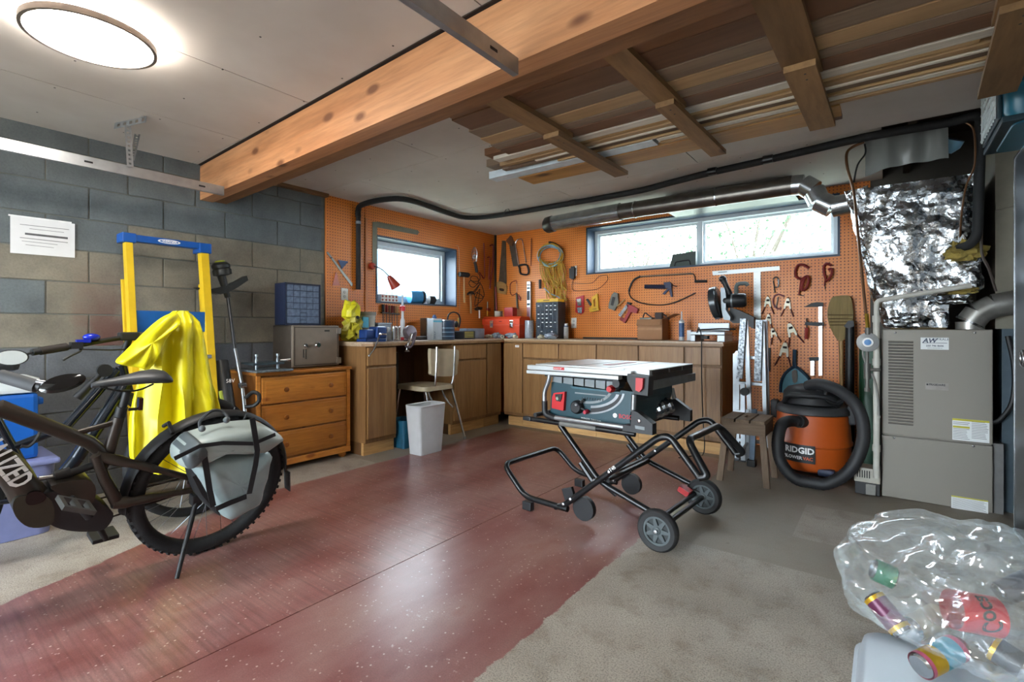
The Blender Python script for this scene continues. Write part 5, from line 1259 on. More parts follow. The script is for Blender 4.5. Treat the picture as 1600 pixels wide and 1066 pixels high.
# ---------------------------------------------------------------- yellow raincoat draped over the ladder shelf
COAT = M('yellow_raincoat', '#e8dc10', .42, var=.06, scale=5)
t = thing('raincoat', 'bright yellow raincoat draped over the handlebar of the dark bicycle', 'raincoat', (-2.97, 1.0, .3))
XC = -2.97
prof = [(486, 272, 292), (493, 262, 303), (503, 250, 311), (515, 238, 315), (530, 228, 318), (550, 221, 321), (575, 217, 325), (600, 213, 331), (625, 206, 340), (650, 201, 346), (680, 199, 346), (710, 200, 340), (735, 206, 325)]
rows_ = []; nn = 44
for i, (py, pl_, pr_) in enumerate(prof):
    f = i / (len(prof) - 1); row = []
    for j in range(nn):
        a = 2 * math.pi * j / nn; u_ = (1 - math.cos(a)) / 2; front = math.sin(a)
        px = pl_ + (pr_ - pl_) * u_
        ph = px * .16 + f * 1.6; rip = (.020 + .022 * f) * math.sin(ph) + .010 * math.sin(px * .37 + 2 * f) + .006 * math.sin(px * .9)
        dx = (.075 if f > .1 else .045) * front * (1 if front > 0 else .5) + (rip if front > 0 else rip * .4) * min(1, abs(front) * 1.6)
        q = P(px, py, x=XC); q.x += dx + .02 - .03 * (1 - f); row.append(q)
    rows_.append(row)
m = MB().grid(rows_, closed_u=True); m.f += [tuple(range(nn)), tuple(range(len(prof) * nn - 1, (len(prof) - 1) * nn - 1, -1))]; m.mi += [0, 0]
part(m, 'coat_body', COAT, t, True, auto=75)
def drape(poly, x0, th, n=3):
    """soft cloth panel: outline in the plane x=x0, folded and rounded outwards"""
    loop = bez([P(*p, x=x0) for p in poly], n, True); c = sum(loop, Vector()) / len(loop); rows_ = []
    for s_, h_ in ((.9, -.4), (1, 0), (1.0, .45), (.93, .8), (.78, .95), (.5, 1.0), (.25, .98), (.02, .95)):
        rows_.append([c + (p - c) * s_ + Vector((th * h_ + .016 * s_ * math.sin(p.y * 55 - p.z * 70 + 1.3) * (h_ > .3), 0, 0)) for p in loop])
    return MB().grid(rows_, closed_u=True)
part(drape([(276, 489), (258, 493), (238, 507), (214, 530), (192, 552), (180, 565), (192, 571), (214, 574), (232, 577), (246, 552), (262, 522), (278, 505)], XC + .085, .055), 'sleeve', COAT, t, True, auto=75)

# ---------------------------------------------------------------- string trimmer upside down and pole tools behind the dresser end
OLV = M('trimmer_black', '#1f211f', .5); LIME = M('lime_plastic', '#9aa52a', .5)
def TR(px, py, x): return P(px, py, x=x)
t = thing('string_trimmer', 'black and lime string trimmer standing upside down by the dresser', 'string trimmer', (-3.36, 1.63, 0))
a, b_, c, d = TR(356, 465, -3.68), TR(367, 545, -3.58), TR(378, 600, -3.50), TR(384, 655, -3.42)
part(MB().tube([a, b_], .0115, 10), 'upper_shaft', M('shaft_grey', '#3f4143', .35, .6), t, True); part(MB().tube([b_, c, d], .0125, 10), 'lower_shaft', M('shaft_silver', '#8d9194', .3, .8), t, True)
bot = Vector((-3.40, d.y + .03, .03)); part(MB().tube([d, bot + Vector((0, 0, .22))], .016, 10), 'grip_tube', OLV, t, True); part(MB().rbox(bot.x - .05, bot.x + .05, bot.y - .05, bot.y + .05, .001, .24, .02), 'power_head', OLV, t)
hc = TR(346, 420, -3.69); m4 = Matrix.Translation(hc) @ Matrix.Rotation(R(12), 4, 'X')
part(MB().lathe([(.03, -.05), (.058, -.042), (.060, -.012), (.052, .0), (.058, .006), (.058, .026), (.040, .045), (.002, .05)], 20, m4), 'line_head', OLV, t, True); part(MB().lathe([(.002, .058), (.028, .056), (.034, .046)], 16, m4), 'spool_cap', LIME, t, True)
part(MB().tube([hc + Vector((.0, 0, -.05)), a], [.028, .018], 12), 'gear_neck', OLV, t, True)
gd = [(308, 449), (330, 452), (352, 447), (370, 440), (386, 431), (388, 438), (372, 449), (357, 457), (345, 460), (325, 456)]
part(MB().prism([TR(*p, -3.66) for p in gd], (-.07, 0, 0)), 'line_guard', OLV, t, auto=40)
hl = [TR(384, 622, -3.40), TR(395, 612, -3.36), TR(404, 615, -3.34), TR(406, 626, -3.34), TR(398, 634, -3.36), TR(384, 636, -3.42)]
part(MB().tube(fillet(hl, .03, 4), .013, 8), 'loop_handle', BKP, t, True); part(MB().tube([c + Vector((.01, -.02, -.01)), c + Vector((.01, .02, -.01))], .02, 10), 'coupling', BOLT, t, True)
t = thing('leaf_blower_tube', 'thick black blower tube with lime stripe leaning beside the trimmer', 'garden tool', (-3.45, 1.5, 0))
a, b_ = TR(345, 565, -3.62), TR(358, 655, -3.48); q = Vector((-3.44, b_.y + .02, .04))
part(MB().tube([a, b_], [.045, .05], 16), 'tube', M('charcoal_tube', '#2a2c2e', .5), t, True); part(MB().tube([b_, q], [.05, .06], 16), 'body', OLV, t, True)
s0, s1 = TR(349, 610, -3.50), TR(353, 632, -3.47); part(MB().tube([s0 + Vector((.03, -.03, 0)), s1 + Vector((.03, -.03, 0))], .012, 8), 'lime_stripe', LIME, t, True)
text('58V', 'tube_text', M('white_ink', '#e6e6e6'), t, .035, frame4(TR(353, 596, -3.49) - Vector(ORG[t.name]), (0, 1, 0), (0, 0, 1)), .0006)

# ================================================================ tools hung on the pegboards
def lwp(pts, th, off=.004, n=0): 
    q = [LW(*p, off) for p in pts]; q = bez(q, n, True) if n else q
    return MB().prism(q, (th, 0, 0))
def bwp(pts, th, off=.004, n=0):
    q = [BW(*p, off) for p in pts]; q = bez(q, n, True) if n else q
    return MB().prism(q, (0, -th, 0))
def lwt(pts, r, off=.015, k=5, n=8): return MB().tube(bez([LW(*p, off) for p in pts], k), r, n)
def bwt(pts, r, off=.015, k=5, n=8): return MB().tube(bez([BW(*p, off) for p in pts], k), r, n)
def q3(cx, cy): return 400 + .25 * cx, 300 + .25 * cy
def q8(cx, cy): return 700 + .1313 * cx, 360 + .1313 * cy
def q5(cx, cy): return 760 + .2 * cx, 350 + .2 * cy
def q6(cx, cy): return 1040 + .2 * cx, 370 + .2 * cy
def mp_(f, pts): return [f(*p) for p in pts]
STEEL = M('dull_steel', '#77746c', .35, .8, var=.25); DSTEEL = M('dark_steel', '#3c3a38', .4, .7); REDM = M('red_painted_metal', '#7d1d17', .45, .2, var=.25); WOODH = wood('tool_handle_wood', '#b08652', '#c79f68', 'Z', 6, .5); DKW = wood('dark_handle_wood', '#5d3820', '#7a4c2c', 'Z', 6, .5); YELP = M('yellow_plastic', '#d8a60e', .45); WHP = M('white_outlet', '#d8d4cc', .45, var=.04); BLUEP = M('blue_plastic', '#23406f', .45)
def tl(name, label, cat, at, group=None): return thing(name, label, cat, tuple(at), group=group)
# --- left wall
single(lwp(mp_(q3, [(727, 187), (762, 187), (1010, 240), (1020, 252), (1008, 268), (757, 222), (752, 465), (727, 465)]), .003), 'framing_square', M('olive_grey_square', '#6d6a58', .5, .4), 'large dull grey framing square hung beside the small window', 'square')
t = tl('bevel_ruler', 'grey steel ruler hanging diagonally on the narrow pegboard', 'ruler', LW(*q3(520, 585)))
part(lwp(mp_(q3, [(438, 378), (450, 375), (606, 578), (596, 590)]), .003), 'blade', STEEL, t); p = LW(*q3(470, 412), .006); part(MB().lathe([(.006, 0), (.006, .008)], 10, Matrix.Translation(p) @ Matrix.Rotation(R(90), 4, 'Y')), 'peg', DSTEEL, t)
single(lwp(mp_(q3, [(512, 425), (575, 435), (535, 482)]), .006, .009), 'speed_square', BLUEP, 'small blue triangular square behind the diagonal ruler', 'square')
single(lwp(mp_(q3, [(500, 495), (522, 585), (476, 585)]), .004, .009), 'set_square', M('clear_red_plastic', '#c86a4a', .3), 'reddish clear triangle hanging under the diagonal ruler', 'square')
def outlet(pts, lw, name, label):
    f = lwp if lw else bwp; W = LW if lw else BW
    q = [W(*p) for p in pts]; t = tl('wall_outlet', label, 'outlet', q[-1]); part(f(pts, .006, .0005), 'plate', WHP, t)
    c = sum(q, Vector()) / 4; 
    for dz in (.02, -.02):
        m4 = Matrix.Translation(c + (Vector((.0065, 0, dz)) if lw else Vector((0, -.0065, dz)))) @ (Matrix.Rotation(R(90), 4, 'Y') if lw else Matrix.Rotation(R(90), 4, 'X'))
        part(MB().lathe([(.014, 0), (.014, .002), (.012, .003)], 16, m4), 'socket', M('socket_grey', '#b7b3ab', .5), t)
    return t
outlet(mp_(q3, [(531, 600), (573, 606), (573, 680), (531, 674)]), True, '', 'white wall outlet on the narrow pegboard above the safe')
outlet(mp_(q5, [(690, 328), (707, 326), (707, 405), (690, 408)]), False, '', 'white outlet with a black adapter left of the long window')
outlet(mp_(q5, [(665, 735), (705, 733), (705, 812), (665, 814)]), False, '', 'white outlet low on the back pegboard beside the parts cabinet')
# red gooseneck lamp
t = tl('gooseneck_lamp', 'red gooseneck lamp clamped beside the small window', 'lamp', LW(*q3(725, 490)))
p = LW(*q3(725, 463), .02); part(MB().lathe([(.030, -.015), (.034, 0), (.028, .02), (.01, .026)], 16, Matrix.Translation(p) @ Matrix.Rotation(R(90), 4, 'Y')), 'base', M('lamp_red', '#a3341e', .4), t, True)
g_ = [p + Vector((.02, 0, 0)), P(*q3(770, 475), x=XL + .07), P(*q3(800, 495), x=XL + .09), P(*q3(828, 525), x=XL + .10)]; part(MB().tube(bez(g_, 6), .006, 8), 'gooseneck', DSTEEL, t, True)
s1 = P(*q3(875, 595), x=XL + .12); d = (s1 - g_[-1]); part(MB().tube([g_[-1], g_[-1] + d * .25, s1], [.018, .03, .052], 18, caps=False), 'shade', M('lamp_red', '#a3341e'), t, True); part(MB().ball(g_[-1] + d * .7, .022, 8), 'bulb', WHP, t, True)
# mallet, hammer
t = tl('mallet', 'rubber mallet with pale wooden handle right of the small window', 'mallet', LW(*q8(195, 860)))
part(lwt([q8(190, 545), q8(192, 700), q8(195, 860)], .011, .03), 'handle', WOODH, t, True); a, b_ = LW(*q8(135, 522), .03), LW(*q8(246, 532), .03); part(MB().tube([a, a.lerp(b_, .08), a.lerp(b_, .92), b_], [.024, .029, .029, .024], 16), 'head', M('black_rubber', '#1a1a1c', .7), t, True)
t = tl('hammer', 'old hammer with pale wooden handle below the mallet', 'hammer', LW(*q8(275, 990)))
part(lwt([q8(268, 760), q8(272, 880), q8(275, 990)], .013, .03), 'handle', WOODH, t, True); part(MB().tube([LW(*q8(232, 762), .03), LW(*q8(255, 745), .03), LW(*q8(285, 742), .03), LW(*q8(315, 760), .03)], [.010, .016, .018, .008], 10), 'head', DSTEEL, t, True)
# trouble light with tangled cord
t = tl('trouble_light', 'caged trouble light with tangled brown cord hanging by the corner', 'work light', LW(*q8(340, 940)))
cg = MB()
for k in range(6):
    a = 2 * math.pi * k / 6; ring_ = []
    for (cx, cy), r_ in (((318, 200), .006), ((315, 250), .030), ((316, 310), .034), ((320, 370), .020)): c = LW(*q8(cx, cy), .05); ring_.append(c + Vector((r_ * math.cos(a), r_ * math.sin(a), 0)))
    cg.tube(bez(ring_, 3), .003, 5)
for (cx, cy), r_ in (((315, 260), .031), ((316, 320), .033)): cg.torus(LW(*q8(cx, cy), .05), (0, 0, 1), r_, .003, 16, 5)
part(cg, 'cage', BOLT, t, True); part(MB().ball(LW(*q8(316, 315), .05), .022, 8, (1, 1, 1.4)), 'bulb', M('bulb_glass', '#cfcfc8', .2), t, True); part(lwt([q8(320, 375), q8(332, 430), q8(345, 500)], .018, .05), 'handle', BKP, t, True)
CORD = M('brown_black_cord', '#33201a', .6)
cd = [(345, 500), (380, 540), (370, 600), (300, 610), (265, 580), (290, 545), (350, 560), (360, 620), (300, 680), (250, 640), (270, 600), (340, 640), (385, 620), (330, 720), (260, 780), (330, 700), (390, 640), (430, 760), (400, 810), (320, 790), (340, 740), (420, 800), (360, 870), (320, 900), (330, 800), (380, 700), (350, 920), (370, 940)]
rr = random.Random(5); part(MB().tube(bez([LW(*q8(*p), .02 + .03 * rr.random()) for p in cd], 4), .0045, 6), 'cord', CORD, t, True)
single(lwt([q8(370, 500), (735 + 700 * 0 + 18, 431.5), q8(420, 570), q8(437, 540), q8(432, 300), q8(428, 190), q8(425, 150)], .007, .015), 'pry_bar', REDM, 'thin red pry bar with hooked foot near the corner', 'pry bar', smooth=True)
single(lwt([q8(500, 695), q8(505, 620), q8(530, 450), q8(540, 220), q8(530, 172), q8(500, 185)], .009, .015), 'wrecking_bar', REDM, 'long dark red wrecking bar closest to the corner', 'pry bar', smooth=True)
single(lwt([q8(488, 585), q8(492, 470), q8(500, 350), q8(490, 318), q8(470, 325)], .008, .015), 'short_bar', REDM, 'short red bar between the pry bar and the wrecking bar', 'pry bar', smooth=True)
t = tl('chisel', 'yellow-tipped chisel hanging above the orange toolbox', 'chisel', LW(*q8(470, 1020)))
part(lwt([q8(470, 950), q8(470, 1020)], .009, .02), 'handle', YELP, t, True); part(lwt([q8(473, 850), q8(471, 950)], .007, .02), 'blade', STEEL, t, True); part(lwp(mp_(q8, [(455, 925), (495, 930), (490, 965), (458, 960)]), .02, .01), 'collar', REDM, t)
t = tl('scraper', 'white-handled scraper hanging below the tangled cord', 'scraper', LW(*q8(375, 1066)))
part(lwt([q8(372, 950), q8(375, 1045)], .010, .02), 'handle', WHP, t, True); part(lwp(mp_(q8, [(305, 935), (345, 910), (405, 915), (400, 945), (330, 955)]), .01, .012), 'blade', DSTEEL, t)
single(lwt([(713, 384), (717, 390), (717.5, 440), (718, 480), (717, 500)], .0035, .012), 'thin_cable', M('pale_cable', '#c79a78', .6), 'thin pale cable running down beside the small window', 'cable', smooth=True)
# black corner moulding and pole leaning in the corner
single(MB().box(XL + .002, XL + .022, YB - .022, YB - .002, CT + .001, ZC - .002), 'corner_strip', M('black_strip', '#16130f', .6), 'black vertical strip in the corner of the pegboards', 'trim')
single(MB().tube([(XL + .09, YB - .06, CT + .003), (XL + .035, YB - .035, CT + .62)], .011, 8), 'corner_pole', REDM, 'thin dark red pole leaning in the room corner', 'pole', smooth=True)
# screwdrivers under the small window
def w5(cx, cy): return 520 + .10625 * cx, 460 + .10625 * cy
for k, (cx, c0, c1, c2, m_, lb) in enumerate(((740, 150, 260, 470, BKP, 'fat black-handled screwdriver, leftmost under the small window'), (790, 155, 270, 470, REDM, 'screwdriver with a dull red handle second from left under the window'), (835, 165, 270, 480, DKW, 'brown-handled screwdriver third from left under the window'), (872, 165, 290, 470, REDM, 'dark red screwdriver fourth from left under the window'), (905, 170, 280, 400, DKW, 'wooden-handled screwdriver fifth from left under the window'), (945, 175, 290, 470, WOODH, 'pale-handled screwdriver rightmost under the window'))):
    t = tl('screwdriver', lb, 'screwdriver', LW(*w5(cx, c2)), 'screwdrivers under the small window')
    part(lwt([w5(cx, c0), w5(cx, c1)], .011 if k else .015, .022), 'handle', m_, t, True); part(lwt([w5(cx, c1), w5(cx, c2)], .0035, .022), 'shank', STEEL, t, True)
single(lwp(mp_(w5, [(700, 262), (960, 285), (960, 300), (700, 278)]), .03, .004), 'tool_rail', DSTEEL, 'narrow metal rail holding the screwdrivers', 'rail')
# --- window sill things
t = thing('speaker_pair', 'blue drum-shaped blower with black ring on the small window sill', 'blower', (XL - .10, 3.72, WZ0 + .012))
sz = WZ0 + .0105
a = P(*q3(945, 655), x=XL - .10); b_ = P(*q3(1060, 660), x=XL - .02); r_ = .072
part(MB().tube([Vector((XL - .10, a.y + .03, sz + r_)), Vector((XL - .06, b_.y - .03, sz + r_))], r_, 24), 'drum', M('sky_blue_metal', '#3f86b5', .35, .2), t, True)
part(MB().torus(Vector((XL - .055, b_.y - .015, sz + r_)), Vector((.3, 1, 0)), .052, .02, 24, 10), 'intake_ring', BKP, t, True)
t = thing('lens_ring', 'small round black speaker beside the blue drum on the sill', 'speaker', (XL - .05, 3.9, sz)); y_ = P(*q3(1100, 670), x=XL - .05).y
part(MB().tube([(XL - .07, y_ - .03, sz + .048), (XL - .05, y_ + .03, sz + .048)], .0475, 20), 'housing', BKP, t, True); part(MB().torus((XL - .03, y_ - .0, sz + .048), (1, -.6, 0), .028, .008, 20, 8), 'ring', DSTEEL, t, True)
y0, y1 = P(*q3(772, 660), x=XL - .06).y, P(*q3(880, 670), x=XL - .06).y
t = thing('patterned_box', 'low white box with red diamond pattern on the window sill', 'box', (XL - .07, (y0 + y1) / 2, sz)); part(MB().rbox(XL - .12, XL - .04, y0, y1, sz, sz + .075, .003), 'box', WHP, t)
for k in range(5):
    for j in range(2):
        y_ = y0 + (k + .5) * (y1 - y0) / 5; z_ = sz + .02 + j * .034; h_ = .014; part(MB().prism([(XL - .0395, y_ - h_, z_), (XL - .0395, y_, z_ - h_), (XL - .0395, y_ + h_, z_), (XL - .0395, y_, z_ + h_)], (.0008, 0, 0)), 'diamond', M('brick_red_ink', '#9c4136', .5), t)
# --- back wall
t = tl('hand_saw', 'rusty hand saw hanging blade up next to the corner', 'hand saw', BW(*q8(650, 760)))
part(bwp(mp_(q8, [(645, 120), (690, 128), (700, 640), (605, 615)]), .0025), 'blade', M('rusty_blade', '#6b5f50', .45, .6, var=.3), t); hd = part(bwp(mp_(q8, [(600, 612), (700, 645), (700, 750), (690, 762), (605, 745), (595, 700)]), .018, .0, 3), 'handle', wood('saw_handle', '#a5783f', '#bb9256', 'X', 6, .5), t, auto=40); part(bwp(mp_(q8, [(625, 690), (675, 700), (672, 725), (628, 718)]), .019, .0, 3), 'grip_hole', M('hole_dark', '#3a2412', .8), hd)
t = tl('hand_saw', 'dark hand saw hanging handle up beside the hacksaw', 'hand saw', BW(*q8(800, 430)))
part(bwp(mp_(q8, [(725, 150), (790, 130), (835, 425), (775, 430)]), .0025), 'blade', M('dark_blade', '#5a5046', .45, .6), t); part(bwp(mp_(q8, [(702, 125), (735, 85), (755, 65), (785, 130), (770, 190), (735, 170)]), .018, .002, 3), 'handle', DKW, t, auto=40)
t = tl('hacksaw', 'hacksaw with bent silver frame and black handle', 'hacksaw', BW(*q8(900, 530)))
part(bwt([q8(845, 420), q8(825, 300), q8(803, 170), q8(820, 120), q8(860, 103), q8(885, 120), q8(905, 240), q8(930, 385)], .006), 'frame', BOLT, t, True); mb = MB().tube(bez([BW(*q8(*p), .018) for p in ((845, 420), (930, 410), (958, 470), (945, 525), (865, 515), (850, 450))], 4, True), .011, 8, closed=True); part(mb, 'handle', BKP, t, True)
single(bwt([q8(993, 95), q8(990, 250), q8(985, 425)], .006, .015), 'metal_rod', M('coppery_rod', '#8a4a2c', .4, .5), 'thin coppery rod hanging right of the hacksaw', 'rod', smooth=True)
t = tl('coping_saw', 'small red-framed coping saw hanging beside the level', 'coping saw', BW(*q8(830, 940)))
part(bwt([q8(820, 740), q8(770, 775), q8(742, 740), q8(740, 650), q8(765, 615), q8(812, 598), q8(815, 630)], .005), 'frame', REDM, t, True); part(bwt([q8(818, 630), q8(820, 740)], .0025), 'blade', STEEL, t, True); part(bwt([q8(815, 750), q8(820, 850), q8(825, 935)], .011, .02), 'handle', M('olive_handle', '#4a4536', .5), t, True); part(bwp(mp_(q8, [(840, 760), (870, 800), (865, 835), (845, 820)]), .014), 'trigger', REDM, t)
# long silver level standing on the worktop
t = tl('spirit_level', 'tall silver spirit level standing upright against the pegboard', 'level', (BW(*q5(335, 700)).x, YB, CT))
lx0, lx1 = BW(*q5(322, 600), .03).x, BW(*q5(350, 600), .03).x; lz = BW(*q5(335, 450), .03).z
part(MB().rbox(lx0, lx1, YB - .05, YB - .02, CT + .001, lz, .004), 'body', M('silver_level', '#b6bcc0', .3, .6), t)
for z0, z1 in ((lz - .05, lz - .035), (lz - .09, lz - .07), (lz - .28, lz - .255), (lz - .22, lz - .11)): part(MB().box(lx0 + .006, lx1 - .006, YB - .0515, YB - .0495, z0, z1), 'window', BKP, t)
part(MB().box(lx0 + .003, lx1 - .003, YB - .0512, YB - .0495, CT + .10, lz - .30), 'rose_panel', M('rose_panel', '#a0707a', .4), t)
# cable coil: yellow and blue
t = tl('cable_coil', 'big coil of yellow and pale blue cable hanging on the back pegboard', 'cable coil', BW(*q5(510, 600)))
YC = M('yellow_cable', '#b98d1c', .5, var=.2); BC = M('pale_blue_cable', '#7fa6b4', .5, var=.15)
rr = random.Random(11); c0 = (495, 245)
for k in range(9):
    m_ = BC if k % 2 else YC; ring_ = []
    ph = rr.uniform(0, 6); rx, ry = 82 + 20 * rr.random(), 70 + 20 * rr.random(); ox, oy = rr.uniform(-6, 10), rr.uniform(-8, 14)
    for i in range(16):
        a = 2 * math.pi * i / 16; ring_.append(BW(*q5(c0[0] + ox + rx * math.cos(a), c0[1] + oy + ry * math.sin(a)), .02 + .05 * rr.random()))
    part(MB().tube(bez(ring_, 3, True), .006, 6, closed=True), 'cable_loop', m_, t, True)
for k in range(13):
    x0 = 420 + 14 * k; xb_ = 445 + rr.uniform(0, 160); yb__ = 470 + rr.uniform(0, 120)
    pts = [(x0, 300 - abs(k - 6) * 4), (x0 - 10 + rr.uniform(0, 30), 400), (xb_, yb__), (xb_ + rr.uniform(15, 40), yb__ + 8), (x0 + 30, 410), (x0 + 12, 310)]
    part(MB().tube(bez([BW(*q5(*p), .025 + .045 * rr.random()) for p in pts], 4), .0055, 6), 'hanging_loop', YC, t, True)
part(bwt([q5(580, 300), q5(610, 420), q5(622, 520), q5(605, 600)], .006, .03), 'cable_end', YC, t, True); part(bwt([q5(418, 435), q5(420, 505)], .016, .03, 2), 'plug', BKP, t, True); part(bwt([q5(490, 145), q5(540, 160), q5(590, 200)], .014, .04), 'wrap_strap', BKP, t, True)
part(bwt([q5(450, 500), q5(500, 545), q5(560, 570), q5(600, 605), q5(590, 580)], .006, .05), 'cable_tail', BC, t, True)
# adapter and its cable
t = tl('power_adapter', 'black plug-in adapter with a thin dark lead on the pegboard', 'adapter', BW(*q5(680, 430)))
part(bwp(mp_(q5, [(658, 350), (700, 345), (697, 425), (682, 435), (660, 425)]), .035, .007), 'body', BKP, t); part(bwp(mp_(q5, [(665, 335), (692, 333), (692, 350), (665, 352)]), .02, .007), 'plug', BKP, t)
part(bwt([q5(680, 430), q5(668, 485), q5(690, 522), q5(820, 516), q5(885, 500), q5(945, 440), q5(945, 405)], .0028, .008), 'lead', CORD, t, True); part(bwt([q5(678, 462), q5(750, 466), q5(830, 458), q5(878, 412), q5(940, 400)], .0028, .008), 'lead', CORD, t, True)
# pocket tools
t = tl('bit_set', 'red and silver blister-packed bit set hanging beside the outlet', 'bit set', BW(*q5(730, 710)))
part(bwp(mp_(q5, [(705, 575), (765, 558), (765, 690), (740, 710), (698, 690)]), .012), 'card', REDP, t); part(bwp(mp_(q5, [(710, 590), (745, 582), (748, 640), (720, 640)]), .02), 'clear_case', BOLT, t); part(bwp(mp_(q5, [(715, 655), (755, 650), (750, 700), (722, 695)]), .02), 'metal_bit', BOLT, t)
t = tl('staple_gun', 'yellow staple gun hanging on the back pegboard', 'staple gun', BW(*q5(850, 690)))
part(bwp(mp_(q5, [(808, 655), (880, 640), (890, 675), (820, 690)]), .03), 'body', YELP, t); part(bwp(mp_(q5, [(832, 575), (870, 545), (876, 548), (882, 645), (862, 648), (858, 580), (845, 595), (848, 650), (830, 650)]), .025), 'grip', YELP, t); part(bwp(mp_(q5, [(783, 590), (795, 585), (825, 630), (815, 642)]), .018), 'lever', BKP, t); text('POWER', 'label_text', BKP, t, .014, frame4(BW(*q5(828, 668), .0345) - Vector(ORG[t.name]), (1, 0, .12), (-.12, 0, 1)), .0004)
t = tl('hand_stapler', 'grey metal hand tacker hanging with a wooden pencil', 'hand tacker', BW(*q5(1000, 680)))
part(bwp(mp_(q5, [(985, 560), (1005, 535), (1035, 545), (1040, 620), (1010, 678), (962, 660), (965, 625)]), .03), 'body', STEEL, t); part(bwp(mp_(q5, [(995, 570), (1018, 575), (1000, 640), (980, 635)]), .032), 'slot', DSTEEL, t); part(bwt([q5(1020, 645), q5(1080, 592)], .008, .04, 2), 'wooden_pencil', WOODH, t, True)
t = tl('brad_nailer', 'red and silver brad nailer hanging above the cardboard box', 'nailer', BW(*q5(1090, 775)))
part(bwp(mp_(q5, [(1042, 712), (1105, 630), (1125, 640), (1060, 728)]), .04), 'magazine', BOLT, t); part(bwp(mp_(q5, [(1105, 625), (1150, 640), (1195, 665), (1185, 700), (1140, 690), (1095, 770), (1078, 760), (1120, 680)]), .04), 'body', M('nailer_red', '#9c2b2e', .4), t); part(bwp(mp_(q5, [(1110, 610), (1140, 618), (1130, 635), (1105, 630)]), .035), 'head', BKP, t); part(bwp(mp_(q5, [(1060, 730), (1100, 745), (1090, 775), (1045, 745)]), .03), 'foot', REDM, t)
# bow saw
t = tl('bow_saw', 'large dark bow saw with black handle hanging below the long window', 'bow saw', BW(*q5(1400, 635)))
part(bwt([q5(1190, 412), q5(1400, 400), q5(1600, 388), q6(160, 290), q6(218, 291)], .0075, .018, 3), 'top_bar', M('grey_bar', '#7d7468', .4, .5), t, True)
part(bwt([q5(1200, 410), q5(1150, 440), q5(1118, 505), q5(1115, 545), q5(1140, 585), q5(1210, 618), q5(1330, 633), q5(1430, 625), q5(1530, 590), q6(60, 520), q6(150, 480), q6(232, 440)], .0065, .018), 'bow', M('dark_bow', '#3b2a20', .5), t, True); part(bwt([q5(1205, 409), q5(1150, 440), q5(1118, 505), q5(1116, 530)], .010, .018), 'black_sleeve', BKP, t, True)
part(bwt([q6(218, 291), q6(228, 315), q6(230, 345)], .005, .018), 'crank', DSTEEL, t, True); part(bwt([q6(228, 350), q6(322, 347)], .013, .025, 2), 'handle', BKP, t, True)
# caulking gun
t = tl('caulking_gun', 'dark blue caulking gun hanging inside the bow saw', 'caulking gun', BW(*q5(1455, 570)))
part(bwt([q5(1240, 490), q5(1400, 492)], .021, .03, 2), 'barrel', M('navy_metal', '#252a44', .4, .3), t, True); part(bwp(mp_(q5, [(1395, 460), (1440, 455), (1455, 470), (1455, 500), (1400, 505)]), .04), 'carriage', M('navy_metal', '#252a44'), t); part(bwp(mp_(q5, [(1430, 500), (1450, 500), (1458, 572), (1445, 572)]), .02, .014), 'handle', M('navy_metal', '#252a44'), t); part(bwp(mp_(q5, [(1425, 500), (1438, 505), (1395, 553), (1378, 548)]), .018, .014), 'trigger', M('navy_metal', '#252a44'), t); part(bwt([q5(1455, 480), q5(1488, 490)], .004, .03, 2), 'plunger', DSTEEL, t, True)
# drywall T-square
t = tl('t_square', 'long aluminium T-square hanging on the back pegboard', 't-square', BW(*q6(718, 640)))
AL2 = M('white_aluminium', '#bfc2c0', .4, .4, var=.05)
part(bwp(mp_(q6, [(365, 270), (890, 230), (893, 262), (370, 302)]), .004, .012), 'head', AL2, t); part(bwp(mp_(q6, [(688, 255), (742, 250), (745, 700), (690, 700)]), .004, .008), 'blade', AL2, t); part(bwp(mp_(q6, [(410, 276), (480, 271), (480, 277), (410, 282)]), .0008, .0162), 'printed_line', INKD, t)
for k in range(14):
    yy = 330 + k * 24; part(bwp(mp_(q6, [(694, yy), (706, yy), (706, yy + 3), (694, yy + 3)]), .0006, .0122), 'scale_tick', INK, t)
# clamps
t = tl('c_clamp', 'tiny grey C-clamp above the spring clamps', 'clamp', BW(*q6(860, 440)), 'C-clamps'); part(bwt([q6(840, 335), q6(855, 318), q6(878, 325), q6(882, 380), q6(868, 395), q6(845, 390)], .007, .02), 'frame', BOLT, t, True); part(bwt([q6(842, 345), q6(850, 400), q6(855, 438)], .005, .02), 'screw', DSTEEL, t, True)
t = tl('c_clamp', 'large red C-clamp hanging under the long window', 'clamp', BW(*q6(1060, 455)), 'C-clamps')
part(bwt([q6(1120, 245), q6(1075, 220), q6(1035, 225), q6(1015, 270), q6(1020, 310), q6(1055, 330), q6(1065, 322)], .011, .025), 'frame', REDM, t, True); part(bwt([q6(1060, 340), q6(1085, 320), q6(1110, 310), q6(1120, 340), q6(1100, 400), q6(1065, 415), q6(1070, 370), q6(1085, 330)], .011, .045), 'second_frame', REDM, t, True); part(bwt([q6(1060, 330), q6(1050, 400), q6(1042, 455)], .006, .03), 'screw', REDM, t, True); part(bwt([q6(1035, 455), q6(1085, 462)], .003, .03, 2), 'tommy_bar', DSTEEL, t, True)
t = tl('c_clamp', 'red C-clamp hanging close to the foil plenum', 'clamp', BW(*q6(1265, 400)), 'C-clamps')
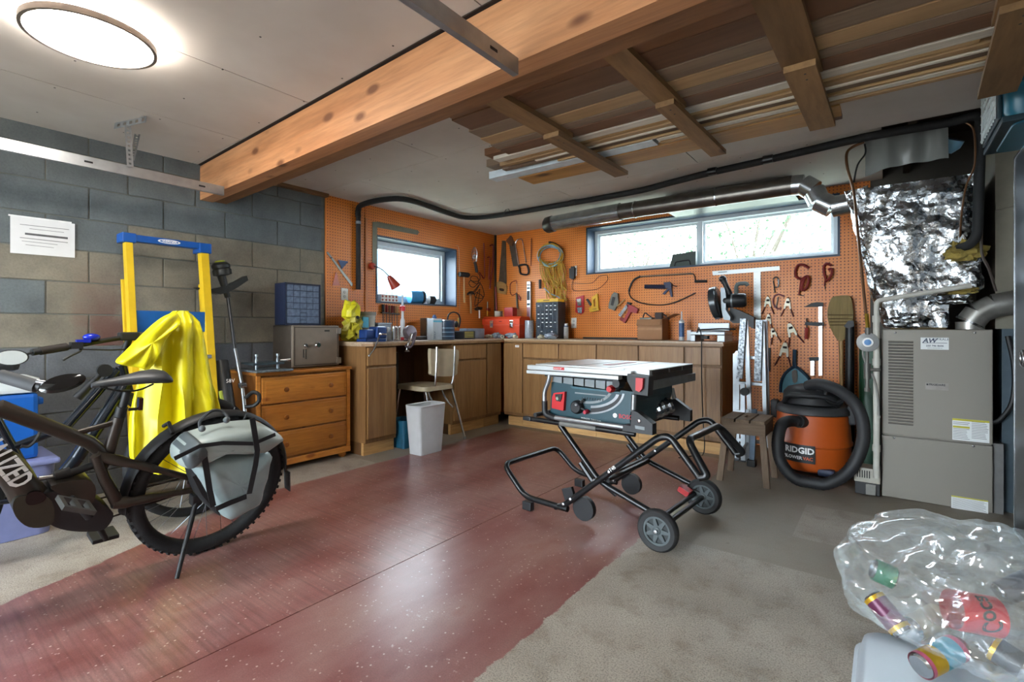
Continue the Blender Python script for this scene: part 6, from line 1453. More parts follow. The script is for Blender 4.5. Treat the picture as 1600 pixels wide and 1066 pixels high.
part(bwt([q6(1295, 225), q6(1260, 210), q6(1237, 235), q6(1240, 290), q6(1255, 330), q6(1275, 340)], .010, .025), 'frame', REDM, t, True); part(bwt([q6(1270, 260), q6(1295, 250), q6(1298, 290), q6(1275, 330), q6(1250, 350)], .010, .045), 'second_frame', REDM, t, True); part(bwt([q6(1255, 300), q6(1245, 350), q6(1240, 385)], .005, .03), 'screw', REDM, t, True); part(bwt([q6(1244, 370), q6(1247, 412)], .003, .03, 2), 'tommy_bar', DSTEEL, t, True)
ORB = M('rust_grip', '#6b3020', .5); IVO = M('ivory_metal', '#c9c0a6', .4, .2)
def spring(x, y, s, rot, label):
    t = tl('spring_clamp', label, 'clamp', BW(*q6(x, y + 70 * s)), 'spring clamps')
    def rt(p): a = R(rot); return q6(x + s * (p[0] * math.cos(a) - p[1] * math.sin(a)), y + s * (p[0] * math.sin(a) + p[1] * math.cos(a)))
    part(bwp([rt(p) for p in ((-10, -50), (10, -50), (24, -10), (30, 35), (18, 38), (12, 12), (-12, 12), (-18, 38), (-30, 35), (-24, -10))], .02), 'jaw', IVO, t)
    for s_ in (-1, 1): part(bwt([rt((s_ * 24, 30)), rt((s_ * 38, 65)), rt((s_ * 52, 98))], .006, .014, 3), 'grip', ORB, t, True)
    part(bwt([rt((-12, -20)), rt((12, -20))], .009, .026, 2), 'coil_spring', DSTEEL, t, True); part(bwt([rt((0, -48)), rt((0, -62))], .004, .012, 2), 'tip', ORB, t, True)
spring(800, 515, .9, 0, 'ivory spring clamp at the top left of the clamp cluster'); spring(955, 530, .95, 3, 'ivory spring clamp at the top right of the clamp cluster'); spring(805, 650, .85, 5, 'ivory spring clamp second down on the left of the cluster')
spring(845, 755, .8, -14, 'ivory spring clamp third down on the left of the cluster'); spring(985, 735, 1.2, -18, 'big ivory spring clamp in the middle of the cluster'); spring(930, 890, 1.25, 6, 'largest ivory spring clamp lowest above the dustpan')
t = tl('mini_hacksaw', 'small faded red hacksaw hanging between the spring clamps', 'hacksaw', BW(*q6(880, 570))); part(bwt([q6(930, 468), q6(880, 450), q6(848, 470), q6(842, 520), q6(870, 560), q6(905, 560)], .007, .012), 'frame', M('faded_red', '#8f4a44', .5), t, True); part(bwt([q6(880, 470), q6(865, 550)], .005, .012, 2), 'blade', STEEL, t, True)
single(bwp(mp_(q6, [(790, 870), (822, 868), (820, 1050), (790, 1050)]), .012), 'steel_strap', BKP, 'narrow black metal strip hanging beside the aluminium ladder', 'strip')
def barclamp(label, head, barx, top, bot, jaw, grip):
    t = tl('bar_clamp', label, 'bar clamp', BW(*q6(barx, bot)), 'bar clamps')
    part(bwp(mp_(q6, [(barx - 14, top), (barx + 14, top), (barx + 14, bot), (barx - 14, bot)]), .010, .03), 'bar', BOLT, t); part(bwp(mp_(q6, head), .02, .024), 'fixed_jaw', BKP, t)
    if jaw: part(bwp(mp_(q6, jaw), .022, .023), 'sliding_jaw', BKP, t)
    if grip: part(bwt([q6(*grip[0]), q6(*grip[1])], .015, .035, 2), 'handle', M('red_wood_grip', '#a33024', .4), t, True); part(bwt([q6(grip[0][0], grip[0][1] - 75), q6(*grip[0])], .005, .035, 2), 'screw', DSTEEL, t, True)
    return t
barclamp('long silver bar clamp with red handle on the back pegboard', [(1085, 550), (1140, 520), (1185, 512), (1232, 515), (1235, 545), (1180, 548)], 1210, 515, 1085, [(1092, 668), (1235, 668), (1240, 695), (1200, 700), (1092, 690)], ((1103, 712), (1100, 800)))
barclamp('shorter bar clamp partly behind the vacuum hose', [(1122, 942), (1200, 940), (1200, 968), (1125, 970)], 1148, 945, 1085, None, None)
# broom, bristles up, and the dark tube beside it
BRI = wood('broom_corn', '#7d6a42', '#a08a5a', 'Z', 14, .8, stretch=30, bmp=.5)
t = tl('broom', 'corn broom standing bristles up beside the plenum', 'broom', (BW(*q6(1365, 810), .06).x, YB - .06, 0))
br = [(1300, 480), (1350, 465), (1410, 460), (1450, 475), (1465, 560), (1468, 640), (1440, 720), (1400, 800), (1372, 815), (1340, 800), (1295, 720), (1270, 640), (1272, 560)]
bc_ = [BW(*q6(*p), .03) for p in br]; part(MB().prism(bez(bc_, 2, True), (0, -.05, 0)), 'bristles', BRI, t, auto=40)
for yy in (612, 640, 665, 690): part(bwt([q6(1268 + (yy - 612) * .2, yy), q6(1468 - (yy - 612) * .3, yy)], .004, .083, 2), 'stitching', M('broom_twine', '#5f4a26', .8), t, True)
hp = BW(*q6(1370, 810), .055); part(MB().tube([hp + Vector((0, 0, .02)), Vector((hp.x + .01, hp.y + .02, .004))], [.017, .0115], 10), 'handle', wood('broom_stick', '#a07a4a', '#b8925e', 'Z', 6, .5), t, True)
t = tl('vacuum_wand', 'black plastic vacuum wand standing beside the broom', 'vacuum wand', (BW(*q6(1440, 900), .10).x, YB - .1, 0))
a = BW(*q6(1440, 690), .12); part(MB().tube([a, Vector((a.x - .005, a.y, .004))], [.030, .034], 14), 'tube', BPL, t, True); part(MB().prism([BW(*q6(*p), .10) for p in ((1395, 700), (1430, 658), (1470, 655), (1475, 700), (1420, 715))], (0, -.05, 0)), 'nozzle', BPL, t)
# teal dustpan
def v8(cx, cy): return 1100 + .2252 * cx, 560 + .2252 * cy
t = tl('dustpan', 'teal dustpan hanging behind the orange vacuum', 'dustpan', BW(*v8(630, 240)))
TLP = M('teal_dustpan', '#2f7f96', .4, var=.12); TLD = M('navy_dustpan_rim', '#1d3e55', .45)
pn_ = [(530, 235), (535, 170), (560, 110), (610, 68), (640, 62), (690, 100), (735, 155), (720, 215), (620, 240)]
part(bwp(mp_(v8, pn_), .008, .02, 2), 'pan', TLP, t); part(MB().tube(bez([BW(*v8(*p), .03) for p in pn_[:8]], 4), .012, 8), 'rim', TLD, t, True); part(bwt([v8(630, 70), v8(628, 20), v8(630, -60)], .016, .03), 'handle', TLD, t, True); part(bwp(mp_(v8, [(612, 90), (645, 85), (648, 160), (620, 165)]), .02, .028, 2), 'brush_clip', M('grey_rubber', '#6f6d69'), t)

# ================================================================ things on the worktop
def LY(px, xd): return P(px, 520, x=xd).y
def LZ(px, py, xd): return P(px, py, x=xd).z
def BX_(px, yd): return P(px, 520, y=yd).x
def BZ_(px, py, yd): return P(px, py, y=yd).z
C0 = CT + .0006
def crumple(center, size, seed, name_mat, amp=.18, n=10):
    mb = MB(); rows_ = []; c = Vector(center)
    for i in range(n + 1):
        th = math.pi * i / n; row = []
        for j in range(2 * n):
            ph = math.pi * j / n; d = Vector((math.sin(th) * math.cos(ph), math.sin(th) * math.sin(ph), -math.cos(th)))
            k = 1 + amp * noise.noise(d * 2.3 + Vector((seed, seed * 2, 0))) * 2 + amp * .6 * noise.noise(d * 6 + Vector((seed, 0, 3)))
            p = c + Vector((d.x * size[0] * k, d.y * size[1] * k, d.z * size[2] * k)); p.z = max(p.z, c.z - size[2]); row.append(p)
        rows_.append(row)
    return mb.grid(rows_, closed_u=True)
YF_ = M('yellow_coated_fabric', '#d9cf1e', .45, var=.15, scale=9)
xd = -3.60
t = thing('rain_hood', 'crumpled yellow rain hood and trousers piled at the worktop end', 'rain gear', (xd, LY(548, xd), CT))
part(crumple((xd, LY(548, xd), C0 + .075), (.10, .085, .075), 2.0, 0, .4, 7), 'trousers', M('dull_yellow_fabric', '#b3a82c', .5, var=.3, scale=16), t)
part(crumple((xd, LY(551, xd), LZ(551, 507, xd)), (.085, .075, .065), 4.0, 0, .4, 7), 'jacket_fold', M('dull_yellow_fabric', '#b3a82c'), t); part(crumple((xd, LY(549, xd), LZ(549, 488, xd) + .01), (.07, .082, .085), 7.0, 0, .38, 6), 'hood', YF_, t)
for px, py in ((559, 496), (555, 523)): q = P(px, py, x=xd + .085); part(MB().ball(q, .018, 8, (.4, 1, .8)), 'dark_opening', BKP, t, True)
def jar(name, label, cat, x, y, prof, group=None, n=22):
    """turned container; prof split by material: list of (part name, profile, material)"""
    t = thing(name, label, cat, (x, y, CT), group=group)
    for nm, pr, m_ in prof: part(MB().lathe([(r_, z + C0) for r_, z in pr], n, Matrix.Translation((x, y, 0))), nm, m_, t, True, auto=35)
    return t
xd = -3.68; y_ = LY(572, xd); zt_ = LZ(572, 488, xd) - CT
t = jar('plastic_pail', 'white plastic pail with pale blue label behind the blue vise', 'pail', xd, y_, [('pail', [(.070, 0), (.082, zt_ * .92), (.086, zt_ * .92)], M('pail_white', '#b5b3a8', .5, var=.2)), ('lid', [(.088, zt_ * .88), (.088, zt_), (.0005, zt_ + .004)], M('pail_lid', '#8f8d82', .5))], None)
part(MB().prism([P(567, 495, x=xd + .085), P(576, 496, x=xd + .085), P(576, 512, x=xd + .085), P(566, 512, x=xd + .085)], (-.012, 0, 0)), 'label', M('aqua_label', '#4fb0cf', .45), t)
# blue bench vise with its long handle over the edge
VB = M('vise_blue', '#1c3c78', .4, .15, var=.2); xd = -3.40
t = thing('bench_vise', 'blue bench vise with steel handle bolted to the worktop edge', 'vise', (xd, LY(578, xd), CT)); y0, y1 = LY(565, xd), LY(596, xd)
part(MB().rbox(xd - .07, xd + .06, y0, y1, C0, C0 + .025, .006), 'base', VB, t); part(MB().rbox(xd - .055, xd + .05, y0 + .01, (y0 + y1) / 2 - .008, C0 + .026, C0 + .10, .012), 'fixed_jaw', VB, t); part(MB().rbox(xd - .05, xd + .07, (y0 + y1) / 2 + .004, y1 + .004, C0 + .026, C0 + .125, .016), 'moving_jaw', VB, t)
part(MB().cyl((xd + .0, y0 + .02, C0 + .06), (xd + .0, y1 + .03, C0 + .06), .016, 12), 'spindle', BOLT, t, True); part(MB().tube([P(594, 522, x=-3.255), P(585, 545, x=-3.25), P(577, 556, x=-3.25)], .0055, 8), 'handle_bar', BOLT, t, True); part(MB().ball(P(577, 556, x=-3.25), .010, 8), 'handle_knob', BOLT, t, True); part(MB().cyl((xd + .06, y1 - .0, C0 + .06), P(594, 522, x=-3.255), .008, 8), 'handle_link', BOLT, t, True)
# clear organiser boxes
CLR = M('cloudy_plastic', '#8d96a3', .25, var=.2, scale=30); xd = -3.66; y0, y1 = LY(587, xd), LY(606, xd)
for k, (h0, h1, lb) in enumerate(((0, .085, 'cloudy grey organiser box, lower one behind the vise'), (.0855, .16, 'cloudy grey organiser box stacked on another behind the vise'))):
    t = thing('organiser_box', lb, 'box', (xd, (y0 + y1) / 2, CT + h0), group='cloudy organiser boxes'); part(MB().rbox(xd - .09, xd + .05, y0 - .01 * k, y1, C0 + h0, C0 + h1 - .012, .006), 'box', CLR, t); part(MB().rbox(xd - .094, xd + .054, y0 - .01 * k - .004, y1 + .004, C0 + h1 - .0118, C0 + h1 - .0005, .004), 'lid', M('pale_lid', '#aeb6c0', .35), t)
for px, lb in ((600, 'white plastic spray bottle left of the chrome tins'), (607, 'white plastic bottle touching the chrome tins')):
    xd = -3.42; y_ = LY(px, xd); jar('plastic_bottle', lb, 'bottle', xd, y_, [('bottle', [(.024, 0), (.026, .01), (.026, .07), (.012, .09), (.012, .10)], M('bottle_white', '#b9bdc2', .4)), ('cap', [(.015, .10), (.015, .118), (.0005, .12)], WPL)], 'white bottles by the vise')
for px, lb in ((616, 'ribbed chrome tin next to the white bottles'), (622, 'ribbed chrome tin nearest the grinder')):
    xd = -3.44; y_ = LY(px, xd); jar('ribbed_tin', lb, 'tin', xd, y_, [('tin', [(.021, 0)] + [(.021 + (.002 if k % 2 else 0), .008 + .012 * k) for k in range(10)] + [(.019, .13)], M('chrome', '#d2d4d6'))], 'ribbed chrome tins')
xd = -3.52; y_ = LY(629, xd); h_ = LZ(629, 506, xd) - CT; zt_ = LZ(629, 466, xd) - CT
t = jar('sealant_tube', 'tall white sealant tube with red cap below the small window', 'sealant tube', xd, y_, [('cartridge', [(.020, 0.03), (.020, h_ + .03), (.012, h_ + .05), (.011, zt_ - .12)], WPL), ('red_collar', [(.024, zt_ - .118), (.026, zt_ - .075), (.012, zt_ - .07)], REDP), ('nozzle', [(.012, zt_ - .07), (.006, zt_ + .03), (.0005, zt_ + .031)], WPL), ('red_foot', [(.028, 0), (.028, .03)], REDP)])
# hand grinder clamped to the edge
GRM = M('mauve_grey_metal', '#6d6168', .45, .5, var=.25); xd = -3.33
t = thing('hand_grinder', 'mauve-grey hand-crank grinder clamped to the worktop edge', 'grinder', (xd, LY(638, xd), CT)); yc = LY(638, xd)
part(MB().lathe([(.03, -.03), (.058, -.026), (.062, 0), (.058, .026), (.03, .03)], 22, Matrix.Translation((xd + .02, yc, C0 + .075)) @ Matrix.Rotation(R(75), 4, 'Y')), 'housing', GRM, t, True); part(MB().tube(bez([(xd - .02, yc - .02, C0 + .01), (xd + .0, yc, C0 + .035), (xd + .03, yc + .01, C0 + .06)], 3), .022, 10), 'neck', GRM, t, True)
part(MB().rbox(xd - .03, xd + .045, yc - .03, yc + .03, C0, C0 + .012, .004), 'clamp_plate', GRM, t); part(MB().tube(bez([P(643, 522, x=-3.245), P(640, 532, x=-3.235), P(637, 541, x=-3.235)], 3), [.012] * 6 + [.010], 10), 'crank_handle', CHROME, t, True); part(MB().tube(bez([(xd + .06, yc + .03, C0 + .07), P(648, 525, x=-3.24), P(646, 535, x=-3.24), P(640, 543, x=-3.24), P(634, 540, x=-3.24)], 3), .012, 10), 'crank_arm', GRM, t, True)
part(MB().tube([P(636, 540, x=-3.25), P(636, 548, x=-3.25)], .008, 8), 'clamp_screw', BOLT, t, True); part(MB().lathe([(.022, -.004), (.018, .004), (.006, .014)], 16, Matrix.Translation(P(636, 549, x=-3.25))), 'clamp_foot', CHROME, t, True)
# flat tools and small case between
xd = -3.55; single(MB().rbox(xd - .05, xd + .06, LY(651, xd), LY(668, xd), C0, C0 + .035, .006), 'tool_case', M('dark_case', '#4a4542', .5), 'low dark tool case lying on the worktop', 'case')
xd = -3.72; t = thing('small_drawer_unit', 'small metal framed drawer unit behind the paint cans', 'drawer unit', (xd, LY(668, xd), CT)); part(MB().rbox(xd - .06, xd + .03, LY(663, xd), LY(676, xd), C0, LZ(668, 497, xd), .004), 'case', STEEL, t); part(MB().box(xd + .03, xd + .034, LY(665, xd), LY(675, xd), C0 + .01, LZ(668, 499, xd)), 'front', DSTEEL, t)
# cans
xd = -3.44; y_ = LY(680, xd); zt_ = LZ(680, 498, xd) - CT
t = thing('solvent_can', 'white rectangular solvent can with aqua top stripe', 'can', (xd, y_, CT)); part(MB().rbox(xd - .05, xd + .03, LY(673, xd), LY(687.5, xd), C0, C0 + zt_, .006), 'can', M('can_white', '#b9c6cf', .35, var=.12), t); part(MB().box(xd + .0305, xd + .0315, LY(673.5, xd), LY(687, xd), C0 + zt_ - .035, C0 + zt_ - .018), 'stripe', M('aqua_label', '#4fb0cf'), t); part(MB().lathe([(.022, 0), (.022, .02), (.015, .022), (.015, .035), (.0005, .036)], 14, Matrix.Translation((xd - .01, y_, C0 + zt_))), 'cap', BLUEP, t, True); text('SOLV', 'can_text', M('ink_blue', '#23406f'), t, .030, frame4((.0318, -.035, .012), (0, 0, 1), (0, -1, 0)), .0004)
xd = -3.42; y_ = LY(700, xd); r_ = abs(LY(710, xd) - LY(690.5, xd)) / 2; zt_ = LZ(700, 500, xd) - CT
t = jar('paint_can', 'dark navy paint can with silver rim beside the solvent can', 'can', xd - .03, y_, [('can', [(r_, 0), (r_, zt_ - .01)], M('can_navy', '#17324c', .35)), ('rim', [(r_ + .002, zt_ - .01), (r_ + .002, zt_), (r_ - .008, zt_), (r_ - .008, zt_ - .006), (.0005, zt_ - .006)], BOLT)])
for dz in (.03, .07, .11): part(MB().lathe([(r_ + .0006, C0 + dz), (r_ + .0006, C0 + dz + .008)], 22, Matrix.Translation((xd - .03, y_, 0)), caps=False), 'pale_band', M('band_blue', '#7fa0b8', .4), t)
xd = -3.56; pt = [(699, 501), (701, 492), (708, 488), (716, 491), (719, 500), (717, 512)]
t = thing('ear_defenders', 'black ear defenders with yellow lining standing behind the navy can', 'ear defenders', (xd, LY(708, xd), CT)); part(MB().tube(bez([P(*p, x=xd) for p in pt], 4), .008, 8), 'headband', BKP, t, True); part(MB().tube(bez([P(*p, x=xd + .004) for p in ((716, 497), (716, 505), (712, 513))], 4), .006, 8), 'yellow_lining', M('lime_yellow', '#c0b04a', .5), t, True)
for px in (704, 713): q = P(px, 507, x=xd); part(MB().ball(q, .036, 10, (.6, .7, 1)), 'ear_cup', BKP, t, True)
part(MB().rbox(xd - .03, xd + .03, LY(701, xd), LY(717, xd), C0, C0 + .05, .008), 'rest', BKP, t)
xd = -3.46; y0, y1 = LY(717, xd), LY(735, xd)
t = thing('battery_charger', 'black battery charger with yellow stripes on the worktop', 'charger', (xd, (y0 + y1) / 2, CT)); part(MB().rbox(xd - .07, xd + .07, y0, y1, C0, C0 + .085, .008), 'body', BPL, t)
for k in range(4): part(MB().box(xd + .0702, xd + .0715, y0 + .01, y1 - .03, C0 + .020 + k * .016, C0 + .026 + k * .016), 'yellow_stripe', M('lime_yellow', '#c0b04a'), t)
xd = -3.64; single(MB().rbox(xd - .06, xd + .05, LY(724, xd), LY(752, xd), C0, C0 + .11, .008), 'tissue_box', M('pale_blue_grey', '#8d9fb2', .45, var=.2), 'pale blue-grey box behind the battery charger', 'box')
# ---- orange toolbox in the corner (facing the room, on the diagonal-free back run)
def q65(cx, cy): return 650 + .11875 * cx, 460 + .11875 * cy
ORG_ = M('orange_toolbox', '#dd4a25', .42, .1, var=.08); yd = 4.50
x0, x1 = BX_(q65(872, 0)[0], yd), BX_(q65(1370, 0)[0], yd); zt_ = BZ_(785, q65(0, 293)[1], yd); zs_ = BZ_(785, q65(0, 402)[1], yd)
t = thing('toolbox', 'orange metal toolbox with two chrome latches in the worktop corner', 'toolbox', ((x0 + x1) / 2, yd, CT))
part(MB().rbox(x0 + .012, x1 - .012, yd, yd + .20, C0, zs_ - .001, .006), 'body', ORG_, t)
lid = [(yd - .006, zs_), (yd - .006, zt_ - .03), (yd + .03, zt_), (yd + .17, zt_), (yd + .206, zt_ - .03), (yd + .206, zs_)]; part(MB().prism([(x0 + .004, y_, z_) for y_, z_ in lid], (x1 - x0 - .008, 0, 0)), 'lid', ORG_, t)
for cx in (1000, 1262):
    x_ = BX_(q65(cx, 0)[0], yd); l_ = part(MB().rbox(x_ - .024, x_ + .024, yd - .014, yd - .0065, zs_ - .035, zs_ + .05, .004), 'latch', CHROME, t); part(MB().rbox(x_ - .014, x_ + .014, yd - .020, yd - .0145, zs_ - .02, zs_ + .02, .003), 'latch_lever', BOLT, l_)
part(MB().tube(fillet([((x0 + x1) / 2 - .06, yd + .165, zt_ + .003), ((x0 + x1) / 2 - .06, yd + .165, zt_ + .014), ((x0 + x1) / 2 + .06, yd + .165, zt_ + .014), ((x0 + x1) / 2 + .06, yd + .165, zt_ + .003)], .008, 3), .005, 8), 'handle', BOLT, t, True); part(MB().box((x0 + x1) / 2 - .02, (x0 + x1) / 2 + .02, yd - .0068, yd - .006, zs_ + .035, zs_ + .042), 'maker_mark', REDM, t)
x_ = BX_(q65(1090, 0)[0], yd + .06); t = thing('tape_roll', 'grey tape roll lying on the orange toolbox', 'tape', (x_, yd + .06, zt_)); part(MB().lathe([(.022, 0), (.048, 0), (.048, .045), (.022, .045), (.022, 0)], 24, Matrix.Translation((x_, yd + .055, zt_ + .02)), caps=False), 'roll', M('tape_grey', '#a9a294', .5), t, True, auto=40); part(MB().lathe([(.049, 0), (.049, .018)], 24, Matrix.Translation((x_, yd + .055, zt_ + .001))), 'lower_roll', M('tape_tan', '#9c8a70', .5), t, True, auto=40)
x_ = BX_(q65(1220, 0)[0], yd + .05); single(MB().rbox(x_ - .062, x_ + .062, yd + .04, yd + .13, zt_ + .0005, zt_ + .105, .006), 'red_case', M('clear_red_case', '#a31a16', .25), 'small translucent red case standing on the orange toolbox', 'case')
# clutter in front of it
rr = random.Random(21); yd = 4.36
for k, (px, lb, m_) in enumerate(((763, 'small cream lump of putty on the worktop by the toolbox', IVO), (776, 'crumpled clear bag before the orange toolbox', CLR), (784, 'crumpled clear bag of screws right before the toolbox', CLR), (799, 'clear bag of fittings beside the toolbox corner', CLR), (846, 'cream rag lying before the black parts cabinet', IVO), (861, 'crumpled clear bag before the black parts cabinet', CLR))):
    x_ = BX_(px, yd); s_ = .05 if k in (1, 3, 5) else .034
    single(crumple((x_, yd, C0 + s_ * .6), (s_ * 1.3, s_, s_ * .6), 3.3 * k + 1, 0, .35, 9), 'putty_lump' if k == 0 else ('rag' if k == 4 else 'plastic_bag'), m_, lb, 'putty' if k == 0 else ('rag' if k == 4 else 'bag'), smooth=True, auto=35)
for k, (px, lb) in enumerate(((768, 'short white pipe fitting lying left of the toolbox latch'), (786, 'white pipe elbow lying before the toolbox'), (806, 'white pipe stub lying right of the toolbox'))):
    x_ = BX_(px, yd - .05); single(MB().lathe([(.014, -.03), (.020, -.03), (.020, .03), (.014, .03), (.014, -.03)], 16, Matrix.Translation((x_, yd - .06, C0 + .0205)) @ Matrix.Rotation(R(30 * k), 4, 'Z') @ Matrix.Rotation(R(90), 4, 'X'), caps=False), 'pipe_fitting', IVO, lb, 'fitting', smooth=True, auto=40)
# clear jar of screws at the foot of the level
yd = 4.60; x_ = BX_(827, yd); zt_ = BZ_(827, 501, yd) - CT
t = jar('screw_jar', 'clear jar of screws in front of the spirit level', 'jar', x_, yd, [('jar', [(.050, 0), (.052, .01), (.050, zt_), (.044, zt_), (.044, .012), (.0005, .012)], M('jar_glass', '#aab0b8', .12, var=.3, scale=60)), ('screws', [(.042, .013), (.042, zt_ * .75), (.0005, zt_ * .8)], M('screw_fill', '#77787c', .4, .7, var=.6, scale=140, bmp=.6))])
# black parts cabinet with yellow tray
def q78(cx, cy): return 780 + .0938 * cx, 440 + .0938 * cy
yd = 4.50; x0, x1 = BX_(q78(612, 0)[0], yd), BX_(q78(982, 0)[0], yd); zt_ = BZ_(855, q78(0, 342)[1], yd)
t = thing('parts_cabinet', 'black many-drawer parts cabinet under the cable coil', 'parts cabinet', ((x0 + x1) / 2, yd, CT)); CASEB = M('case_black', '#26262c', .5)
part(MB().rbox(x0, x1, yd + .006, yd + .15, C0, zt_, .004), 'case', CASEB, t)
mb = MB(); frame_xz(mb, yd, yd + .006, x0, x1, C0, zt_, .008); part(mb, 'front_frame', CASEB, t); LAB = M('white_label', '#e8e8e6')
DK = M('clear_dark_drawer', '#3d4650', .2, var=.35, scale=50); W_ = (x1 - x0 - .02) / 5; rh = (zt_ - C0 - .02) / 8.4; zz = zt_ - .01
def pdr(xa, xb_, z0, z1, lab=True):
    d_ = part(MB().rbox(xa + .002, xb_ - .002, yd - .004, yd + .0055, z0 + .002, z1 - .002, .002), 'drawer', DK, t); part(MB().box((xa + xb_) / 2 - .010, (xa + xb_) / 2 + .010, yd - .010, yd - .0042, z1 - .012, z1 - .006), 'pull', DK, d_)
    if lab: part(MB().box((xa + xb_) / 2 - .011, (xa + xb_) / 2 + .011, yd - .0048, yd - .0041, z0 + .010, z0 + .018), 'label', LAB, d_)
for r_ in range(6):
    for c_ in range(5): pdr(x0 + .01 + c_ * W_, x0 + .01 + (c_ + 1) * W_, zz - rh, zz, rr.random() < .65)
    zz -= rh
for r_ in range(2):
    for c_ in range(2): pdr(x0 + .01 + c_ * W_ * 2.5, x0 + .01 + (c_ + 1) * W_ * 2.5, zz - rh * 1.2, zz, True)
    zz -= rh * 1.2
t = thing('yellow_tray', 'shallow yellow tray lying on the black parts cabinet', 'tray', ((x0 + x1) / 2, yd, zt_)); part(MB().rbox(x0 + .004, x1 - .002, yd + .005, yd + .13, zt_ + .0005, zt_ + .035, .008), 'tray', YELP, t); part(MB().box((x0 + x1) / 2 - .05, (x0 + x1) / 2 + .03, yd + .0035, yd + .0048, zt_ + .012, zt_ + .024), 'dark_label', M('amber_label', '#7d5b0a', .5), t)
yd = 4.62; x_ = BX_(q78(1115, 0)[0], yd); zt_ = BZ_(884, q78(0, 700)[1], yd) - CT
jar('glue_bottle', 'white glue bottle with dark band beside the parts cabinet', 'bottle', x_, yd, [('bottle', [(.024, 0), (.026, .01), (.026, zt_ * .8), (.018, zt_ * .86)], M('label_white', '#c3c3c0', .45, var=.3, scale=70)), ('dark_band', [(.0265, zt_ * .78), (.0265, zt_ * .85)], BLUEP), ('cap', [(.020, zt_ * .86), (.020, zt_), (.0005, zt_)], WPL)])
# long dark strip lying along the wall
single(MB().rbox(BX_(912, 4.74), BX_(996, 4.74), 4.72, 4.74, C0, C0 + .018, .003), 'metal_strip', DSTEEL, 'long dark metal strip lying on the worktop against the wall', 'strip')
# cardboard box with flaps and chargers
CARD = M('cardboard', '#9a6f4d', .8, var=.1, scale=5); yd = 4.55
x0, x1 = BX_(996, yd), BX_(1034.5, yd); zt_ = BZ_(1015, 499, yd); x2 = x1 + .02
t = thing('cardboard_box', 'open cardboard box holding black cables on the worktop', 'cardboard box', ((x0 + x1) / 2, yd, CT)); th = .004
part(MB().box(x0, x1, yd, yd + th, C0, zt_).box(x0, x1, yd + .17, yd + .17 + th, C0, zt_).box(x0, x0 + th, yd + th, yd + .17, C0, zt_).box(x1 - th, x1, yd + th, yd + .17, C0, zt_).box(x0, x1, yd, yd + .17, C0, C0 + th), 'box', CARD, t)
part(MB().prism([(x1, yd, zt_), (x1, yd + .17, zt_), (x1 + .11, yd + .17, zt_ + .045), (x1 + .11, yd, zt_ + .045)], (0, 0, .004)), 'flap', CARD, t); part(MB().prism([(x0, yd, zt_), (x1 - .01, yd, zt_), (x1 - .01, yd - .025, zt_ - .055), (x0, yd - .025, zt_ - .055)], (0, -.003, 0)), 'flap', CARD, t)
part(MB().box(x0, x1, yd - .0008, yd - .0, (C0 + zt_) / 2 - .004, (C0 + zt_) / 2 + .018), 'packing_tape', M('tape_shine', '#b08662', .2), t)
t = thing('charger_cables', 'black charger with looping cables in the cardboard box', 'charger', ((x0 + x1) / 2, yd + .08, zt_ - .05)); part(MB().tube(bez([(x0 + .02, yd + .06, zt_ - .03), (x0 + .04, yd + .08, zt_ + .06), (x0 + .09, yd + .09, zt_ + .03), (x0 + .15, yd + .09, zt_ + .0), (x1 - .07, yd + .08, zt_ + .05), (x1 - .02, yd + .08, zt_ + .05), (x1 + .04, yd + .09, zt_ + .0)], 5), .006, 8), 'cable', BKP, t, True); part(MB().rbox(x1 - .09, x1 - .02, yd + .05, yd + .10, zt_ - .02, zt_ + .065, .006), 'charger_block', CORD, t); part(MB().rbox(x0 + .01, x0 + .13, yd + .03, yd + .11, zt_ - .03, zt_ + .018, .005), 'grey_box', STEEL, t)
yd = 4.60; x_ = BX_(1065, yd); zt_ = BZ_(1065, 487, yd) - CT
t = jar('sealant_tube', 'white and blue sealant cartridge standing right of the cardboard box', 'sealant tube', x_, yd, [('cartridge', [(.024, 0), (.024, zt_ * .68), (.010, zt_ * .72), (.009, zt_ * .75)], WPL), ('blue_label', [(.0245, zt_ * .12), (.0245, zt_ * .6)], M('label_blue', '#3a5f92', .4, var=.3, scale=40)), ('nozzle', [(.008, zt_ * .75), (.004, zt_), (.0005, zt_)], WPL)])
x_ = BX_(1077, 4.6); single(MB().rbox(x_ - .016, x_ + .022, 4.58, 4.62, C0, BZ_(1077, 516, 4.6), .003), 'small_carton', WPL, 'small white carton beside the sealant cartridge', 'carton')
# green laptop-like case on the long window sill
yd = YB + .05; x0, x1 = P(1046, 400, y=yd).x, P(1087, 400, y=yd).x; zt_ = P(1066, 396, y=yd).z; zs_ = BZ0 + .0105
t = thing('green_case', 'dark green plastic case standing on the long window sill', 'case', ((x0 + x1) / 2, yd, zs_)); part(MB().prism([(x0, yd, zs_), (x1, yd, zs_), (x1, yd, zt_ + .012), (x0 + .03, yd, zt_ - .004)], (0, .05, 0)), 'shell', M('bottle_green', '#24332a', .5), t); part(MB().tube(fillet([(x0 + .05, yd - .006, zs_ + .01), (x0 + .06, yd - .006, zs_ + .05), (x1 - .06, yd - .006, zs_ + .06), (x1 - .05, yd - .006, zs_ + .01)], .015, 4), .006, 8), 'handle', BKP, t, True)

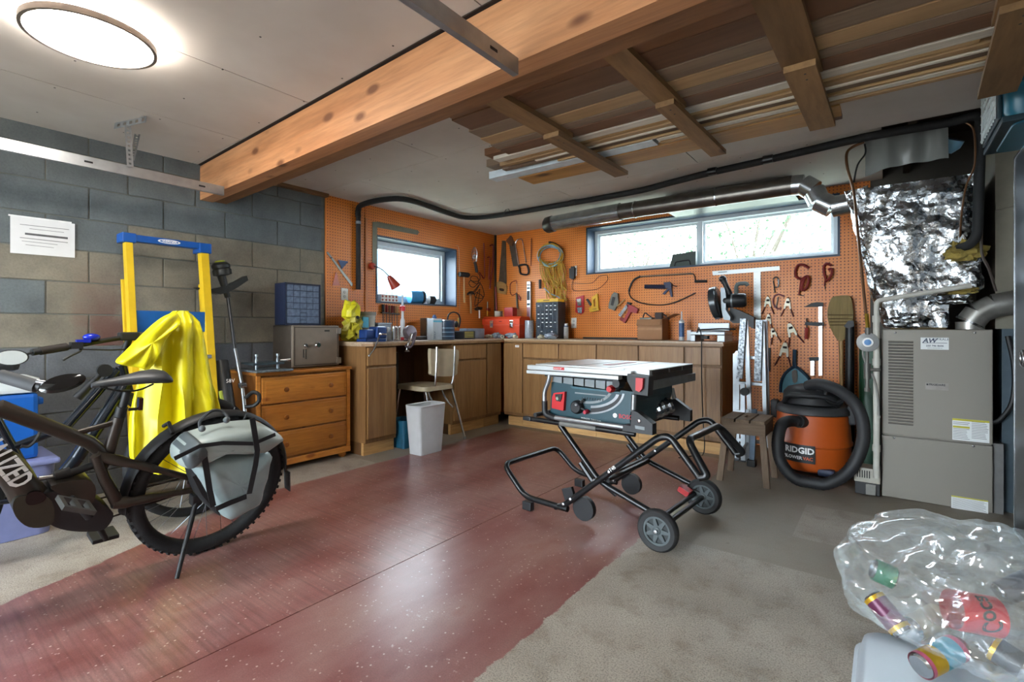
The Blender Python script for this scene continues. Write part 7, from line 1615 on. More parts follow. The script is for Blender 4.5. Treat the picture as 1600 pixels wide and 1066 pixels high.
# ---- mitre saw at the end of the worktop
def q11(cx, cy): return 1100 + .15 * cx, 400 + .15 * cy
ym = 4.40; GRC = M('grey_cast', '#7f868b', .4, .4); LGC = M('pale_cast', '#b5bcc2', .4, .3, var=.08); GUARD = M('dark_guard', '#3b4044', .25, .3)
t = thing('mitre_saw', 'grey and black mitre saw on the end of the worktop', 'mitre saw', (BX_(1130, ym), ym, CT))
def mq(pts, y_, d, name, mat, n=0, parent=None, auto=None):
    q = [P(*q11(*p), y=y_) for p in pts]
    for v in q: v.z = max(v.z, C0)
    q = bez(q, n, True) if n else q; return part(MB().prism(q, (0, d, 0)), name, mat, parent or t, auto=auto)
xL, xR = P(1086, 520, y=ym).x, P(1157, 520, y=ym).x
xR = min(xR, -1.05)
part(MB().rbox(xL, xR, ym - .13, ym + .13, C0 + .055, C0 + .082, .006), 'table', LGC, t)
for a, b_ in ((xL, xL + .04), (xR - .06, xR)): part(MB().rbox(a, b_, ym - .13, ym + .13, C0, C0 + .054, .004), 'base_foot', LGC, t)
part(MB().lathe([(.11, C0 + .0825), (.11, C0 + .090)], 30, Matrix.Translation(((xL + xR) / 2, ym, 0))), 'turntable', GRC, t, True, auto=40)
part(MB().rbox(xL + .02, xR, ym + .02, ym + .045, C0 + .091, C0 + .155, .004), 'fence', LGC, t)
part(MB().tube(bez([P(*q11(*p), y=ym - .16) for p in ((-60, 770), (60, 765), (180, 760), (330, 765))], 3), .006, 8), 'front_bar', DSTEEL, t, True); part(MB().rbox((xL + xR) / 2 - .03, (xL + xR) / 2 + .02, ym - .19, ym - .13, C0 + .02, C0 + .05, .006), 'mitre_lock', BPL, t)
gc = P(*q11(125, 490), y=ym - .02); gm = Matrix.Translation(gc) @ Matrix.Rotation(R(80), 4, 'Y')
gz = P(*q11(125, 320), y=ym - .02).z - gc.z
part(MB().lathe([(.03, -.03), (gz * .9, -.03), (gz, -.022), (gz, .022), (gz * .9, .03), (.03, .03)], 34, gm, sy=1.0), 'blade_guard', GUARD, t, True, auto=45); part(MB().lathe([(.02, -.031), (gz * .72, -.0325), (gz * .72, -.030)], 30, gm), 'guard_ring', GRC, t, True, auto=45)
a, b_ = P(*q11(200, 470), y=ym), P(*q11(440, 460), y=ym + .02); part(MB().tube([a, a.lerp(b_, .1), a.lerp(b_, .9), b_], [.05, .058, .058, .048], 20), 'motor', BPL, t, True); part(MB().tube([a.lerp(b_, .35), a.lerp(b_, .42)], .0595, 20), 'motor_band', GRC, t, True)
part(MB().tube(bez([P(*q11(*p), y=ym - .02) for p in ((270, 400), (230, 310), (200, 245))], 3), [.022] * 5 + [.026, .024], 12), 'main_handle', BPL, t, True); part(MB().ball(P(*q11(195, 240), y=ym - .02), .030, 10), 'handle_knob', BPL, t, True)
part(MB().tube(fillet([P(*q11(*p), y=ym + .01) for p in ((335, 400), (335, 290), (440, 285), (455, 310))], .035, 4), .016, 10), 'carry_handle', M('grey_green_handle', '#59625c', .5), t, True)
mq([(170, 330), (215, 330), (230, 420), (225, 560), (275, 640), (270, 670), (205, 665), (180, 560)], ym - .05, .09, 'saw_arm', GRC)
mq([(270, 540), (350, 560), (520, 640), (520, 760), (400, 700), (300, 700), (250, 660)], ym + .05, .08, 'pivot_arm', BPL)
cp = [P(1089, 520, y=4.26), P(1092, 512, y=4.22), P(1096, 530, y=4.17), Vector((P(1096, 560, y=4.16).x, 4.165, .60)), Vector((P(1098, 600, y=4.16).x, 4.165, .30)), Vector((P(1101, 640, y=4.16).x, 4.14, .02)), Vector((P(1101, 640, y=4.16).x - .06, 4.02, .008)), Vector((-1.3, 3.9, .008))]
single(MB().tube(bez(cp, 6), .0045, 6), 'black_cable', BKP, 'black cable hanging from the mitre saw to the floor', 'cable', smooth=True)

# ================================================================ furnace corner, ladder, stool, vacuum
def crinkle_foil():
    m, nt, b = _base('crinkled_foil'); tc = N(nt, 'ShaderNodeTexCoord'); v = tc.outputs['Object']
    vo = N(nt, 'ShaderNodeTexVoronoi', feature='DISTANCE_TO_EDGE'); vo.inputs['Scale'].default_value = 13; 
    n1 = N(nt, 'ShaderNodeTexNoise'); n1.inputs['Scale'].default_value = 9; nt.links.new(v, n1.inputs['Vector'])
    nm = N(nt, 'ShaderNodeVectorMath', operation='ADD'); sc3 = N(nt, 'ShaderNodeVectorMath', operation='SCALE'); sc3.inputs['Scale'].default_value = .12
    nt.links.new(n1.outputs['Color'], sc3.inputs[0]); nt.links.new(v, nm.inputs[0]); nt.links.new(sc3.outputs[0], nm.inputs[1]); nt.links.new(nm.outputs[0], vo.inputs['Vector'])
    h = math_n(nt, 'ADD', math_n(nt, 'MULTIPLY', vo.outputs['Distance'], .8), math_n(nt, 'MULTIPLY', noise_tex(nt, v, 32, 3), .5))
    bump(nt, b, h, .5, .016); b.inputs['Metallic'].default_value = 1.0
    nt.links.new(ramp(nt, noise_tex(nt, v, 14, 4), [(.3, lin('#7d8286')), (.7, lin('#bfc3c6'))]), b.inputs['Base Color'])
    nt.links.new(ramp(nt, noise_tex(nt, v, 40, 2), [(.3, (.16,) * 3), (.7, (.34,) * 3)]), b.inputs['Roughness'])
    return m
FOIL = crinkle_foil()
FUR = M('grey_beige_enamel', '#7f7a71', .42, .1, var=.04, scale=3); FURD = M('furnace_dark', '#2b2a28', .6); STK = M('sticker_white', '#d5d8d8', .45, var=.03); STY = M('sticker_yellow', '#b9b02f', .5)
fx0, fx1, fy, fz = -.021, .468, 3.77, 1.016
t = thing('furnace', 'grey-beige gas furnace with louvred upper door', 'furnace', ((fx0 + fx1) / 2, fy, 0))
part(MB().box(fx0 + .004, fx1 - .004, fy + .024, fy + .70, .0, fz - .004), 'cabinet', FUR, t)
zsp = .376
ud = part(MB().rbox(fx0, fx1, fy, fy + .0235, zsp + .006, fz, .005), 'upper_door', FUR, t); ld = part(MB().rbox(fx0, fx1, fy, fy + .0235, .004, zsp - .002, .005), 'lower_door', FUR, t)
zz = P(1400, 532, y=fy).z; z1 = P(1400, 664, y=fy).z; xa, xb_ = P(1388, 600, y=fy).x, P(1427, 600, y=fy).x; nl_ = 28; lv = MB(); ls = MB()
for k in range(nl_):
    z_ = z1 + (zz - z1) * (k + .5) / nl_; h_ = (zz - z1) / nl_
    lv.prism([(xa, fy, z_ + h_ * .36), (xa, fy - .007, z_ - h_ * .05), (xa, fy, z_ - h_ * .05)], (xb_ - xa, 0, 0)); ls.box(xa, xb_, fy - .0006, fy + .0, z_ - h_ * .30, z_ - h_ * .06)
o = part(lv, 'louvres', FUR, ud); o = part(ls, 'louvre_slots', M('slot_dark', '#15171a'), ud)
def fl_rect(a, b_, c, d, off): return [P(a, b_, y=fy - off), P(c, b_ + (d - b_) * 0, y=fy - off), P(c, d, y=fy - off), P(a, d, y=fy - off)]
def fbox(a, b_, c, d, off, th, name, mat, par):
    p, q = P(a, b_, y=fy), P(c, d, y=fy); q.z = P(a, d, y=fy).z; return part(MB().box(min(p.x, q.x), max(p.x, q.x), fy - off - th, fy - off, min(p.z, q.z), max(p.z, q.z)), name, mat, par)
fo = Vector(ORG[t.name]); s1 = fbox(1438.5, 527.5, 1482.5, 546, 0, .0012, 'service_sticker', STK, ud); NVI = M('ink_navy', '#2a3550', .6)
p = P(1441.5, 532.5, y=fy - .0013); text('AW', 'sticker_text', NVI, s1, .036, frame4(p - fo, (1, 0, 0), (0, 0, 1)), .0003, shear=.25, bold=.0008); p = P(1457, 530.5, y=fy - .0013); text('ESTRALE', 'sticker_text', NVI, s1, .019, frame4(p - fo, (1, 0, 0), (0, 0, 1)), .0003, wx=1.0)
p = P(1447, 540.5, y=fy - .0013); text('250 746 8606', 'sticker_text', NVI, s1, .014, frame4(p - fo, (1, 0, 0), (0, 0, 1)), .0003, bold=.0003); p = P(1449, 543.8, y=fy - .0013); text('www.awestrale.ca', 'sticker_text', NVI, s1, .009, frame4(p - fo, (1, 0, 0), (0, 0, 1)), .0003)
fbox(1441, 535.5, 1480, 536.2, .0012, .0005, 'sticker_rule', NVI, s1)
bg_ = fbox(1446, 598, 1482, 608.5, 0, .003, 'maker_badge', M('badge_grey', '#8f8a84', .4, .3), ud); fbox(1447.5, 599.4, 1450.5, 602, .003, .0004, 'badge_mark', M('ink_black', '#2b2a2e', .6), bg_); p = P(1451.5, 601, y=fy - .0035); text('FRIGIDAIRE', 'badge_text', M('ink_black', '#2b2a2e', .6), bg_, .0155, frame4(p - fo, (1, 0, 0), (0, 0, 1)), .0003, bold=.0005, wx=.92)
def warn(a, b_, c, d, par, cols):
    s_ = fbox(a, b_, c, d, 0, .001, 'warning_sticker', STK, par); fbox(a, b_, c, b_ + (d - b_) * .09, .001, .0004, 'yellow_strip', STY, s_)
    if cols == 2: fbox(a + 1, b_ + (d - b_) * .34, a + (c - a) * .47, b_ + (d - b_) * .43, .001, .0004, 'yellow_strip', STY, s_)
    for k in range(11):
        y_ = b_ + (d - b_) * (.16 + .075 * k)
        for c_ in range(cols):
            if cols == 2 and c_ == 0 and .3 < (.16 + .075 * k) < .45: continue
            xa_ = a + (c - a) * (c_ / cols) + 1.2; xe = a + (c - a) * ((c_ + 1) / cols) - 1.2 - 6 * rr.random(); fbox(xa_, y_, xe, y_ + (d - b_) * .028, .001, .0003, 'print_line', INK, s_)
warn(1488, 653.5, 1546, 687, ud, 2); warn(1486.5, 774, 1544, 794, ld, 1)
for a in (1399, 1523): p = P(a, 520, y=fy); part(MB().lathe([(.006, 0), (.006, .004), (.001, .006)], 8, Matrix.Translation((p.x, fy, p.z)) @ Matrix.Rotation(R(90), 4, 'X')), 'screw', BOLT, ud); p = P(a - 2, 683.5, y=fy); part(MB().lathe([(.006, 0), (.006, .004), (.001, .006)], 8, Matrix.Translation((p.x, fy, zsp - .012)) @ Matrix.Rotation(R(90), 4, 'X')), 'screw', BOLT, ld)
# filter slot and return duct on the right
t = thing('return_duct', 'blue-grey sheet-metal return duct standing right of the furnace', 'duct', (.7, 4.1, 0))
part(MB().box(.515, .98, 3.86, 4.72, 0, 1.02), 'lower_box', M('bluegrey_sheet', '#4d5a63', .4, .5, var=.15), t); part(MB().box(.472, .5145, 3.80, 4.45, 0, zsp + .01), 'filter_door', M('grey_filter_door', '#6f6e6c', .5, .2), t); part(MB().box(.5, .96, 3.95, 4.7, 1.0205, 2.40), 'upper_trunk', M('beige_duct', '#7d7768', .5, .3, var=.1), t); part(MB().prism([(.5, 3.945, 1.70), (.96, 3.945, 1.76), (.96, 3.945, 1.80), (.5, 3.945, 1.74)], (0, -.012, 0)), 'seam_flange', M('beige_duct', '#7d7768'), t)
part(MB().tube(bez([(.535, 3.83, .98), (.56, 3.82, .80), (.55, 3.81, .62), (.50, 3.80, .52), (.47, 3.80, .50)], 4), .012, 8), 'dark_cable', BKP, t, True)
# foil-wrapped plenum
t = thing('foil_plenum', 'crinkled silver foil-wrapped plenum above the furnace', 'plenum', (.2, 4.1, fz))
zb0, zt0 = fz + .012, 1.905
def px_l(z): 
    f = (z - zb0) / (zt0 - zb0); return .0 - .205 * min(1, max(0, f)) ** .8
rows_ = []; nu, nv = 56, 44; y_f = 3.83
def wob_(p, k=1.0):
    n_ = noise.noise(p * 6) * .020 + abs(noise.noise(p * 13 + Vector((3, 1, 7)))) * .016 + noise.noise(p * 30) * .006; return n_ * k
for j in range(nv + 1):
    z_ = zb0 + (zt0 - zb0) * j / nv; row = []; xl = px_l(z_); xr = .425 - .135 * max(0, min(1, (1.24 - z_) / .06))
    path = [(xl, 4.55), (xl, y_f + .03), (xl + .03, y_f), (xr, y_f), (xr, 4.55)]
    segs = [(0, 10), (1, 4), (2, 32), (3, 10)]
    for i, n_ in segs:
        a, b_ = Vector((*path[i], z_)), Vector((*path[i + 1], z_))
        for k in range(n_):
            p = a.lerp(b_, k / n_); d = (b_ - a).normalized(); nr = Vector((d.y, -d.x, 0)); row.append(p + nr * wob_(p))
    row.append(Vector((*path[-1], z_))); rows_.append(row)
m = MB().grid(rows_); part(m, 'foil_wrap', FOIL, t, True, auto=50)
part(MB().box(-.19, .42, y_f + .03, 4.54, zt0 - .012, zt0 + .006), 'top_sheet', M('dark_flat_duct', '#3a3838'), t); part(MB().box(.02, .28, y_f + .06, 4.5, fz, zt0 - .02), 'inner_duct', DUCT, t)
for k, (a, b_) in enumerate((((.02, .12), (1.02, 1.06)), ((.20, .33), (1.02, 1.05)))): pass
part(crumple((.12, y_f + .0, fz + .05), (.10, .05, .045), 6.1, 0, .4, 12), 'torn_foil', FOIL, t, True, auto=40); part(crumple((.29, y_f - .01, 1.19), (.09, .03, .03), 9.1, 0, .5, 12), 'torn_foil', FOIL, t, True, auto=40)
INS = M('yellow_insulation', '#9a8642', .95, var=.35, scale=40, bmp=.8); part(crumple((.355, y_f - .035, 1.46), (.075, .045, .055), 2.2, 0, .45, 12), 'insulation_tuft', INS, t, True, auto=60); part(crumple((.34, y_f - .02, 1.235), (.06, .03, .02), 5.2, 0, .4, 10), 'insulation_tuft', INS, t, True, auto=60)
part(MB().rbox(.02, .28, y_f + .005, y_f + .04, fz + .0005, fz + .05, .004), 'insulation_strip', M('brown_insulation', '#6b5a3a', .95, var=.4, scale=30, bmp=.8), t)
# flue pipe
t = thing('flue_pipe', 'galvanised flue elbow rising from the furnace to the right', 'flue pipe', (.385, 3.93, fz)); FLU = M('flue_galvanised', '#a8a6a0', .35, .7, var=.25, scale=10)
fx = .385; fyy = 3.875; rF = .064
ctr = [Vector((fx, fyy, fz + .001)), Vector((fx, fyy, fz + .04)), Vector((fx + .035, fyy, fz + .095)), Vector((fx + .10, fyy, fz + .135)), Vector((fx + .18, fyy, fz + .15)), Vector((fx + .42, fyy - .0, fz + .165))]
for k in range(5): d = (ctr[k + 1] - ctr[k]).normalized(); part(MB().tube([ctr[k] - d * .004 * (k > 0), ctr[k + 1] + d * .004], rF + .0015 * (k % 2), 24), 'pipe_section', FLU, t, True)
for k in (1, 4): d = (ctr[k + 1] - ctr[k]).normalized(); part(MB().tube([ctr[k] - d * .006, ctr[k] + d * .006], rF + .006, 24), 'crimp_band', DUCTB, t, True)
# white PVC drain
t = thing('drain_pipe', 'white plastic condensate pipe running down beside the furnace', 'pipe', (-.045, 3.73, .05)); PVC = M('pvc_white', '#b9b7ae', .45, var=.12)
a, b_, c = P(1518, 446, y=3.72), P(1366, 470, y=3.72), P(1370, 745, y=3.72); c.x = b_.x = -.047
part(MB().tube(fillet([a, b_, Vector((b_.x, 3.72, 1.10))], .03, 5), .0145, 10), 'upper_pipe', PVC, t, True); part(MB().tube([Vector((b_.x, 3.72, 1.10)), Vector((b_.x, 3.72, .12))], .017, 12), 'lower_pipe', PVC, t, True)
for z_ in (1.08, .82, .30): part(MB().tube([(b_.x, 3.72, z_ - .02), (b_.x, 3.72, z_ + .02)], .021, 12), 'coupling', PVC, t, True)
# gas line, regulator and fittings
COP = M('aged_copper', '#6b4a30', .4, .6); IRON = M('grey_iron', '#6a6863', .5, .6); yg = 3.70
def gq(px, py): return P(px, py, y=yg)
t = thing('gas_line', 'bent copper gas tube hanging down in front of the foil', 'gas line', gq(1353, 515)); part(MB().tube(bez([gq(1350, 222), gq(1332, 230), gq(1323, 240), gq(1324, 262), gq(1334, 300), gq(1340, 360), gq(1348, 440), gq(1354, 500)], 5), .008, 8), 'copper_tube', COP, t, True); part(MB().tube(bez([gq(1351, 225), gq(1352, 240), gq(1340, 258), gq(1334, 285)], 5), .005, 8), 'thin_tube', BKP, t, True); part(MB().tube([gq(1354, 490), gq(1356, 512)], .012, 6), 'brass_nut', M('brass', '#a5872f', .35, .8), t); part(MB().tube([gq(1356, 512), gq(1356, 523)], .016, 10), 'union', IRON, t, True)
t = thing('gas_regulator', 'round silver regulator with a blue centre beside the furnace', 'regulator', gq(1356, 552)); rc = gq(1356, 535); m4 = Matrix.Translation(rc) @ Matrix.Rotation(R(90), 4, 'X')
part(MB().lathe([(.03, -.03), (.056, -.01), (.058, 0), (.056, .008), (.030, .018), (.028, .024), (.0005, .024)], 26, m4), 'body', M('regulator_silver', '#a9abaa', .4, .4), t, True, auto=40); part(MB().lathe([(.018, .0245), (.018, .030), (.0005, .031)], 16, m4), 'blue_cap', M('cap_blue', '#2d6fa8', .4), t, True)
t = thing('gas_fittings', 'grey iron gas pipe fittings and valve below the regulator', 'pipe fittings', gq(1353, 612))
part(MB().tube([gq(1355, 550), gq(1355, 610)], .011, 10), 'drop_pipe', IRON, t, True); part(MB().tube([gq(1355, 568), gq(1355, 592)], .019, 10), 'tee', IRON, t, True); part(MB().tube([gq(1355, 578), gq(1376, 578)], .010, 10), 'side_pipe', IRON, t, True); part(MB().tube([gq(1355, 606), gq(1355, 612)], .016, 10), 'end_cap', IRON, t, True); part(MB().tube(bez([gq(1362, 584), gq(1368, 600), gq(1372, 625), gq(1373, 648), gq(1376, 652)], 4), .006, 8), 'flexible_tube', M('flex_grey', '#8a8883', .5), t, True); part(MB().tube(bez([gq(1348, 548), gq(1349, 558), gq(1354, 570)], 3), .005, 8), 'pilot_tube', M('flex_grey', '#8a8883'), t, True)
# condensate pump on the floor
t = thing('condensate_pump', 'small off-white condensate pump on the floor beside the furnace', 'pump', (-.095, 3.79, 0)); part(MB().rbox(-.155, -.03, 3.745, 3.87, .002, .075, .004), 'reservoir', M('pump_black', '#1d1d1f', .5), t); tp = part(MB().rbox(-.16, -.028, 3.74, 3.875, .0755, .165, .008), 'motor_cover', M('pump_white', '#a7a397', .5, var=.15), t)
for k in range(6): part(MB().box(-.145 + k * .012, -.139 + k * .012, 3.738, 3.7395, .105, .15), 'vent', BKP, tp)
part(MB().rbox(-.10, -.05, 3.728, 3.744, .006, .07, .004), 'clear_bowl', M('bowl_grey', '#86857f', .3), t)
# dark green tank
t = thing('green_tank', 'dark green steel tank behind the gas fittings', 'tank', (-.09, 4.37, 0)); part(MB().prism(fillet([(-.155, 4.24, .02), (-.028, 4.24, .02), (-.028, 4.50, .02), (-.155, 4.50, .02)], .05, 5, True), (0, 0, .93)), 'shell', M('bottle_green_paint', '#17402a', .35, .1, var=.2), t, auto=45); part(MB().box(-.14, -.04, 4.26, 4.48, 0, .0195), 'foot_ring', BKP, t)
# plastic sheet and blue cover hanging in the open bay
PLS = M('grey_poly_sheet', '#7f8280', .35, var=.1, scale=4); rows_ = []
A_, B2_ = P(1352, 204, y=3.75), P(1482, 196, y=3.75); 
for j in range(9):
    row = []
    for i in range(21):
        u_ = i / 20; top_ = A_.lerp(B2_, u_); lo_ = P(1352 + 130 * u_, 276 - 28 * u_ - 6 * math.sin(u_ * 3.1), y=3.75); p = top_.lerp(lo_, j / 8); p.z = min(p.z, ZC - .004); p.y += .02 * math.sin(u_ * 7 + j * .4) * j / 8 + .012 * math.sin(u_ * 19); row.append(p)
    rows_.append(row)
m = MB().grid(rows_); n0 = len(m.v); m.grid([[p + Vector((0, .002, 0)) for p in row] for row in rows_]); single(m, 'plastic_sheet', PLS, 'grey plastic sheet hanging in the open ceiling bay', 'plastic sheet', smooth=True)
q = P(1484, 226, y=3.90); single(MB().lathe([(.0005, -.05), (.03, -.045), (.055, -.01), (.058, .03), (.05, .032), (.0005, .034)], 20, Matrix.Translation(q) @ Matrix.Rotation(R(25), 4, 'Y') @ Matrix.Rotation(R(20), 4, 'X')), 'bulb_cover', M('pale_blue_cover', '#7fb0cf', .35, var=.1), 'pale blue dome cover hanging in the dark ceiling bay', 'lamp cover', smooth=True)
# thin wires near the insulated pipe
single(MB().tube(bez([P(1505, 190, y=3.62), P(1520, 200, y=3.62), P(1524, 230, y=3.62), P(1522, 262, y=3.62), P(1510, 290, y=3.63), P(1503, 330, y=3.66), P(1500, 370, y=3.70)], 5), .005, 7), 'thin_copper_line', COP, 'thin copper line beside the black pipe drop', 'pipe', smooth=True)
single(MB().tube(bez([P(1534, 350, y=3.72), P(1534, 395, y=3.72), P(1545, 420, y=3.74), P(1556, 455, y=3.78)], 5), .007, 7), 'drain_hose', M('dark_hose', '#3d322b', .5), 'dark hose behind the flue elbow', 'hose', smooth=True)

# ---- tall dark fridge at the right edge with the pet carrier on it
FRX, FRY1, FRZ = .497, 3.39, 1.845
t = thing('upright_freezer', 'tall dark grey upright freezer at the right edge', 'freezer', (.85, 3.0, 0)); FG = M('charcoal_steel', '#3d434a', .35, .4, var=.06, scale=2)
part(MB().rbox(FRX + .03, 1.20, 2.70, FRY1 - .012, .03, FRZ - .008, .01), 'body', FG, t); part(MB().rbox(FRX, FRX + .0295, 2.70, FRY1, .03, FRZ, .008), 'side_panel', FG, t); part(MB().box(FRX - .003, FRX + .006, FRY1 - .006, FRY1 + .006, .03, FRZ), 'edge_trim', BOLT, t); part(MB().box(FRX - .003, FRX + .006, 2.70, FRY1, FRZ - .004, FRZ + .006), 'top_trim', BOLT, t)
part(MB().rbox(FRX + .02, 1.18, 2.72, 3.36, 0.0, .0295, .004), 'plinth', BPL, t)
z_ = P(1598, 560, x=FRX).z; part(MB().torus((FRX - .004, P(1598, 560, x=FRX).y - .02, z_), (1, 0, 0), .035, .006, 24, 8), 'round_emblem', BOLT, t, True)
TC = M('teal_carrier', '#0a566b', .4, var=.1); TCD = M('dark_teal_carrier', '#05242e', .45)
t = thing('pet_carrier', 'teal plastic pet carrier with white wire door on the freezer', 'pet carrier', (.62, 3.1, FRZ))
cz0, cz1 = FRZ + .008, ZC - .012; cxl = .385
sec = lambda ins, z: [(cxl + ins, 2.80 + ins), (cxl + ins, 3.30 - ins), (.83 - ins, 3.30 - ins), (.83 - ins, 2.80 + ins)]
rows_ = []
for z_, ins in ((cz0, .03), (cz0 + .05, .0), ((cz0 + cz1) / 2 - .006, .0), ((cz0 + cz1) / 2 - .005, -.012), ((cz0 + cz1) / 2 + .010, -.012), ((cz0 + cz1) / 2 + .011, .004), (cz1 - .05, .012), (cz1, .06)):
    rows_.append([Vector((x, y, z_)) for x, y in fillet([(a, b_, 0) for a, b_ in sec(ins, z_)], .05, 4, True) and [(v.x, v.y) for v in fillet([(a, b_, 0) for a, b_ in sec(ins, z_)], .05, 4, True)]])
m = MB().grid(rows_, closed_u=True); nn = len(rows_[0]); m.f += [tuple(range(nn - 1, -1, -1)), tuple(range(7 * nn, 8 * nn))]; m.mi += [0, 0]; part(m, 'shell', TC, t, auto=40)
dx_ = cxl - .016
part(MB().rbox(dx_, dx_ + .014, 2.86, 3.27, cz0 + .035, cz1 - .03, .004), 'door_frame', TCD, t); gr = MB()
for k in range(9): y_ = 2.89 + k * .044; gr.tube([(dx_ - .004, y_, cz0 + .05), (dx_ - .004, y_, cz1 - .045)], .0036, 5)
for k in range(6): z_ = cz0 + .06 + k * (cz1 - cz0 - .11) / 5; gr.tube([(dx_ - .006, 2.88, z_), (dx_ - .006, 3.25, z_)], .0036, 5)
part(gr, 'wire_door', M('white_wire', '#c9cfd0', .4), t, True); part(MB().rbox(dx_ + .006, .70, 2.81, 3.29, cz0 + .005, cz0 + .03, .004), 'base_lip', TCD, t)
fg = MB()
for k in range(8): x_ = .42 + k * .045; fg.tube([(x_, 3.303, cz0 + .09), (x_, 3.303, cz1 - .05)], .003, 5)
part(fg, 'rear_bars', TCD, t, True)

# ---- folded aluminium trestle ladder beside the cabinets
SPL = M('splattered_aluminium', '#9aa1a6', .4, .6, scale=55, col2='#2c3036'); ALM = M('plain_aluminium', '#9fa5aa', .35, .7, var=.12)
t = thing('folding_trestle', 'folded aluminium trestle ladder splattered with paint beside the end cabinet', 'ladder', (-.84, 4.12, 0))
yl_ = 4.10
def lbar(px0, py0, px1, py1, w_, name, mat, y_=yl_, d=.03):
    a, b_ = P(px0, py0, y=y_), P(px1, py1, y=y_); a.z = max(a.z, .012); b_.z = max(b_.z, .012); u_ = Vector((w_ / 2, 0, 0)); return part(MB().prism([a - u_, a + u_, b_ + u_, b_ - u_], (0, d, 0)), name, mat, t)
lbar(1150, 553, 1150, 728, .045, 'outer_rail', ALM, 4.14); lbar(1195, 500, 1200, 700, .03, 'outer_rail', ALM, 4.14)
r_ = lbar(1161, 498, 1155, 592, .042, 'splattered_rail', SPL, 4.03); r_ = lbar(1186, 500, 1183, 596, .045, 'splattered_rail', SPL, 4.03); lbar(1165, 500, 1173, 700, .030, 'inner_rail', ALM, 4.07); lbar(1191, 505, 1196, 690, .026, 'inner_rail', ALM, 4.07)
lbar(1160, 600, 1161, 728, .032, 'lower_rail', ALM, 4.10); lbar(1168, 640, 1168, 730, .022, 'lower_rail', ALM, 4.06); lbar(1178, 640, 1174, 737, .035, 'blue_grey_leg', M('bluegrey_leg', '#5f6f7f', .4, .5), 4.0)
x0, x1 = P(1150, 600, y=4.12).x, P(1197, 600, y=4.12).x
for z_ in (.16, .38, .60, .80): part(MB().rbox(x0, x1, 4.125, 4.165, z_ - .012, z_ + .012, .003), 'rung', ALM, t)
part(MB().lathe([(.03, 0), (.03, .02)], 18, Matrix.Translation(P(1164, 612, y=4.0)) @ Matrix.Rotation(R(90), 4, 'X')), 'hinge_lock', BPL, t, True); p = P(1174, 737, y=4.0); part(MB().rbox(p.x - .03, p.x + .03, 3.985, 4.045, .001, .05, .006), 'rubber_foot', BPL, t); part(MB().tube([P(1152, 715, y=3.98), P(1168, 692, y=3.98)], .010, 8), 'brace', ALM, t, True)
for px in (1150, 1161): p = P(px, 728, y=4.12); part(MB().rbox(p.x - .024, p.x + .024, 4.10, 4.165, .001, .012, .002), 'foot', BPL, t)
part(MB().prism([P(*q6(525, 930), y=4.16), P(*q6(550, 892), y=4.16), P(*q6(575, 892), y=4.16), P(*q6(575, 1050), y=4.16), P(*q6(525, 1050), y=4.16)], (0, .025, 0)), 'rounded_top', ALM, t)
p = P(1187, 640, y=4.0); 

# ---- little wooden step stool with three-board top
STW = wood('weathered_stool', '#6d5a47', '#8a7560', 'Y', 5, .7, stretch=9); STWZ = wood('weathered_stool_leg', '#6d5a47', '#8a7560', 'Z', 5, .7, stretch=9)
t = thing('step_stool', 'weathered wooden step stool with three-board top beside the saw handle', 'stool', (-.76, 3.66, 0))
xs0, xs1, ys0, ys1, zt_ = -.885, -.62, 3.52, 3.80, .425
bw3 = (xs1 - xs0 - .02) / 3
for k in range(3):
    a = xs0 + k * (bw3 + .01); m = MB()
    if k == 1:
        xm_ = a + bw3 / 2; m.rbox(a, xm_ - .014, ys0 - .02, ys1 + .02, zt_ - .022, zt_, .003).rbox(xm_ + .014, a + bw3, ys0 - .02, ys1 + .02, zt_ - .022, zt_, .003).box(xm_ - .014, xm_ + .014, ys0 - .02, 3.62, zt_ - .022, zt_).box(xm_ - .014, xm_ + .014, 3.72, ys1 + .02, zt_ - .022, zt_)
    else: m.rbox(a, a + bw3, ys0 - .02, ys1 + .02, zt_ - .022, zt_, .003)
    part(m, 'top_board', STW, t)
part(MB().box(xs0 + .0, xs1 - .0, ys0, ys0 + .022, zt_ - .10, zt_ - .0225), 'front_apron', wood('stool_apron', '#6d5a47', '#8a7560', 'X', 5, .7), t); part(MB().box(xs0, xs1, ys1 - .022, ys1, zt_ - .10, zt_ - .0225), 'rear_apron', wood('stool_apron', '#6d5a47', '#8a7560', 'X'), t)
for x_ in (xs0, xs1 - .022): part(MB().box(x_, x_ + .022, ys0 + .0225, ys1 - .0225, zt_ - .10, zt_ - .0225), 'side_apron', STW, t)
for sx_, sy_ in ((-1, -1), (1, -1), (-1, 1), (1, 1)):
    x_ = xs0 + .024 if sx_ < 0 else xs1 - .024; y_ = ys0 + .03 if sy_ < 0 else ys1 - .03; a = Vector((x_, y_, zt_ - .10 + .06)); b_ = Vector((x_ + sx_ * .035, y_ + sy_ * .035, 0.001)); u_, v_ = Vector((.019, 0, 0)), Vector((0, .012, 0))
    m = MB(); m.add([a - u_ - v_, a + u_ - v_, a + u_ + v_, a - u_ + v_, b_ - u_ - v_, b_ + u_ - v_, b_ + u_ + v_, b_ - u_ + v_], [(0, 1, 2, 3), (7, 6, 5, 4), (0, 4, 5, 1), (1, 5, 6, 2), (2, 6, 7, 3), (3, 7, 4, 0)]); part(m, 'leg', STWZ, t)

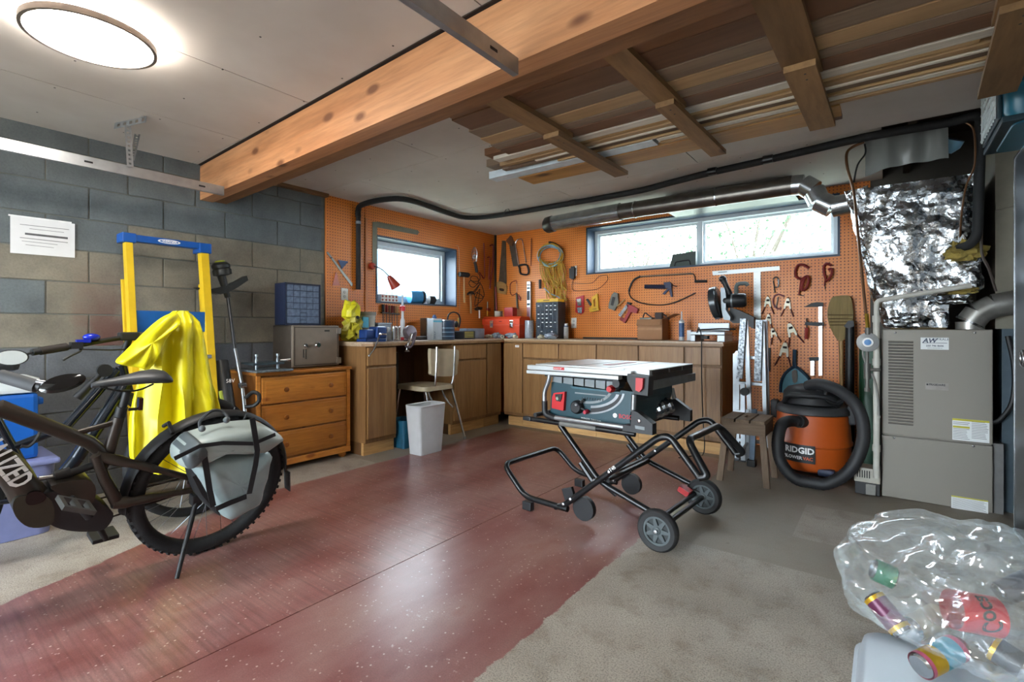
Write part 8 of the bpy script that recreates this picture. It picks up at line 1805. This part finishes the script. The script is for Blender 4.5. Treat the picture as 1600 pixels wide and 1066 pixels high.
# ---- orange wet vacuum
VOR = M('vac_orange', '#c2571c', .4, var=.08, scale=5); VBK = M('vac_black', '#222326', .55); vx, vy = -.42, 4.10
t = thing('wet_vacuum', 'orange and black wet-dry vacuum with a big looped hose', 'vacuum', (vx, vy, 0)); mv = Matrix.Translation((vx, vy, 0))
part(MB().lathe([(.20, .045), (.215, .055), (.228, .10), (.232, .215), (.242, .225), (.242, .24), (.234, .25), (.222, .42), (.218, .43)], 40, mv), 'drum', VOR, t, True, auto=40)
part(MB().lathe([(.226, .431), (.232, .437), (.230, .462), (.21, .485), (.205, .487)], 40, mv), 'lid_ring', M('vac_grey', '#3a3b3e', .5), t, True, auto=40); part(MB().lathe([(.17, .488), (.185, .50), (.18, .57), (.15, .605), (.08, .625), (.0005, .628)], 36, mv), 'motor_head', VBK, t, True, auto=50)
part(MB().tube(bez([(vx - .16, vy - .10, .50), (vx - .12, vy - .17, .555), (vx + .0, vy - .20, .565), (vx + .12, vy - .17, .555), (vx + .16, vy - .10, .50)], 5), .018, 10), 'carry_handle', VBK, t, True)
for s_ in (-1, 1): part(MB().rbox(vx + s_ * .235 - .025, vx + s_ * .235 + .025, vy - .05, vy + .03, .37, .50, .012), 'latch', VBK, t)
part(MB().torus((vx + .14, vy - .13, .575), (.3, -1, .4), .05, .012, 24, 8), 'cord_coil', BKP, t, True); part(MB().torus((vx + .145, vy - .14, .57), (.5, -1, .2), .055, .012, 24, 8), 'cord_coil', BKP, t, True)
for a in (-135, -60, 30, 120): ca, sa = math.cos(R(a)), math.sin(R(a)); part(MB().rbox(vx + ca * .20 - .05, vx + ca * .20 + .05, vy + sa * .20 - .05, vy + sa * .20 + .05, .035, .085, .02), 'caster_housing', VBK if a != -60 else M('navy_caster', '#26324e', .5), t); part(MB().ball((vx + ca * .21, vy + sa * .21, .022), .021, 8), 'caster', BKP, t, True)
vd = Vector((-.42, -1, 0)).normalized(); pp = Vector((vx, vy, 0)) + vd * .235; 
# label plate facing the room, slightly curved round the drum
def drum_patch(a0, a1, z0, z1, r_, n=10):
    rows_ = [[Vector((vx + r_ * math.cos(R(a)), vy + r_ * math.sin(R(a)), z)) for a in [a0 + (a1 - a0) * i / n for i in range(n + 1)]] for z in (z0, z1)]; m = MB(); rows2 = [[p - Vector((math.cos(R(a0)), math.sin(R(a0)), 0)) * .0 for p in r] for r in rows_]; return m.grid(rows2)
lb_ = part(drum_patch(-128, -80, .115, .235, .2445), 'label_plate', M('label_black', '#141416', .4), t)
def drum_text(s, ang, z, size, mat, bold=.0005):
    cu = bpy.data.curves.new('t', 'FONT'); cu.body = s; cu.size = size; cu.offset = bold; cu.align_x = 'CENTER'; cu.align_y = 'CENTER'; cu.resolution_u = 2; to = bpy.data.objects.new('t', cu); C.objects.link(to); dg = bpy.context.evaluated_depsgraph_get(); dg.update(); me = bpy.data.meshes.new_from_object(to.evaluated_get(dg)); bpy.data.objects.remove(to); bpy.data.curves.remove(cu); r_ = .2462
    for v in me.vertices: a = R(ang) + v.co.x / r_; v.co = Vector((r_ * math.cos(a), r_ * math.sin(a), z + v.co.y))
    me.name = 'label_text'; me.materials.clear(); me.materials.append(mat); o = bpy.data.objects.new('label_text', me); C.objects.link(o); o.parent = lb_
drum_text('RIDGID', -103, .195, .056, M('white_ink', '#e6e6e6'), .002); drum_text('BLOWER', -112, .145, .030, M('white_ink', '#e6e6e6'), .001); drum_text('VAC', -90, .145, .030, M('orange_ink', '#c9501c', .5), .001)
hz_ = 3.70; HOSE = M('ribbed_hose', '#232427', .6)
hp_ = [(660, 440), (600, 435), (545, 455), (520, 520), (512, 620), (540, 730), (620, 825), (740, 872), (860, 868), (985, 800), (1065, 690), (1105, 560), (1098, 430), (1050, 320), (970, 245), (870, 195), (780, 178), (720, 195)]
ys_ = [vy - .24, vy - .29, 3.74, 3.70, 3.68, 3.67, 3.67, 3.68, 3.68, 3.70, 3.72, 3.74, 3.77, 3.80, 3.84, 3.88, 3.93, 3.98]
path = bez([P(*v8(*p), y=y_) for p, y_ in zip(hp_, ys_)], 10)
for v in path: v.z = max(v.z, .040)
part(MB().tube(path, [.036 + (.002 if k % 2 else 0) for k in range(len(path))], 14), 'hose', HOSE, t, True, auto=30); part(MB().tube([P(*v8(690, 440), y=vy - .20), P(*v8(655, 440), y=vy - .25)], .042, 16), 'hose_port', VBK, t, True)

# ---- recycling bag on an upturned tote, near right
TOT = M('frosted_tote', '#b3bcc6', .3, var=.06, scale=3)
t = thing('shallow_tote', 'shallow frosted pale grey plastic tote under the bag', 'tote', (.35, 1.65, 0)); rows_ = []
for z_, ins in ((0.001, -.010), (.012, -.010), (.013, 0), (.062, .012), (.072, .024)):
    rows_.append([Vector((v.x, v.y, z_)) for v in fillet([(-.07 + ins, 1.20 + ins, 0), (.78 - ins, 1.20 + ins, 0), (.78 - ins, 1.96 - ins, 0), (-.07 + ins, 1.96 - ins, 0)], .07, 5, True)])
m = MB().grid(rows_, closed_u=True); nn = len(rows_[0]); m.f += [tuple(range(nn - 1, -1, -1)), tuple(range(4 * nn, 5 * nn))]; m.mi += [0, 0]; part(m, 'shell', TOT, t, auto=40)
def bagmat():
    m = bpy.data.materials.new('clear_bag_film'); m.use_nodes = True; nt = m.node_tree; nt.nodes.clear(); o_ = N(nt, 'ShaderNodeOutputMaterial'); tr = N(nt, 'ShaderNodeBsdfTransparent'); tr.inputs[0].default_value = (.93, .96, .97, 1); pr = N(nt, 'ShaderNodeBsdfPrincipled'); pr.inputs['Base Color'].default_value = lin('#c9d3d6'); pr.inputs['Roughness'].default_value = .07; pr.inputs['Specular IOR Level'].default_value = 1.0
    tc = N(nt, 'ShaderNodeTexCoord'); n1 = noise_tex(nt, tc.outputs['Object'], 5, 2, .5); n2 = noise_tex(nt, tc.outputs['Object'], 11, 2, .5); b_ = N(nt, 'ShaderNodeBump'); b_.inputs['Strength'].default_value = .45; b_.inputs['Distance'].default_value = .03; nt.links.new(math_n(nt, 'ADD', n1, math_n(nt, 'MULTIPLY', n2, .4)), b_.inputs['Height']); nt.links.new(b_.outputs[0], pr.inputs['Normal'])
    lw = N(nt, 'ShaderNodeLayerWeight'); lw.inputs['Blend'].default_value = .35; nt.links.new(b_.outputs[0], lw.inputs['Normal'])
    f = math_n(nt, 'ADD', math_n(nt, 'MULTIPLY', lw.outputs['Facing'], .30), ramp(nt, n1, [(.42, (.02,) * 3), (.68, (.16,) * 3)]), True); mx = N(nt, 'ShaderNodeMixShader'); nt.links.new(f, mx.inputs[0]); nt.links.new(tr.outputs[0], mx.inputs[1]); nt.links.new(pr.outputs[0], mx.inputs[2]); gs = N(nt, 'ShaderNodeBsdfGlossy'); gs.inputs['Color'].default_value = (.16, .16, .165, 1); gs.inputs['Roughness'].default_value = .12; nt.links.new(b_.outputs[0], gs.inputs['Normal']); ad = N(nt, 'ShaderNodeAddShader'); nt.links.new(mx.outputs[0], ad.inputs[0]); nt.links.new(gs.outputs[0], ad.inputs[1]); nt.links.new(ad.outputs[0], o_.inputs[0]); return m
rgt = Vector((_c, _s, 0)); fwd = Vector((-_s, _c, 0)); bc = fwd * 1.46 + rgt * 1.345 + Vector((0, 0, .255)); mb = MB(); rows_ = []; n = 64
for i in range(n + 1):
    th = math.pi * i / n; row = []
    for j in range(2 * n):
        ph = math.pi * j / n; d = Vector((math.sin(th) * math.cos(ph), math.sin(th) * math.sin(ph), -math.cos(th))); sg = lambda v: math.copysign(abs(v) ** .8, v)
        rid = abs(noise.noise(d * 2.2 + Vector((5, 2, 1)))) * .24 + abs(noise.noise(d * 4 + Vector((1, 2, 9)))) * .06; rid -= .07 * max(0, 1 - abs(noise.noise(d * 2.0 + Vector((4, 4, 2)))) * 5) + .012 * max(0, 1 - abs(noise.noise(d * 4.5 + Vector((7, 1, 2)))) * 4); k = .92 + rid
        p = bc + rgt * (sg(d.x) * .315 * k) + fwd * (sg(d.y) * .30 * k) + Vector((0, 0, sg(d.z) * .172 * (k + .05 * max(0, d.z) * math.cos(3 * ph)))); p.z = max(p.z, .0735); row.append(p)
    rows_.append(row)
bag = thing('recycling_bag', 'clear plastic bag full of empty drink cans at the lower right', 'bag', (bc.x, bc.y, .0735)); mb.grid(rows_, closed_u=True); part(mb, 'film', bagmat(), bag, True, auto=60)
def atbag(px, py, f): 
    r = (px - CXP) / FPX; u = (CYP - py) / FPX; return fwd * f + rgt * (r * f) + Vector((0, 0, CAMH + u * f))
def can(px0, py0, px1, py1, f0, f1, r_, label, body, bands, txt=None):
    a, b_ = atbag(px0, py0, f0), atbag(px1, py1, f1); ax_ = (b_ - a); L = ax_.length; q_ = ax_.to_track_quat('Z', 'Y').to_matrix().to_4x4()
    cc = thing('drink_can', label, 'can', tuple(a), group='empty cans in the bag', world=False); cc.rotation_euler = q_.to_euler(); ORG.pop(cc.name, None)
    MB().lathe([(r_ * .78, 0), (r_ * .98, .008), (r_, .014), (r_, L - .018), (r_ * .82, L - .004), (r_ * .82, L), (r_ * .76, L), (r_ * .76, L - .005), (.0005, L - .006)], 24).build('can_body', body, cc, True, None, 40)
    for z0, z1, m_ in bands: MB().lathe([(r_ + .0006, z0 * L), (r_ + .0006, z1 * L)], 24, caps=False).build('printed_band', m_, cc, True)
    return cc
GOLD = M('gold_print', '#c9a22e', .3, .6); PLUM = M('plum_print', '#5d2846', .35, .2); TEALP = M('teal_print', '#3f93a8', .35); DKP = M('dark_print', '#22262c', .4); CREAMP = M('cream_print', '#c7bda0', .4); PINKP = M('pink_print', '#b0536c', .4)
can(1362, 930, 1412, 990, 1.45, 1.37, .029, 'gold and plum drink can at the left of the bag', BOLT, [(.06, .16, GOLD), (.16, .82, PLUM), (.82, .92, GOLD)]); can(1436, 1042, 1500, 1010, 1.32, 1.36, .033, 'yellow and teal drink can low in the bag', BOLT, [(.04, .12, PINKP), (.12, .40, GOLD), (.40, .80, TEALP), (.80, .9, PINKP)])
can(1548, 1010, 1605, 1046, 1.36, 1.30, .033, 'dark drink can with gold rim at the lower right of the bag', BOLT, [(.04, .18, GOLD), (.18, .9, DKP)]); can(1400, 905, 1362, 888, 1.54, 1.57, .033, 'green drink can at the back left of the bag', BOLT, [(.08, .9, M('green_print', '#3c7a5c', .4))]); can(1560, 930, 1620, 905, 1.50, 1.48, .033, 'dark grey can at the back right of the bag', BOLT, [(.08, .9, M('grey_print', '#585b63', .4))])
can(1420, 985, 1470, 960, 1.43, 1.48, .033, 'cream drink can in the middle of the bag', BOLT, [(.08, .9, CREAMP)])
a, b_ = atbag(1450, 945, 1.38), atbag(1640, 980, 1.33); ax_ = b_ - a; L = ax_.length; bt = thing('drink_bottle', 'clear plastic bottle with red label lying in the bag', 'bottle', tuple(a), world=False); bt.rotation_euler = ax_.to_track_quat('Z', 'Y').to_euler(); ORG.pop(bt.name, None)
CLB = bpy.data.materials.new('clear_bottle'); CLB.use_nodes = True; nt = CLB.node_tree; nt.nodes.clear(); o_ = N(nt, 'ShaderNodeOutputMaterial'); tr = N(nt, 'ShaderNodeBsdfTransparent'); gl = N(nt, 'ShaderNodeBsdfGlossy'); gl.inputs['Roughness'].default_value = .08; mx = N(nt, 'ShaderNodeMixShader'); mx.inputs[0].default_value = .22; nt.links.new(tr.outputs[0], mx.inputs[1]); nt.links.new(gl.outputs[0], mx.inputs[2]); nt.links.new(mx.outputs[0], o_.inputs[0])
rB = .050; MB().lathe([(.0005, .004), (rB * .7, 0), (rB, .012), (rB, L * .66), (rB * .9, L * .74), (.014, L * .95), (.014, L)], 28).build('bottle_wall', CLB, bt, True, None, 40)
bl0, bl1 = .20, .56; lbB = MB().lathe([(rB + .001, L * bl0), (rB + .001, L * bl1)], 28, caps=False).build('red_label', M('bottle_red', '#c4202a', .35), bt, True); MB().lathe([(.016, L * .97), (.016, L * 1.03), (.0005, L * 1.03)], 18).build('cap', REDP, bt, True)
# script lettering wrapped round the label, reading across the bottle
inv = (Matrix.Translation(a) @ bt.rotation_euler.to_matrix().to_4x4()).inverted(); cd_ = inv @ Vector((0, 0, CAMH)); ang = math.atan2(cd_.y, cd_.x)
cu = bpy.data.curves.new('t', 'FONT'); cu.body = 'Coca'; cu.size = .062; cu.offset = .0012; cu.shear = .35; cu.align_x = 'CENTER'; cu.align_y = 'CENTER'; to = bpy.data.objects.new('t', cu); C.objects.link(to); dg = bpy.context.evaluated_depsgraph_get(); dg.update(); me = bpy.data.meshes.new_from_object(to.evaluated_get(dg)); bpy.data.objects.remove(to); bpy.data.curves.remove(cu); r_ = rB + .0022
for v in me.vertices: aa = ang - v.co.x / r_ * .8; v.co = Vector((r_ * math.cos(aa), r_ * math.sin(aa), L * (bl0 + bl1) / 2 + .01 + v.co.y))
me.name = 'label_lettering'; me.materials.clear(); me.materials.append(M('ink_black', '#2b2a2e')); o = bpy.data.objects.new('label_lettering', me); C.objects.link(o); o.parent = lbB

# ================================================================ seen through the windows
SID = M('blue_siding', '#5d86a8', .6, var=.08); t = thing('neighbour_house', 'pale blue sided neighbouring house seen through the small window', 'house', (-9.2, 8.6, 1.05))
hx = -8.6
for k in range(16): part(MB().box(hx - .03 - .006 * (k % 2), hx, 7.2, 8.05, 1.06 + k * .11, 1.06 + k * .11 + .104), 'siding_board', SID, t)
part(MB().box(hx - 1.2, hx - .031, 7.2, 8.05, 1.051, 2.82), 'wall', SID, t); part(MB().prism([(hx + .1, 7.1, 2.82), (hx + .1, 8.15, 2.82), (hx - .6, 8.15, 3.1), (hx - .6, 7.1, 3.1)], (0, 0, .08)), 'roof', M('pale_roof', '#9aa4ab', .8), t)
t = thing('garden_fence', 'pale blue slatted fence seen low through the small window', 'fence', (-7.2, 6.5, 1.05))
for k in range(24): part(MB().box(-7.2, -7.16, 4.9 + k * .11, 4.9 + k * .11 + .095, 1.052, 1.72), 'fence_slat', SID, t)
part(MB().box(-7.24, -7.205, 4.9, 7.54, 1.30, 1.37), 'rail', SID, t)
# pale shrubs beyond the long window: real leaves on branches
LEAF = M('pale_green_leaf', '#5d7a5e', .6, var=.3, scale=3); BRK = M('pale_bark', '#5f574c', .9)
def shrub(name, label, c, rx, rz, n, seed):
    rr = random.Random(seed); t = thing(name, label, 'shrub', (c[0], c[1], 1.25)); lf = MB(); brm = MB()
    for k in range(9):
        a = rr.uniform(0, 6.28); e = Vector((c[0] + rx * .7 * math.cos(a), c[1] + .4 * math.sin(a), 1.25 + rz * rr.uniform(.6, 1.0))); brm.tube(bez([(c[0], c[1], 1.251), Vector((c[0], c[1], 1.25)).lerp(e, .5) + Vector((rr.uniform(-.1, .1), 0, .1)), e], 3), [.02, .017, .014, .012, .010, .007, .005], 5)
    for k in range(n):
        a, b_ = rr.uniform(0, 6.28), rr.uniform(-1, 1); q = rr.random() ** .5; p = Vector((c[0] + rx * q * math.cos(a) * math.sqrt(1 - b_ * b_ * .6), c[1] + .45 * q * math.sin(a), 1.25 + rz * (.55 + .45 * b_)))
        d = Vector((rr.uniform(-1, 1), rr.uniform(-1, 1), rr.uniform(-.8, .3))).normalized(); s_ = d.orthogonal().normalized(); L = rr.uniform(.05, .09); lf.add([p, p + d * L * .5 + s_ * L * .28, p + d * L, p + d * L * .5 - s_ * L * .28], [(0, 1, 2, 3)])
    part(brm, 'branches', BRK, t, True); part(lf, 'foliage', LEAF, t, kind='stuff')
shrub('garden_shrub', 'pale leafy shrub seen through the right pane of the long window', (-1.35, 6.7, 0), 1.15, 2.0, 2600, 4)
shrub('garden_shrub', 'smaller pale shrub seen at the left of the mullion', (-3.1, 7.4, 0), .55, 1.75, 700, 9)

# many tiny alike pieces that are joined into one part
for o in bpy.data.objects:
    if o.name.split('.')[0] in ('spokes', 'tread_knobs', 'louvres', 'louvre_slots', 'wire_door', 'rear_bars', 'chain', 'cage'): o['kind'] = 'stuff'
